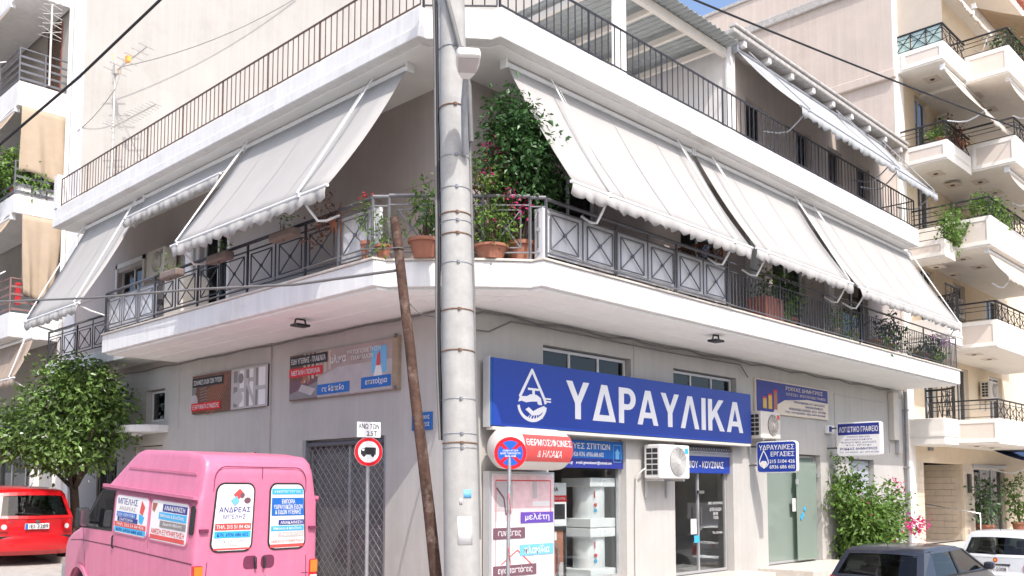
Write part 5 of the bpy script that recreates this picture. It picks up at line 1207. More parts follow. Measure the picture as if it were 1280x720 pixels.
pole_paper(215, 262, .95, 1.28, 'print_white'); pole_paper(236, 262, 1.5, 1.6, 'print_sky'); pole_paper(222, 232, 1.42, 1.5, 'print_palegrey')
# street lamp on the pole
SL = thing('street_lamp', (-1.9, -2.0, 5.75), 'white street lamp with short grey arm fixed to the concrete pole', 'lamp')
MB().tube([(-1.80, -2.0, 5.7), (-1.88, -2.07, 5.85), (-1.98, -2.16, 6.25), (-2.06, -2.27, 6.46), (-2.12, -2.36, 6.52)], [.045, .045, .04, .036, .036], 10).build('arm', 'galv', SL, smooth=60)
hd = V((-.62, -.76, .18)).normalized(); sdv = V((.77, -.63, 0)).normalized(); up_ = sdv.cross(hd).normalized(); up_ = up_ if up_.z > 0 else -up_
O_ = V((-2.08, -2.3, 6.50))
SC_ = .85
pts_h = [(x * SC_, y * SC_) for x, y in [(-.06, 0), (.06, 0), (.12, .12), (.16, .3), (.165, .5), (.14, .56), (-.14, .56), (-.165, .5), (-.16, .3), (-.12, .12)]]
MB().plate(O_, sdv, hd, sdv.cross(hd), pts_h, -.05, .05).build('lamp_head', 'ac_white', SL, bevel=.02, seg=3)
nd = sdv.cross(hd); dn = -1 if nd.z > 0 else 1
MB().plate(O_, sdv, hd, nd, [(-.1, .15), (.1, .15), (.12, .41), (-.12, .41)], dn * .052 if dn > 0 else -.062, .062 if dn > 0 else -.052).build('lamp_glass', 'print_palegrey', SL)
for k in range(8): MB().plate(O_, sdv, hd, nd, [(-.07 + k * .019, .474), (-.06 + k * .019, .474), (-.06 + k * .019, .481), (-.07 + k * .019, .481)], -.02, .03).build('lamp_vent', 'iron_grey', SL)
# wooden pole
WP = thing('wooden_pole', (-1.66, -1.45, gz(-1.4) + .1), 'leaning weathered brown wooden pole left of the concrete pole', 'pole')
a_, b_ = V((-1.60, -1.52, -.75)), V((-2.106, -1.006, 5.05)); rnd = random.Random(3)
pts_w = [a_.lerp(b_, k / 14) + V((rnd.uniform(-.006, .006), rnd.uniform(-.006, .006), 0)) for k in range(15)]
MB().tube(pts_w, [.082 - .0016 * k for k in range(15)], 14).build('shaft', 'wood_pole', WP, smooth=60)
MB().tube([b_.lerp(a_, .07) + V((.075 * math.cos(R_(q)), .075 * math.sin(R_(q)), 0)) for q in range(0, 361, 30)], .008, 5).build('wire_loop', 'cable_grey', WP)
# no trucks sign
TS = thing('truck_ban_sign', (-1.4, .42, gz(.42) + .13), 'round red bordered no trucks sign with white plate above it, on a grey post', 'road sign')
MB().tube([(-1.4, .42, -.6), (-1.4, .42, 2.45)], .026, 12).build('post', 'galv', TS, smooth=60)
nrm = V((-.35, -.94, 0)).normalized(); rv = Z.cross(nrm) * -1; rv = V((nrm.y * -1, nrm.x, 0)); rv = rv if rv.x > 0 else -rv
P = Panel(V((-1.4, .42, 2.13)) + nrm * .03, rv, Z, TS)
P.disc(0, 0, .205, 'alu', 'sign_plate', h=-.004, t=.004); P.disc(0, 0, .2, 'sign_red', 'sign_face', h=.001); P.disc(0, 0, .152, 'sign_white', 'sign_face', h=.004)
P.poly([(-.115, -.03), (-.115, .015), (-.095, .05), (-.055, .05), (-.055, .062), (.105, .062), (.105, -.04), (-.115, -.04)], 'print_black', 'truck_symbol', h=.007); P.disc(-.07, -.045, .026, 'print_black', 'truck_symbol', h=.0075); P.disc(.06, -.045, .026, 'print_black', 'truck_symbol', h=.0075)
P.rect(-.095, .015, -.065, .04, 'sign_white', 'truck_symbol', h=.0098, t=.001)
P.rect(-.17, .205, .17, .42, 'sign_white', 'plate', h=-.004, t=.006); P.text('ΑΝΩ ΤΩΝ', -.15, .325, .15, .395, 'print_black', h=.004, bold=.025); P.text('2.5Τ', -.03, .225, .12, .295, 'print_black', h=.004, bold=.025)
# market day no parking sign
NS = thing('no_parking_sign', (-1.0, -2.0, gz(-2) + .13), 'round red and blue no parking sign with white text on a bent grey post', 'road sign')
MB().tube([(-1.12, -2.03, -.65), (-1.08, -2.02, .4), (-1.03, -1.985, 1.2), (-.98, -1.95, 1.85), (-.95, -1.93, 2.25)], .024, 10).build('post', 'galv', NS, smooth=60)
nrm = V((-.719, -.695, 0)).normalized(); rv = V((.695, -.719, 0))
P = Panel(V((-.95, -1.94, 2.06)) + nrm * .03, rv, Z, NS)
P.disc(0, 0, .207, 'alu', 'sign_plate', h=-.004, t=.004); P.disc(0, 0, .205, 'sign_red', 'sign_face', h=.001); P.disc(0, 0, .158, 'sign_roadblue', 'sign_face', h=.004)
for a in (45, 135): c_, s_ = math.cos(R_(a)), math.sin(R_(a)); P.stroke([(-.155 * c_, -.155 * s_), (.155 * c_, .155 * s_)], .045, 'sign_red', 'sign_face', h=.007 + a * .00001)
P.rect(-.12, -.048, .12, .05, 'sign_roadblue', 'text_field', h=.0095, t=.001)
P.text('ΛΑΪΚΗ ΑΓΟΡΑ', -.1, .02, .1, .048, 'print_white', h=.012, bold=.02); P.text('ΚΑΘΕ ΠΑΡΑΣΚΕΥΗ', -.125, -.016, .125, .01, 'print_white', h=.012, bold=.02); P.text('06:00-16:00', -.07, -.05, .07, -.025, 'print_white', h=.012, bold=.02)
for zz in (.9, 1.55): MB().tube([(-1.04, -2.0, zz), (-1.1, -2.06, zz - .05), (-1.02, -2.02, zz - .25)], .006, 5).build('tape_strip', 'print_coral', NS)
# soffit floodlights
def flood(label, x, y):
    t = thing('floodlight', (x, y, 4.25), label, 'floodlight', 'black floodlights under the balcony')
    MB().box(x - .13, x + .13, y - .1, y + .1, 4.24, 4.28).build('lamp_body', 'spot_black', t, bevel=.01)
    MB().bar((x - .11, y, 4.27), (x - .08, y, 4.365), .02).bar((x + .11, y, 4.27), (x + .08, y, 4.365), .02).bar((x - .08, y, 4.36), (x + .08, y, 4.36), .02).build('bracket', 'spot_black', t)
flood('small black floodlight under the balcony on the left street', -1.06, 2.71); flood('small black floodlight under the balcony above the blue shop sign', 5.0, -1.31)

# ================================================================== overhead cables
def cable(name, label, pts, r, m):
    return tag(MB().tube(pts, r, 7).build(name, m, None, smooth=60), label, 'cable')
cable('cable_bundle', 'thick black cable bundle crossing the top left corner of the picture', [(-6.46, 1.34, 4.93), (-6.23, .53, 5.28), (-5.89, -.69, 5.75), (-5.57, -1.74, 6.27), (-5.3, -2.58, 6.75)], .014, 'cable_black')
cable('cable_bundle', 'thin black cable running from the roof edge across the right block', [(3.2, -.3, 11.15)] + sag((5.02, -.47, 11.14), (26.32, -3.81, 12.42), .12, 20), .022, 'cable_black')
cable('cable_bundle', 'pale grey cable sagging along the left facade to the wooden pole', [(-6, 30, 8.6), (-3.5, 12.67, 5.72), (-3.09, 10.81, 5.51), (-2.85, 6.5, 5.0), (-2.69, 3.2, 4.67), (-2.4, .8, 4.42), (-2.08, -1.0, 4.37)], .02, 'cable_grey')
cable('wall_cable', 'grey cables clipped along the top of the right street wall', [(-.02, -.05, 4.2)] + [(.4 + k * .62, -.05, 4.31 + .03 * math.sin(k * 2.3)) for k in range(26)], .018, 'cable_grey')
cable('wall_cable', 'second sagging grey cable high on the right street wall near the corner', [(-1.5, -1.8, 4.05), (-.9, -1.0, 3.95), (-.02, -.08, 4.0), (.5, -.07, 4.02), (1.0, -.06, 4.24), (1.8, -.06, 4.25), (3, -.06, 4.24), (5, -.06, 4.22), (8, -.06, 4.24), (8.3, -.06, 4.0)], .014, 'cable_grey')
cable('wall_cable', 'dark cable along the top of the left street wall', [(-.05, .1 + k * .5, 4.33 + .015 * math.sin(k * 1.7)) for k in range(28)], .016, 'cable_grey')
cable('wall_cable', 'thin loose cable hanging from the wooden pole to the concrete pole', [(-2.05, -1.05, 4.4), (-1.95, -1.0, 4.05), (-1.75, -1.1, 3.85), (-1.7, -1.6, 3.7), (-1.75, -1.75, 3.75)], .008, 'cable_grey')
cable('wall_cable', 'thin wire drooping below the balcony railing on the left street', [(-1.72, 9.0, 4.95), (-1.72, 6.5, 4.88), (-1.72, 4, 4.86), (-1.72, 2, 4.9), (-1.72, .2, 4.93), (-1.45, -.2, 4.93)], .01, 'cable_grey')
cable('wall_cable', 'thin wire drooping along the front of the right street balcony', [(.1, -1.72, 4.92), (1.2, -1.72, 4.86), (2.0, -1.72, 4.9), (3.0, -1.72, 4.84), (4.0, -1.72, 4.88), (5.0, -1.72, 4.84)], .008, 'cable_grey')
cable('wall_cable', 'thin wire running from the rooftop antenna up across the cream wall', sag((.6, 14.5, 13.0), (6.5, 14.97, 17.5), .3, 10), .012, 'cable_grey')
cable('wall_cable', 'thin wire hanging from the rooftop antenna to the left block corner', sag((.6, 14.45, 12.4), (-.1, 15.1, 11.2), .1, 8), .01, 'cable_grey')
# ================================================================== antennas
AN = thing('roof_antenna', (.6, 14.3, 8.0), 'tall television antenna mast on the terrace against the cream wall', 'antenna')
MB().tube([(.6, 14.45, 8.0), (.6, 14.5, 13.2)], .03, 8).build('mast', 'antenna', AN)
def yagi(parent, c, d, L, n, w, m='antenna'):
    c = V(c); d = V(d).normalized(); s = d.cross(Z).normalized()
    mb = MB().tube([c - d * .1, c + d * L], .02, 6); mb.build('boom', m, parent)
    for k in range(n):
        p = c + d * (L * k / (n - 1)); ww = w * (1 - .4 * k / n)
        MB().tube([p - s * ww + Z * .01, p + s * ww + Z * .01], .014, 5).build('element', m, parent)
yagi(AN, (.6, 14.46, 11.35), V((.2, -1, .12)), 1.8, 14, .3)
yagi(AN, (.6, 14.5, 12.9), V((.2, -1, .25)), 1.4, 6, .35)
for k in range(4): MB().tube([(.6, 14.2 - .1 * k, 12.75 + .1 * k), (.6, 14.75 - .05 * k, 13.5 - .45 * k)], .009, 5).build('reflector', 'antenna_orange' if k == 0 else 'antenna', AN)
MB().box(.55, .65, 13.6, 13.75, 12.9, 13.05).build('dipole_box', 'antenna_orange', AN); MB().box(.54, .66, 14.35, 14.5, 12.8, 13.05).build('dipole_box', 'antenna', AN)
AN = thing('balcony_antenna', (-1.0, 16.1, 12.5), 'small television antenna fixed to the top left balcony railing', 'antenna')
MB().tube([(-.55, 16.0, 12.6), (-.55, 16.0, 14.9)], .03, 8).build('mast', 'antenna', AN)
for k in range(4):
    z_ = 14.1 + k * .27; mb = MB()
    for sx in (-1, 1): mb.tube([(-.55, 16.0, z_), (-.55 + sx * .25, 15.95, z_ + .1)], .012, 5).tube([(-.55, 16.0, z_), (-.55 + sx * .25, 15.95, z_ - .1)], .012, 5)
    mb.build('whisker', 'antenna', AN)
for k in range(5): MB().tube([(-.85, 16.12, 14.0 + k * .24), (-.25, 16.12, 14.0 + k * .24)], .008, 5).build('reflector_rod', 'antenna', AN)

# ================================================================== plants
TR = thing('citrus_tree', (-.95, 12.06, gz(12) + .1), 'bushy green citrus street tree above the red car', 'tree')
base = V((-.95, 12.06, -.1))
MB().tube([base, base + V((0, 0, .7)), base + V((-.02, -.03, 1.3)), base + V((-.1, -.12, 1.85))], [.13, .11, .10, .09], 12).build('trunk', 'bark', TR, smooth=60)
tips = [(-1.9, 11.4, 3.5), (-1.2, 11.0, 4.2), (-.7, 10.6, 3.2), (-1.6, 12.3, 3.4), (-2.0, 12.6, 2.7), (-.8, 11.6, 4.0), (-1.3, 10.3, 2.9), (-.7, 12.6, 3.6)]
limbs(base + V((-.08, -.1, 1.7)), tips, .055, 'bark', 'limbs', TR, 4)
bl = [(V((-1.35, 11.3, 3.45)), (.95, .95, 1.0)), (V((-1.2, 11.15, 3.95)), (.72, .72, .62)), (V((-1.95, 12.15, 2.9)), (.78, .78, .62)), (V((-2.4, 12.6, 2.75)), (.62, .62, .48)), (V((-.85, 10.65, 2.95)), (.5, .5, .5)), (V((-1.4, 11.3, 2.6)), (.85, .85, .5)), (V((-.55, 10.3, 3.0)), (.3, .35, .25)), (V((-1.1, 10.7, 3.5)), (.6, .6, .6)), (V((-1.7, 11.8, 2.35)), (.7, .7, .3)), (V((-1.0, 10.9, 2.35)), (.5, .5, .3))]
bl = [(V((-1.35, 11.4, 3.15)) + (c - V((-1.35, 11.4, 3.15))) * .95, (r[0] * .92, r[1] * .92, r[2] * .92)) for c, r in bl]
leaves(MB(), bl, 14500, .125, 11, shell=.5).build('crown', 'leaf_citrus', TR)['kind'] = 'stuff'
def plant(name, label, base, blobs, n, size, m, stems=5, pot=None, flowers=None, seed=1, potm='terracotta', group='potted plants on the balconies', cat='plant', twig='twig', sr=.012):
    t = thing(name, base, label, cat, group); base = V(base); z0 = base.z
    if pot:
        r, h = pot
        MB().lathe(base, [(r * .68, 0), (r * .78, h * .3), (r * .95, h * .82), (r * 1.08, h * .83), (r * 1.08, h), (r * .9, h), (r * .88, h * .85)], 24).build('pot', potm, t, smooth=40); z0 += h * .85
    rnd = random.Random(seed)
    tp = [b[0] + V((rnd.uniform(-.4, .4) * b[1][0], rnd.uniform(-.4, .4) * b[1][1], rnd.uniform(-.1, .5) * b[1][2])) for b in blobs for _ in range(max(1, stems // len(blobs)))]
    limbs(V((base.x, base.y, z0)), tp, sr, twig, 'stems', t, seed, 5)
    tag(leaves(MB(), blobs, n, size, seed).build('foliage', m, t), kind='stuff')
    if flowers:
        fb, fn, fs, fm = flowers; leaves(MB(), fb, fn, fs, seed + 5, drop=0, shell=.3).build('flowers', fm, t)['kind'] = 'stuff'
    return t
plant('ficus', 'tall dark green ficus in the balcony corner beside the right awning', (.12, -1.12, 4.81),
      [(V((-.05, -1.15, 6.75)), (.32, .32, .36)), (V((-.12, -1.15, 6.3)), (.38, .34, .38)), (V((.22, -1.12, 6.2)), (.4, .36, .45)), (V((.38, -1.1, 6.5)), (.3, .3, .38)), (V((.34, -1.12, 5.85)), (.34, .3, .26)), (V((-.18, -1.1, 7.02)), (.18, .18, .22)), (V((.42, -1.1, 6.85)), (.16, .16, .22)), (V((-.35, -1.15, 6.6)), (.16, .16, .16))], 6200, .09, 'leaf_dark', 10, (.22, .32), seed=2, sr=.02, cat='plant')
plant('bougainvillea_pot', 'pink bougainvillea beside the ficus, right of the concrete pole', (-.42, -1.05, 4.81), [(V((-.52, -1.05, 5.65)), (.16, .16, .5)), (V((-.4, -1.05, 6.0)), (.2, .18, .35)), (V((-.3, -1.2, 5.4)), (.2, .15, .25))], 900, .065, 'leaf_bright', 8, (.16, .2),
      ([(V((-.38, -1.1, 6.3)), (.17, .16, .15)), (V((-.58, -1.12, 5.95)), (.1, .1, .08)), (V((-.15, -1.3, 5.62)), (.26, .12, .1)), (V((-.55, -1.15, 5.25)), (.08, .08, .08))], 190, .055, 'petal'), seed=4)
plant('bowl_plant', 'wide terracotta bowl with small plants behind the corner railing', (-.38, -1.0, 4.81), [(V((-.38, -1.0, 5.1)), (.25, .25, .15))], 200, .07, 'leaf_bright', 4, (.24, .2), seed=6, potm='terracotta')
plant('corner_pot', 'large terracotta pot with leafy shrub left of the concrete pole', (-1.1, -.42, 4.81), [(V((-1.12, -.42, 5.45)), (.3, .3, .3)), (V((-.95, -.55, 5.6)), (.25, .25, .2))], 380, .075, 'leaf_bright', 8, (.22, .26), seed=8)
plant('corner_pot', 'small terracotta pot with spiky plant close to the concrete pole', (-.92, -.66, 4.81), [(V((-.92, -.64, 5.35)), (.2, .2, .2))], 250, .09, 'leaf_dark', 6, (.16, .2), seed=9)
plant('trailing_plant', 'dry trailing plant on the railing beside the corner of the left balcony', (-1.45, .05, 4.81), [(V((-1.55, .05, 5.2)), (.1, .12, .38)), (V((-1.6, -.05, 5.0)), (.08, .1, .2))], 160, .06, 'leaf_bright', 4, (.12, .2), seed=12)
plant('red_flower', 'single red flower on a thin green stem at the left balcony corner', (-1.5, .35, 4.81), [(V((-1.55, .32, 5.5)), (.07, .07, .2))], 90, .07, 'leaf_bright', 2, (.1, .3), ([(V((-1.58, .3, 5.74)), (.035, .035, .025))], 22, .04, 'petal_red'), seed=13)
def rail_box(label, y, seed, dry=False):
    t = plant('rail_planter', label, (-1.75, y, 5.42), [(V((-1.72, y, 5.72)), (.12, .28, .1 if not dry else .16))], 60 if not dry else 260, .05, 'leaf_bright' if not dry else 'leaf_red', 3, None, seed=seed, group='planters hung on the left balcony railing', cat='planter')
    MB().box(-1.82, -1.64, y - .33, y + .33, 5.44, 5.58).build('box', 'planter_beige', t, bevel=.03)
rail_box('beige planter box hung on the left railing nearest the corner', 2.15, 1); rail_box('beige planter box in the middle of the left railing', 4.15, 2); rail_box('beige planter box with a sunlit end, farthest from the corner on the left railing', 5.9, 3)
plant('dry_plant', 'dry reddish plant on the left railing below the large awning', (-1.5, 1.1, 5.4), [(V((-1.62, 1.1, 5.72)), (.12, .35, .2)), (V((-1.62, 1.45, 5.5)), (.1, .2, .2))], 220, .06, 'leaf_red', 6, (.12, .15), seed=21)
bpz = 4.81
for i, (x_, l_, hgt, n_, m_, pm) in enumerate(((7.1, 'sunlit yellow green plant in a reddish box behind the right balcony bars', .95, 420, 'leaf_bright', 'lattice'), (9.9, 'low bright green plant behind the right balcony bars', .5, 320, 'leaf_bright', 'planter_beige'), (12.8, 'tall large leaved plant behind the right balcony bars', .95, 460, 'leaf_dark', 'terracotta'), (12.0, 'small green plant left of the large leaved one on the right balcony', .35, 200, 'leaf_bright', 'terracotta'), (15.6, 'spiky green and lilac plant at the right end of the balcony', .6, 520, 'leaf_dark', 'terracotta'), (15.0, 'pale green clump next to the end of the right balcony', .35, 240, 'leaf_bright', 'terracotta'))):
    plant('balcony_plant', l_, (x_, -1.25, bpz), [(V((x_, -1.3, bpz + hgt * .62)), (.3, .2, hgt * .5)), (V((x_ + .25, -1.35, bpz + hgt * .45)), (.3, .2, hgt * .3))], n_, .1, m_, 5, (.2, .28), ([(V((x_ + .3, -1.4, bpz + .72)), (.5, .15, .12))], 160, .07, 'petal_lilac') if i == 4 else None, seed=30 + i, potm=pm)
plant('balcony_plant', 'dark leafy plants in shade between the middle and far awning', (8.6, -.8, bpz), [(V((8.6, -.85, 5.75)), (.6, .25, .35))], 500, .1, 'leaf_dark', 6, (.25, .4), seed=44)
# bougainvillea at street level
BG = plant('bougainvillea', 'large leafy bougainvillea with pink flowers against the grey wall beside the office', (13.0, -.55, gz(-.5) + .13),
      [(V((13.1, -.6, .25)), (.95, .5, .6)), (V((12.7, -.6, .8)), (.75, .5, .55)), (V((13.4, -.75, .7)), (.65, .45, .42)), (V((12.5, -.45, 1.45)), (.5, .35, .5)), (V((12.3, -.35, 2.0)), (.25, .2, .45)), (V((14.1, -.6, 1.3)), (.6, .3, .3)), (V((11.9, -.4, 1.4)), (.35, .25, .3))], 7500, .12, 'leaf_bright', 14, None,
      ([(V((14.6, -1.1, .72)), (.5, .4, .13)), (V((14.9, -.55, 1.65)), (.2, .15, .15)), (V((12.4, -.75, 1.35)), (.12, .1, .1)), (V((13.2, -1.1, .5)), (.12, .1, .1)), (V((12.3, -.7, .85)), (.1, .1, .08))], 300, .085, 'petal'), seed=50, group=None, cat='shrub', sr=.03)
# greenery on neighbours
plant('balcony_shrub', 'lush green shrub trailing over the planted balcony at far left', (-1.0, 16.6, 9.43), [(V((-1.25, 16.6, 10.25)), (.35, .5, .45)), (V((-1.3, 17.6, 10.1)), (.4, .7, .4)), (V((-.9, 16.15, 9.95)), (.35, .2, .22)), (V((-.45, 16.12, 9.95)), (.35, .18, .2))], 2200, .11, 'leaf_bright', 8, (.25, .35), seed=60, group='plants on neighbouring balconies')
for k in range(3): tag(MB().box(-1.2 + k * .38, -.86 + k * .38, 16.1, 16.35, 9.44, 9.75).build('window_box', 'planter_white', None, bevel=.02), ('white planter box at the balcony corner of the left block, leftmost of three', 'white planter box in the middle of three on the left block balcony', 'white planter box nearest the wall on the left block balcony')[k], 'planter', 'white planter boxes on the left block')
plant('balcony_shrub', 'pale yellow green plants spilling over the third floor balcony right of the terrace', (17.6, -1.0, 8.2), [(V((17.3, -1.35, 9.0)), (.35, .2, .4)), (V((17.75, -1.35, 8.9)), (.3, .2, .45))], 900, .1, 'leaf_bright', 8, (.2, .3), seed=61, group='plants on neighbouring balconies')
plant('balcony_shrub', 'bushy green plant above the framed panel of the third floor balcony', (18.6, -1.9, 9.0), [(V((18.4, -1.95, 9.55)), (.45, .25, .28)), (V((19.2, -2.0, 9.4)), (.6, .2, .3))], 1000, .11, 'leaf_bright', 8, (.22, .3), seed=62, group='plants on neighbouring balconies')
plant('balcony_shrub', 'dry reddish creeper on the second highest balcony of the right block', (18.6, -1.2, 11.4), [(V((18.3, -1.25, 11.9)), (.8, .2, .35))], 420, .09, 'leaf_red', 10, (.2, .3), seed=63, group='plants on neighbouring balconies')
plant('balcony_shrub', 'small round green plant on the second highest left balcony of the right block', (17.5, -1.1, 11.35), [(V((17.5, -1.1, 11.75)), (.22, .2, .2))], 260, .09, 'leaf_bright', 4, (.15, .22), seed=64, group='plants on neighbouring balconies')
plant('balcony_shrub', 'dark plants behind the railing of the topmost framed balcony', (19.8, -2.2, 14.3), [(V((20.0, -2.2, 14.8)), (.8, .25, .25))], 500, .1, 'leaf_dark', 6, (.2, .3), seed=65, group='plants on neighbouring balconies')
plant('doorway_plant', 'thin leafy plant in a terracotta pot beside the tiled entrance', (22.2, -.5, .05), [(V((22.1, -.5, 1.1)), (.35, .3, .6)), (V((22.0, -.45, 1.7)), (.25, .2, .3))], 420, .12, 'leaf_dark', 8, (.24, .45), seed=66, group='potted plants at the far entrance')
plant('doorway_plant', 'leafy plant in a terracotta pot at the right edge of the picture', (25.6, -.5, .05), [(V((25.6, -.5, 1.3)), (.5, .4, .8))], 600, .13, 'leaf_bright', 8, (.24, .45), seed=67, group='potted plants at the far entrance')
# lattices on the balcony
def lattice(name, label, O, Rv, w, h):
    t = thing(name, O, label, 'lattice', 'brown lattice screens on the balcony'); O = V(O); Rv = V(Rv); N = Rv.cross(Z)
    mb = MB(); st = .11; k = -int(h / st) - 1
    while k * st < w:
        a = k * st; x0, x1 = max(0, a), min(w, a + h)
        if x1 - x0 > .01:
            mb.bar(O + Rv * x0 + Z * (x0 - a), O + Rv * x1 + Z * (x1 - a), .008, .024, up=N); mb.bar(O + Rv * x0 + Z * (h - (x0 - a)) + N * .009, O + Rv * x1 + Z * (h - (x1 - a)) + N * .009, .008, .024, up=N)
        k += 1
    tag(mb.build('slats', 'lattice', t), kind='stuff')
    MB().bar(O + Z * 0, O + Z * h, .04).bar(O + Rv * w, O + Rv * w + Z * h, .04).bar(O + Z * h, O + Rv * w + Z * h, .04).bar(O, O + Rv * w, .04).build('frame', 'lattice', t)
lattice('lattice_screen', 'brown wooden lattice screen behind the bougainvillea at the corner', (-.45, -.55, 4.83), V((1, -.15, 0)).normalized(), .95, 1.15)
lattice('lattice_screen', 'brown wooden lattice divider between the two balcony railings', (5.02, -.05, 4.83), -Y, 1.42, 1.25)
tag(MB().box(6.5, 7.2, -1.5, -1.1, 4.815, 5.3).build('wooden_crate', 'brick_red', None, bevel=.01), 'reddish wooden planter chest behind the right balcony bars', 'chest')
# things on the left balcony
S = thing('water_tank', (-.5, 7.9, 4.81), 'beige box and boiler pipe on the left balcony below the half rolled awning', 'tank')
MB().box(-.8, -.2, 7.4, 8.2, 4.815, 5.95).build('cover', 'ac_cream', S, bevel=.03); MB().tube([(-.5, 7.7, 5.95), (-.5, 7.7, 6.6)], .09, 12).build('pipe', 'white_metal', S, smooth=60); MB().tube([(-.5, 7.7, 6.6), (-.5, 7.72, 6.66)], .1, 12).build('cap', 'iron_grey', S)
S = thing('drying_rack', (-.9, 8.9, 4.81), 'dark metal drying rack at the far end of the left balcony', 'rack')
for k in range(6): MB().bar((-1.3, 8.4 + k * .1, 5.55), (-.5, 8.4 + k * .1, 5.55), .015).build('rail', 'iron_dark', S)
MB().bar((-1.3, 8.4, 4.83), (-1.3, 8.9, 5.6), .02).bar((-.5, 8.4, 4.83), (-.5, 8.9, 5.6), .02).build('leg', 'iron_dark', S)
mb = MB()
for i in range(13):
    for j in range(7): u, w = i / 12, j / 6; mb.v.append(V((-.78 - .03 * math.sin(u * 9), 9.45 + u * .9, 5.66 - w * (.35 + .1 * math.sin(u * 5)) - .02 * math.sin(u * 12))))
for i in range(12):
    for j in range(6): q = i * 7 + j; mb.f.append([q, q + 1, q + 8, q + 7])
tag(mb.build('green_cloth', 'cloth_green', None, smooth=180, solid=.006), 'dark green cloth hung over the narrow balcony railing at left', 'cloth')
tag(MB().box(-1.12, -.98, 16.2, 16.26, 6.5, 7.1).build('red_cloth', 'cloth_red', None, bevel=.01), 'red cloth hanging at the left block balcony', 'cloth')
tag(MB().tube([(-.3, 2.6, 4.85), (-.6, 2.3, 6.3)], .015, 6).build('broom_handle', 'brick_red', None), 'thin red stick leaning on the left balcony under the large awning', 'stick')
# step in front of the office, flower bed edge
st_ = MB().box(8.7, 12.1, -1.25, -.005, -.8, -.07).build('entrance_step', 'marble', None, bevel=.012); tag(st_, 'low pale stone step in front of the office glass door', 'step')
st_ = MB().box(5.3, 7.95, -.8, -.005, -.8, -.07).build('entrance_step', 'marble', None, bevel=.012); tag(st_, 'low pale stone step in front of the glass shop door', 'step')
fb_ = thing('flower_bed', (13.0, -.6, -.75), 'low stone edged flower bed under the bougainvillea', 'flower bed')
for k in range(8): MB().box(11.9 + k * .3, 12.18 + k * .3, -1.1, -.95, -.8, -.28).build('edge_stone', 'marble', fb_, bevel=.015)
MB().box(11.9, 14.28, -.948, -.01, -.8, -.36).build('soil', 'bark', fb_)
# ================================================================== vehicles
def arch(cy, r, z, n=9):
    return [(cy - r * math.cos(math.pi * k / n) * 1.0, z + r * math.sin(math.pi * k / n)) for k in range(n + 1)]
def shell(name, outline, W, warp, m, parent, bevel=.05, cz=(), cy=(), cx=(), seg=3, x0=None, x1=None):
    """prism of the side outline (y, z) across the car, edges rounded, cut into a grid, then bent by warp"""
    x0 = -W if x0 is None else x0; x1 = W if x1 is None else x1
    bm = bmesh.new()
    a = [bm.verts.new((x0, y, z)) for y, z in outline]; b = [bm.verts.new((x1, y, z)) for y, z in outline]; n = len(outline)
    f1 = bm.faces.new(a); f2 = bm.faces.new(b[::-1])
    for k in range(n): bm.faces.new([a[k], b[k], b[(k + 1) % n], a[(k + 1) % n]])
    bmesh.ops.recalc_face_normals(bm, faces=bm.faces)
    if bevel:
        es = list({e for f in (f1, f2) for e in f.edges})
        bmesh.ops.bevel(bm, geom=es, offset=bevel, segments=seg, profile=.6, affect='EDGES', clamp_overlap=True)
    for z in cz: bmesh.ops.bisect_plane(bm, geom=bm.verts[:] + bm.edges[:] + bm.faces[:], plane_co=(0, 0, z), plane_no=(0, 0, 1))
    for y in cy: bmesh.ops.bisect_plane(bm, geom=bm.verts[:] + bm.edges[:] + bm.faces[:], plane_co=(0, y, 0), plane_no=(0, 1, 0))
    for x in cx: bmesh.ops.bisect_plane(bm, geom=bm.verts[:] + bm.edges[:] + bm.faces[:], plane_co=(x, 0, 0), plane_no=(1, 0, 0))
    for v in bm.verts: v.co = warp(v.co)
    for f in bm.faces: f.smooth = True
    for e in bm.edges:
        if len(e.link_faces) == 2 and e.calc_face_angle(0) > R_(32): e.smooth = False
    me = bpy.data.meshes.new(name); bm.to_mesh(me); bm.free()
    o = bpy.data.objects.new(name, me); me.materials.append(M[m]); link(o, parent, V((0, 0, 0))); return o
def wheel(parent, x, y, r, w, side):
    t = MB().lathe((x, y, r), [(r * .62, -w / 2), (r * .9, -w / 2), (r, -w * .3), (r, w * .3), (r * .9, w / 2), (r * .62, w / 2)], 28, axis=X * side, cap=False).build('wheel', 'rubber', parent, smooth=50)
    MB().lathe((x, y, r), [(.02, w * .3), (r * .25, w * .32), (r * .5, w * .22), (r * .62, w * .42), (r * .62, -w * .4)], 24, axis=X * side).build('rim', 'alu', t, smooth=50)
def sidepoly(parent, W, warp, pts, m, name, h=.004, t=.006, sides=(-1, 1), par=None):
    out = []
    for s in sides:
        P = Panel((s * W, 0, 0), Y * (1 if s > 0 else -1), Z, parent, warp=warp)
        out.append(P.poly([(p[0] * (1 if s > 0 else -1), p[1]) for p in (pts if s > 0 else pts[::-1])], m, name, h=h, t=t, parent=par))
    return out
def rline(parent, W, warp, pts, m, w=.012, h=.004, name='seam', sides=(-1,)):
    for s in sides:
        P = Panel((s * W, 0, 0), Y * (1 if s > 0 else -1), Z, parent, warp=warp)
        P.stroke([(p[0] * (1 if s > 0 else -1), p[1]) for p in pts], w, m, name, h=h)
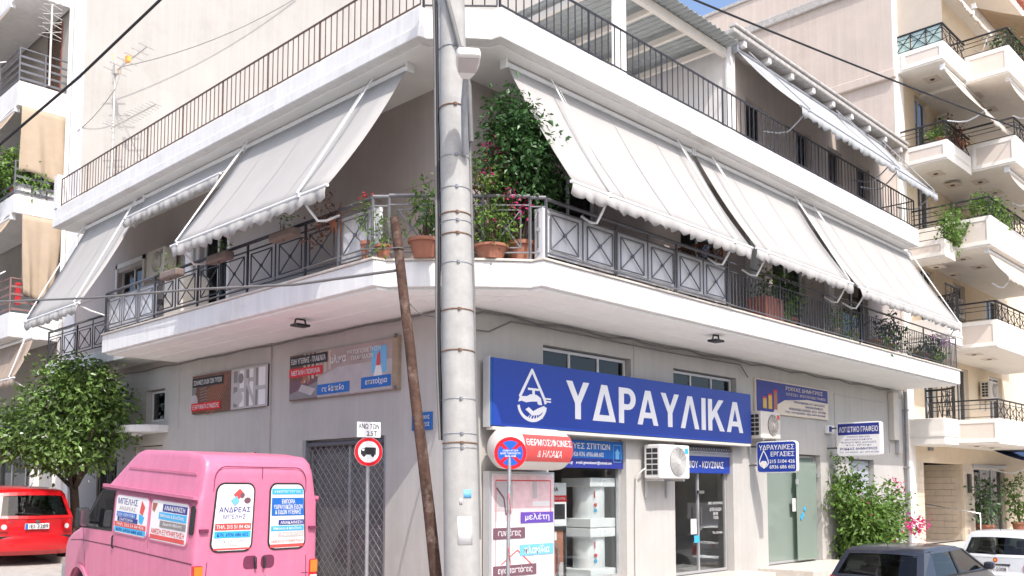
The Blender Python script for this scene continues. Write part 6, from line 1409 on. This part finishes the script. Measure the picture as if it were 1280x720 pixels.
# ---------------------------------------------------------------- pink van
VW = .965
def van_hw(z):
    pts = [(0, .93), (.5, .955), (1.1, .965), (1.6, .95), (2.04, .925), (2.12, .90), (2.4, .855), (2.6, .82), (2.8, .80)]
    for (a, p), (b, q) in zip(pts, pts[1:]):
        if z <= b: return p + (q - p) * max(0, z - a) / (b - a)
    return pts[-1][1]
def van_warp(v):
    k = van_hw(v.z) / VW
    if v.y > 3.5: k *= 1 - .10 * min(1, (v.y - 3.5) / 1.1) ** 2
    y = v.y + (.05 * (1 - (v.x / VW) ** 2) if v.y > 3.0 else -.02 * (1 - (v.x / VW) ** 2) * (1 if v.y < .3 else 0))
    return V((v.x * k, y, v.z))
VN = thing('delivery_van', (0, 0, 0), 'pink high roof delivery van covered in posters, parked by the left street wall', 'van')
rear_y = [(.06, .42), (.0, .52), (.0, .9), (.0, 1.5), (.0, 2.1), (.02, 2.44), (.07, 2.58), (.18, 2.66)]
van_out = rear_y + [(.6, 2.69), (1.2, 2.69), (1.98, 2.68), (2.16, 2.64), (2.34, 2.53), (2.7, 2.28), (2.98, 2.09), (3.25, 1.85), (3.6, 1.54), (3.8, 1.40), (4.15, 1.29), (4.42, 1.17), (4.55, 1.04), (4.6, .8), (4.6, .48), (4.42, .36)] + arch(3.75, .40, .36)[::-1] + arch(.92, .40, .36)[::-1] + [(.3, .36)]
bd = shell('body', van_out, VW, van_warp, 'van_pink', VN, bevel=.085, cz=(.6, .9, 1.1, 1.35, 1.6, 1.85, 2.04, 2.12, 2.25, 2.4, 2.52, 2.6), cy=(.3, 1.0, 2.0, 2.6, 3.0, 3.4, 3.8, 4.1, 4.35), cx=(-.7, -.4, 0, .4, .7), seg=4)
# gutter drawn as a dark strip for its shadow line, and roof ribs
for s in (-1, 1):
    MB().bar(V((s * .95, .02, 2.045)), V((s * .94, 3.0, 2.065)), .05, .022).build('gutter_shade', 'van_pink_dark', VN); MB().bar(V((s * .945, .05, 2.085)), V((s * .935, 2.98, 2.105)), .06, .045).build('roof_flange', 'van_pink', VN)
    MB().bar(V((s * .862, .2, 2.40)), V((s * .86, 2.3, 2.40)), .02, .035).build('roof_rib', 'van_pink', VN)
mv = lambda pts: [(p[0], p[1]) for p in pts]
# side poster windows and front door glass
for nm, y0, y1 in (('rear', .2, 1.3), ('front', 1.4, 2.48)):
    sidepoly(VN, VW, van_warp, rr(y0 - .03, 1.42, y1 + .03, 2.01, .08), 'van_pink', 'window_surround', h=.002, t=.012)
SP = Panel((-VW, 0, 0), -Y, Z, VN, warp=van_warp)
SP.rrect(-1.3, 1.44, -.2, 1.99, .07, 'print_white', 'side_poster', h=.015)
SP.rect(-.95, 1.85, -.24, 1.95, 'print_navy', h=.018); SP.text('ΑΝΑΚΑΙΝΙΣΗ', -.9, 1.87, -.3, 1.935, 'print_white', h=.022, bold=.02)
SP.rect(-1.05, 1.74, -.24, 1.835, 'print_cyan', h=.018); SP.text('Μπάνιου & Κουζίνας', -1.0, 1.76, -.3, 1.82, 'print_white', h=.022, bold=.02)
SP.rect(-1.0, 1.63, -.24, 1.72, 'print_grey', h=.018); SP.text('Δωρεάν Μελέτη', -.9, 1.65, -.35, 1.705, 'print_white', h=.022, bold=.02)
SP.text('ΑΜΕΣΗ ΕΞΥΠΗΡΕΤΗΣΗ', -1.25, 1.53, -.27, 1.6, 'print_red', h=.018, bold=.02); SP.rect(-1.27, 1.455, -.25, 1.515, 'print_coral', h=.018)
SP.poly([(-1.27, 1.95), (-1.12, 1.95), (-1.2, 1.82), (-1.27, 1.85)], 'print_copper', h=.018)
SP.rrect(-2.48, 1.44, -1.4, 1.99, .07, 'print_white', 'side_poster', h=.015)
SP.text('ΜΠΕΛΗΣ', -2.42, 1.86, -1.75, 1.95, 'print_navy', h=.018, bold=.01); SP.text('ΑΝΔΡΕΑΣ', -2.35, 1.775, -1.8, 1.83, 'print_grey', h=.018)
SP.rect(-2.42, 1.68, -1.75, 1.75, 'print_blue', h=.018); SP.rect(-2.38, 1.61, -1.7, 1.672, 'print_navy', h=.018); SP.text('ΕΙΔΗ ΥΔΡΑΥΛΙΚΑ', -2.38, 1.69, -1.8, 1.735, 'print_white', h=.022); SP.text('ΕΜΠΟΡΙΑ', -2.3, 1.62, -1.85, 1.66, 'print_white', h=.022)
SP.rect(-2.46, 1.53, -1.42, 1.6, 'print_coral', h=.018); SP.text('ΤΗΛ. 215 51 04 426', -2.4, 1.545, -1.48, 1.59, 'print_white', h=.022, bold=.02); SP.rect(-2.46, 1.455, -1.42, 1.525, 'print_cyan', h=.018); SP.text('ΚΙΝ. 6936 686 602', -2.38, 1.465, -1.5, 1.51, 'print_navy', h=.022, bold=.01)
SP.poly([(-1.62, 1.95), (-1.5, 1.86), (-1.56, 1.74), (-1.66, 1.78)], 'print_coral', h=.018); SP.poly([(-1.68, 1.76), (-1.5, 1.72), (-1.55, 1.62), (-1.66, 1.64)], 'print_cyan', h=.018)
for s in (-1, 1):
    g = sidepoly(VN, VW, van_warp, [(2.62, 1.47), (3.64, 1.43), (3.22, 1.84), (3.02, 2.0), (2.62, 2.0)], 'car_glass_dark', 'door_window', h=.006, sides=(s,))[0]
    sidepoly(VN, VW, van_warp, [(2.58, 1.43), (3.74, 1.39), (3.26, 1.88), (3.03, 2.04), (2.58, 2.04)], 'black_trim', 'window_seal', h=.001, t=.004, sides=(s,))
rline(VN, VW, van_warp, [(3.2, 1.44), (3.2, 1.82)], 'black_trim', .02, .014, 'quarter_bar')
rline(VN, VW, van_warp, [(2.55, .5), (2.55, 2.04)], 'van_pink_dark', .014, .004); rline(VN, VW, van_warp, [(3.66, 1.4), (3.5, .8)], 'van_pink_dark', .012, .004); rline(VN, VW, van_warp, [(.02, 1.22), (2.5, 1.22), (3.7, 1.20), (4.2, 1.15)], 'van_pink_dark', .018, .004, 'swage_line'); rline(VN, VW, van_warp, [(1.35, .5), (1.35, 1.42)], 'van_pink_dark', .008, .004)
rline(VN, VW, van_warp, [(.02, .72), (2.9, .72)], 'van_pink_dark', .016, .004, 'swage_line')
MB().tube([(-.985, 2.45, 1.38), (-1.0, 2.45, 1.35), (-1.0, 2.45, 1.22), (-.98, 2.45, 1.19)], .014, 6).build('door_handle', 'black_trim', VN)
# air vent behind the rear side window
sidepoly(VN, VW, van_warp, rr(.03, 1.60, .15, 1.98, .05), 'black_trim', 'side_vent', h=.004, t=.015)
# mirror
mr = MB().plate(V((-1.22, 3.25, 1.44)), -Y, Z, -X, rr(-.08, 0, .08, .3, .05), -.16, 0).build('mirror', 'black_trim', VN, bevel=.02)
MB().plate(V((-1.22, 3.165, 1.46)), X, Z, -Y, rr(.02, 0, .15, .26, .04), 0, .006).build('mirror_glass', 'chrome', mr); MB().tube([(-.96, 3.4, 1.5), (-1.15, 3.28, 1.5)], .02, 6).build('mirror_arm', 'black_trim', mr)
# rear doors
RP = Panel((0, -.02, 0), X, Z, VN, warp=lambda v: V((v.x * van_hw(v.z) / VW, v.y + .02 * (v.x / VW) ** 2 + (.0 if v.z < 2.1 else (v.z - 2.1) ** 2 * .12), v.z)))
def ringpoly(P, outer, inner, m, name, h):
    mb = MB(); n = len(outer)
    for k in range(n): mb.face([P.P(*outer[k], h), P.P(*outer[(k + 1) % n], h), P.P(*inner[(k + 1) % n], h), P.P(*inner[k], h)])
    return P.done(mb, name, m)
ringpoly(RP, rr(-.80, .62, .80, 2.52, .16), rr(-.786, .634, .786, 2.506, .155), 'van_pink_dark', 'door_gap', .003)
RP.rect(-.007, .62, .007, 2.51, 'van_pink_dark', 'door_gap', h=.003, t=.001)
for sx, x0, x1 in ((-1, -.75, -.12), (1, .12, .75)):
    RP.rrect(x0, 1.36, x1, 2.30, .12, 'black_trim', 'window_seal', h=.003, t=.006); RP.rrect(x0 + .025, 1.385, x1 - .025, 2.275, .1, 'print_white', 'rear_poster', h=.010)
    RP.rrect(-.24 if sx < 0 else .03, 1.12, -.03 if sx < 0 else .24, 1.30, .06, 'van_pink_dark', 'handle_recess', h=.003)
    MB().tube([(sx * .07, -.045, 1.28), (sx * .075, -.06, 1.22), (sx * .06, -.05, 1.12)], .018, 8).build('rear_handle', 'black_trim', VN)
    for zz in (.9, 1.66): MB().box(*sorted((sx * .78, sx * .90)), -.045, -.0, zz - .02, zz + .02).build('door_hinge', 'van_pink_dark', VN)
    lt = MB().box(*sorted((sx * .83, sx * .955)), -.03, .06, .72, 1.2).build('tail_light', 'lamp_red', VN, bevel=.015); MB().box(*sorted((sx * .835, sx * .95)), -.036, -.031, 1.02, 1.19).build('indicator_lens', 'lamp_orange', lt); MB().box(*sorted((sx * .835, sx * .95)), -.035, -.0305, .86, .98).build('reverse_lens', 'lamp_clear', lt)
RP.text('ΑΝΔΡΕΑΣ', -.66, 1.90, -.18, 1.97, 'print_navy', h=.014, bold=.01); RP.text('ΜΠΕΛΗΣ', -.59, 1.81, -.25, 1.87, 'print_navy', h=.014)
RP.poly([(-.47, 2.14), (-.38, 2.22), (-.3, 2.15), (-.39, 2.07)], 'print_coral', h=.014); RP.poly([(-.5, 2.06), (-.42, 2.12), (-.36, 2.04), (-.43, 1.99)], 'print_sky', h=.0145); RP.disc(-.33, 2.13, .035, 'print_plum', h=.0165); RP.disc(-.24, 2.06, .04, 'print_plum', h=.015, sx=1.3)
RP.rect(-.70, 1.66, -.16, 1.75, 'print_coral', h=.014); RP.text('ΤΗΛ. 215 51 04 426', -.68, 1.68, -.18, 1.73, 'print_white', h=.018, bold=.02)
RP.rect(-.70, 1.555, -.16, 1.645, 'print_cyan', h=.014); RP.text('ΚΙΝ. 6936 686 602', -.66, 1.575, -.2, 1.625, 'print_navy', h=.018)
RP.text('ΕΟΣ ΝΙΚΗΣ & ΔΟΓΑΝΗΣ 97\nΠΕΙΡΑΙΑΣ', -.68, 1.44, -.18, 1.535, 'print_grey', h=.014); RP.rect(-.70, 1.395, -.16, 1.42, 'print_coral', h=.014)
RP.rect(.16, 2.14, .71, 2.22, 'print_cyan', h=.014); RP.text('εγκαταστάσεις', .2, 2.155, .67, 2.205, 'print_white', h=.018)
RP.rect(.16, 1.84, .71, 2.09, 'print_blue', h=.014); RP.text('ΕΜΠΟΡΙΑ\nΥΔΡΑΥΛΙΚΩΝ ΕΙΔΩΝ\n& ΕΙΔΩΝ ΥΓΙΕΙΝΗΣ', .19, 1.86, .68, 2.07, 'print_white', h=.018, bold=.02)
RP.rect(.28, 1.71, .71, 1.78, 'print_navy', h=.014); RP.text('ΑΝΑΚΑΙΝΙΣΗ', .31, 1.722, .68, 1.765, 'print_white', h=.018, bold=.01)
RP.rect(.16, 1.625, .71, 1.695, 'print_cyan', h=.014); RP.text('Μπάνιου & Κουζίνας', .2, 1.637, .67, 1.682, 'print_white', h=.018, bold=.01); RP.rect(.28, 1.54, .71, 1.61, 'print_palegrey', h=.014); RP.text('Δωρεάν Μελέτη', .32, 1.552, .68, 1.597, 'print_white', h=.018, bold=.01)
RP.text('ΑΜΕΣΗ ΕΞΥΠΗΡΕΤΗΣΗ', .17, 1.46, .7, 1.50, 'print_coral', h=.014, bold=.01); RP.rect(.16, 1.395, .71, 1.44, 'print_coral', h=.014)
RP.rect(-.82, 1.005, .82, 1.017, 'van_pink_dark', 'door_crease', h=.003, t=.001)
MB().lathe((.11, -.03, 1.0), [(.025, 0), (.025, .02)], 10, axis=-Y).build('lock', 'chrome', VN)
MB().box(-.9, .9, -.16, -.0, .42, .6).build('rear_bumper', 'black_trim', VN, bevel=.03); MB().box(-.26, .26, -.028, -.02, .72, .84).build('number_plate', 'print_white', VN)
MB().box(-.87, .87, 4.52, 4.72, .42, .7).build('front_bumper', 'galv', VN, bevel=.04)
sidepoly(VN, VW, van_warp, arch(3.75, .47, .36) + arch(3.75, .405, .36)[::-1], 'van_pink', 'arch_lip', h=.0, t=.03)
for s in (-1, 1):
    for yy in (.92, 3.75): wheel(VN, s * .82, yy, .33, .2, s)
MB().box(-.75, .75, .3, 4.1, .28, .45).build('underbody', 'black_trim', VN)
ws = Panel(V((0, 3.76, 1.43)), -X, V((0, -.78, .63)).normalized(), VN, warp=lambda v: van_warp(V((v.x, v.y + .05, v.z))))
ws.poly([(-.78, .04), (.78, .04), (.72, .95), (-.72, .95)], 'car_glass_dark', 'windscreen', h=.004)
VN.location = (-2.52, 1.47, gz(1.47) - .01); VN.rotation_euler = (math.atan(.0575), 0, 0)

# ---------------------------------------------------------------- cars with see-through cabins
def car(name, label, loc, rz, m, L, H, W, belt, rear, roofy, wsy, hoodz, wheels, wr=.3, plate=None, rise=(.0, .0), taper=.2, rw_in=.16, crown=.09, tilt=0.0, tail='hatch', wiper=True):
    """rear = [(y,z)...] rear profile from the bumper to the window base; roofy=(y of rear roof edge, front roof edge); wsy = windscreen base y"""
    t = thing(name, (0, 0, 0), label, 'car')
    def hw(z): return 1 - (.035 * max(0, .5 - z) / .5) - (0 if z < belt else taper * ((z - belt) / (H - belt)) ** 1.15 / W)
    def wp(v):
        k = hw(v.z); u = v.x / W
        if v.y < .6: k *= 1 - .07 * ((.6 - v.y) / .6) ** 2
        if v.y > L - .9: k *= 1 - .14 * ((v.y - L + .9) / .9) ** 2
        y = v.y + (crown * u * u if v.y < 1.0 else 0) * max(0, 1 - v.y / 1.0) - (.18 * u * u * min(1, (v.y - L + .9) / .9) if v.y > L - .9 else 0)
        zz = v.z + (.03 * (1 - u * u) if v.z > H - .2 else 0)
        return V((v.x * k, y, zz))
    rb = rear[-1]; (ry, fy) = roofy
    lower = rear + [(wsy, belt + .03), (wsy + .1, hoodz + .04), (L - .35, hoodz - .1), (L - .08, hoodz - .22), (L, .55), (L - .02, .3), (L - .15, .22)] + arch(wheels[1], wr + .06, .24)[::-1] + arch(wheels[0], wr + .06, .24)[::-1] + [(.12, .24)]
    cx = (-W * .75, -W * .4, 0, W * .4, W * .75)
    b = shell('body', lower, W, wp, m, t, bevel=.055, cz=(.4, .6, .75, belt - .05), cy=(.25, .5, .9, 1.6, 2.4, L - 1.2, L - .7, L - .35), cx=cx)
    roof = [(ry, H - .09), (ry + .1, H - .03), (ry + .5, H), ((ry + fy) / 2, H + .005), (fy - .25, H - .02), (fy, H - .07), (fy - .02, H - .1), (ry + .4, H - .06)]
    shell('roof', roof, W * .985, wp, m, t, bevel=.03, cy=(ry + .3, ry + .7, ry + 1.1), cx=cx)
    # pillars
    c_lo, c_hi = rb[0] + .12, ry + .05
    sw0, sw1 = c_lo + .42, c_hi + .30       # rear edge of the side glass
    bp = (sw0 + wsy) / 2 - .15
    T = dict(h=-.05, t=.05)
    sidepoly(t, W, wp, [(rb[0] - .0, rb[1] - .03), (sw0, belt - .02), (sw1, H - .07), (ry, H - .08)], m, 'rear_pillar', **T)
    sidepoly(t, W, wp, [(wsy - .02, belt), (wsy + .06, belt), (fy + .04, H - .07), (fy - .05, H - .07)], m, 'front_pillar', **T)
    sidepoly(t, W, wp, [(bp - .05, belt - .02), (bp + .05, belt - .02), (bp + .02, H - .06), (bp - .05, H - .06)], 'black_trim', 'door_pillar', h=-.04, t=.045)
    sidepoly(t, W, wp, [(sw0 - .03, belt - .03), (wsy + .05, belt - .03), (wsy + .05, belt), (sw0 - .03, belt)], 'black_trim', 'belt_moulding', h=.001, t=.008)
    sidepoly(t, W, wp, [(sw1 - .04, H - .1), (fy, H - .09), (fy, H - .06), (sw1 - .04, H - .06)], m, 'roof_rail', h=-.03, t=.034)
    # glass
    sidepoly(t, W, wp, [(sw0, belt), (bp - .05, belt), (bp - .05, H - .08), (sw1, H - .08)], 'car_glass', 'rear_door_glass', h=-.02, t=.004)
    sidepoly(t, W, wp, [(bp + .05, belt), (wsy - .02, belt), (fy - .06, H - .08), (bp + .02, H - .08)], 'car_glass', 'front_door_glass', h=-.02, t=.004)
    up = V((0, ry - rb[0], (H - .085) - rb[1])); ul = up.length; up.normalize()
    P = Panel(V((0, rb[0], rb[1])), X, up, t, warp=wp)
    mb = MB()
    def strip(x0, x1, y0, y1, h, n=8):
        q = MB()
        for k in range(n):
            a, b2 = x0 + (x1 - x0) * k / n, x0 + (x1 - x0) * (k + 1) / n
            q.frame_box(P.O, P.R, P.U, P.N, a, b2, y0, y1, h, h + .006)
        return q
    P.done(strip(-W + .05, W - .05, .0, ul, -.02), 'rear_window', 'car_glass')
    P.done(strip(-W + .05, W - .05, ul - .07, ul + .01, -.01), 'rear_header', m); P.done(strip(-W + .05, W - .05, -.02, .05, -.01), 'rear_sill', m)
    for s in (-1, 1): P.poly([(s * (W - .04), 0), (s * (W - rw_in), 0.0), (s * (W - rw_in - .02), ul), (s * (W - .04), ul)][::s], m, 'window_side', h=-.012, t=.008)
    if wiper: MB().bar(wp(P.P(.05, .06, .03)), wp(P.P(-.45, .11, .03)), .018).build('wiper', 'black_trim', t)
    upf = V((0, fy - wsy, (H - .07) - belt)); ulf = upf.length; upf.normalize()
    Pf = Panel(V((0, wsy + .02, belt + .01)), -X, upf, t, warp=wp); Pf.poly([(-W + .06, 0), (W - .06, 0), (W - .1, ulf), (-W + .1, ulf)], 'car_glass', 'windscreen', h=-.01, t=.004)
    # inside
    for yy in (sw0 + .25, bp + .45):
        for sx in (-.36, .36): 
            st = MB().box(sx - .24, sx + .24, yy, yy + .14, .35, belt + .12).build('seat', 'seat_dark', t, bevel=.05, seg=3); MB().box(sx - .13, sx + .13, yy - .02, yy + .1, belt + .14, belt + .3).build('headrest', 'seat_dark', st, bevel=.04, seg=3)
    MB().box(-W + .12, W - .12, sw0, wsy, .3, .36).build('cabin_floor', 'seat_dark', t)
    MB().tube([(0, ry + .25, H + .02), (0, ry + .1, H + .14)], .006, 5).build('aerial', 'black_trim', t)
    for s in (-1, 1):
        mr = MB().box(*sorted((s * (W + .02), s * (W + .19))), wsy - .28, wsy - .12, belt - .0, belt + .14).build('mirror', m if name != 'parked_car' else 'black_trim', t, bevel=.04, seg=3)
        for yy in wheels: wheel(t, s * (W - .1), yy, wr, .19, s)
    return t, wp, P, ul
# red people carrier
RC, wp, P, ul = car('parked_car', 'red hatchback parked under the citrus tree at the left edge', (0, 0, 0), 0, 'car_red', 3.95, 1.62, .84, 1.06,
                [(.1, .26), (.0, .34), (-.02, .46), (-.01, .60), (.05, .66), (.06, .85), (.03, 1.04)], (.34, 2.2), 3.0, .92, (.72, 3.2), taper=.19, rw_in=.1, crown=.13)
B = Panel((0, .03, 0), X, Z, RC, warp=wp)
B.rect(-.8, .60, .8, .655, 'black_trim', 'bumper_strip', h=.045, t=.02); B.rect(-.26, .80, .26, .92, 'print_white', 'number_plate', h=.022, t=.008); B.rect(-.255, .805, -.2, .915, 'print_blue', 'plate_band', h=.032); B.text('IEI-3289', -.17, .82, .24, .90, 'print_black', h=.034, bold=.01)
B.rect(-.2, .935, .2, .99, 'car_red', 'boot_handle', h=.01, t=.025); B.disc(0, .965, .035, 'chrome', 'badge', h=.037, sx=1.4)
B.text('matrix', -.62, .94, -.48, .97, 'chrome', h=.012)
ringpoly(B, rr(-.58, .70, .58, .99, .05), rr(-.57, .71, .57, .98, .045), 'rubber', 'boot_gap', .011) if False else None
for s in (-1, 1):
    lt = B.rrect(*sorted((s * .60, s * .785)), .76, .96, 0, 'lamp_red', 'tail_light', h=.012, t=.02) if False else B.poly([(s * .60, .76), (s * .785, .76), (s * .79, 1.0), (s * .72, 1.02), (s * .60, .9)][::s], 'lamp_red', 'tail_light', h=.012, t=.02)
    B.disc(s * .68, .85, .055, 'lamp_clear', 'reverse_lens', h=.034, parent=lt)
B.rrect(-.66, .44, -.46, .5, .025, 'lamp_red', 'fog_light', h=.046)
RC.location = (-2.12, 11.05, gz(11.05)); RC.rotation_euler = (math.atan(.0575), 0, 0)
# dark grey hatchback
GC, wp, P, ul = car('parked_hatchback', 'dark grey hatchback parked in front of the bougainvillea', (0, 0, 0), 0, 'car_grey', 4.4, 1.45, .86, .97,
                [(.1, .26), (.0, .34), (-.02, .55), (.05, .62), (.06, .8), (.1, .95)], (.52, 2.45), 3.3, .9, (.85, 3.45), taper=.2, rw_in=.12)
B = Panel((0, .06, 0), X, Z, GC, warp=wp)
B.rect(-.26, .66, .26, .78, 'print_white', 'number_plate', h=.012, t=.008); B.text('ΙΖΧ 4117', -.2, .68, .22, .76, 'print_black', h=.024)
for s in (-1, 1): B.poly([(s * .58, .70), (s * .84, .70), (s * .85, .95), (s * .7, .93), (s * .6, .82)][::s], 'lamp_red', 'tail_light', h=.01, t=.025)
B.rect(-.8, .5, .8, .54, 'black_trim', 'bumper_strip', h=.07, t=.012)
GC.location = (6.5, -3.37, gz(-3.37)); GC.rotation_euler = (0, 0, -math.pi / 2)
# white small hatchback
WC, wp, P, ul = car('parked_hatchback', 'white small hatchback parked beyond the grey one at the right edge', (0, 0, 0), 0, 'car_silver', 3.65, 1.49, .81, .98,
                [(.1, .26), (.0, .34), (-.02, .55), (.04, .62), (.05, .8), (.06, .96)], (.34, 2.0), 2.75, .92, (.65, 2.95), taper=.2, rw_in=.1)
B = Panel((0, .05, 0), X, Z, WC, warp=wp)
B.rect(-.28, .62, .28, .74, 'print_white', 'number_plate', h=.012, t=.008); B.rect(-.275, .625, -.22, .735, 'print_blue', 'plate_band', h=.022); B.text('MIX-5008', -.19, .64, .25, .72, 'print_black', h=.024, bold=.01)
B.rect(-.34, .76, .34, .80, 'chrome', 'boot_handle', h=.012, t=.02); B.disc(.02, .88, .05, 'lamp_red', 'badge', h=.02); B.disc(.02, .88, .028, 'print_gold', 'badge', h=.024)
for s in (-1, 1): B.poly([(s * .62, .62), (s * .8, .62), (s * .81, .86), (s * .72, .9), (s * .62, .78)][::s], 'lamp_red', 'tail_light', h=.01, t=.025)
WC.location = (13.0, -3.4, gz(-3.4) + .03); WC.rotation_euler = (0, 0, -math.pi / 2)

# ================================================================== unseen houses across the streets, added to screen sky and show in glass
def plain_house(name, label, x0, x1, y0, y1, h, face, m):
    t = thing(name, ((x0 + x1) / 2, (y0 + y1) / 2, -1.2), label, 'building')
    MB().box(x0, x1, y0, y1, -1.3, h).build('wall', m, t)
    MB().box(x0 - .3, x1 + .3, y0 - .3, y1 + .3, h + .002, h + .25).build('roof', 'white_slab', t)
    L = (x1 - x0) if face in 'NS' else (y1 - y0); n = int(L / 3)
    for fl in range(2):
        z = .4 + fl * 3.1
        if face == 'N': b = MB().box(x0 + .5, x1 - .5, y1 + .002, y1 + 1.2, z - .5, z - .25)
        else: b = MB().box(x1 + .002, x1 + 1.2, y0 + .5, y1 - .5, z - .5, z - .25)
        if fl: b.build('balcony', 'white_slab', t)
        for k in range(n):
            a = (x0 if face == 'N' else y0) + 1 + k * 3
            w = MB().box(a, a + 1.4, y1 + .003, y1 + .05, z, z + 2.1) if face == 'N' else MB().box(x1 + .003, x1 + .05, a, a + 1.4, z, z + 2.1)
            w.build('window', 'car_glass_dark', t)
plain_house('opposite_house', 'added cream house across the right hand street, seen only as reflections in the shop glass', -6, 34, -28, -18.0, 5.6, 'N', 'cream_wall')
plain_house('opposite_house', 'unseen added beige house across the left hand street, behind the viewer', -28, -16.5, -6, 40, 5.6, 'E', 'beige_panel')
plain_house('opposite_house', 'unseen added pale corner house diagonally behind the viewer', -30, -16.5, -30, -18.0, 5.6, 'N', 'penthouse_wall')
fh = thing('far_house', (66, -4, -1), 'distant pale house closing the far end of the right hand street', 'building')
MB().box(62, 70, -20, 14, -1.3, 12).build('wall', 'beige_panel', fh); MB().box(61.6, 70.4, -20.4, 14.4, 12.002, 12.3).build('roof', 'white_slab', fh)
for fl in range(4):
    for k in range(8): MB().box(61.95, 61.998, -18.5 + k * 4, -17 + k * 4, .5 + fl * 3, 2.5 + fl * 3).build('window', 'car_glass_dark', fh)
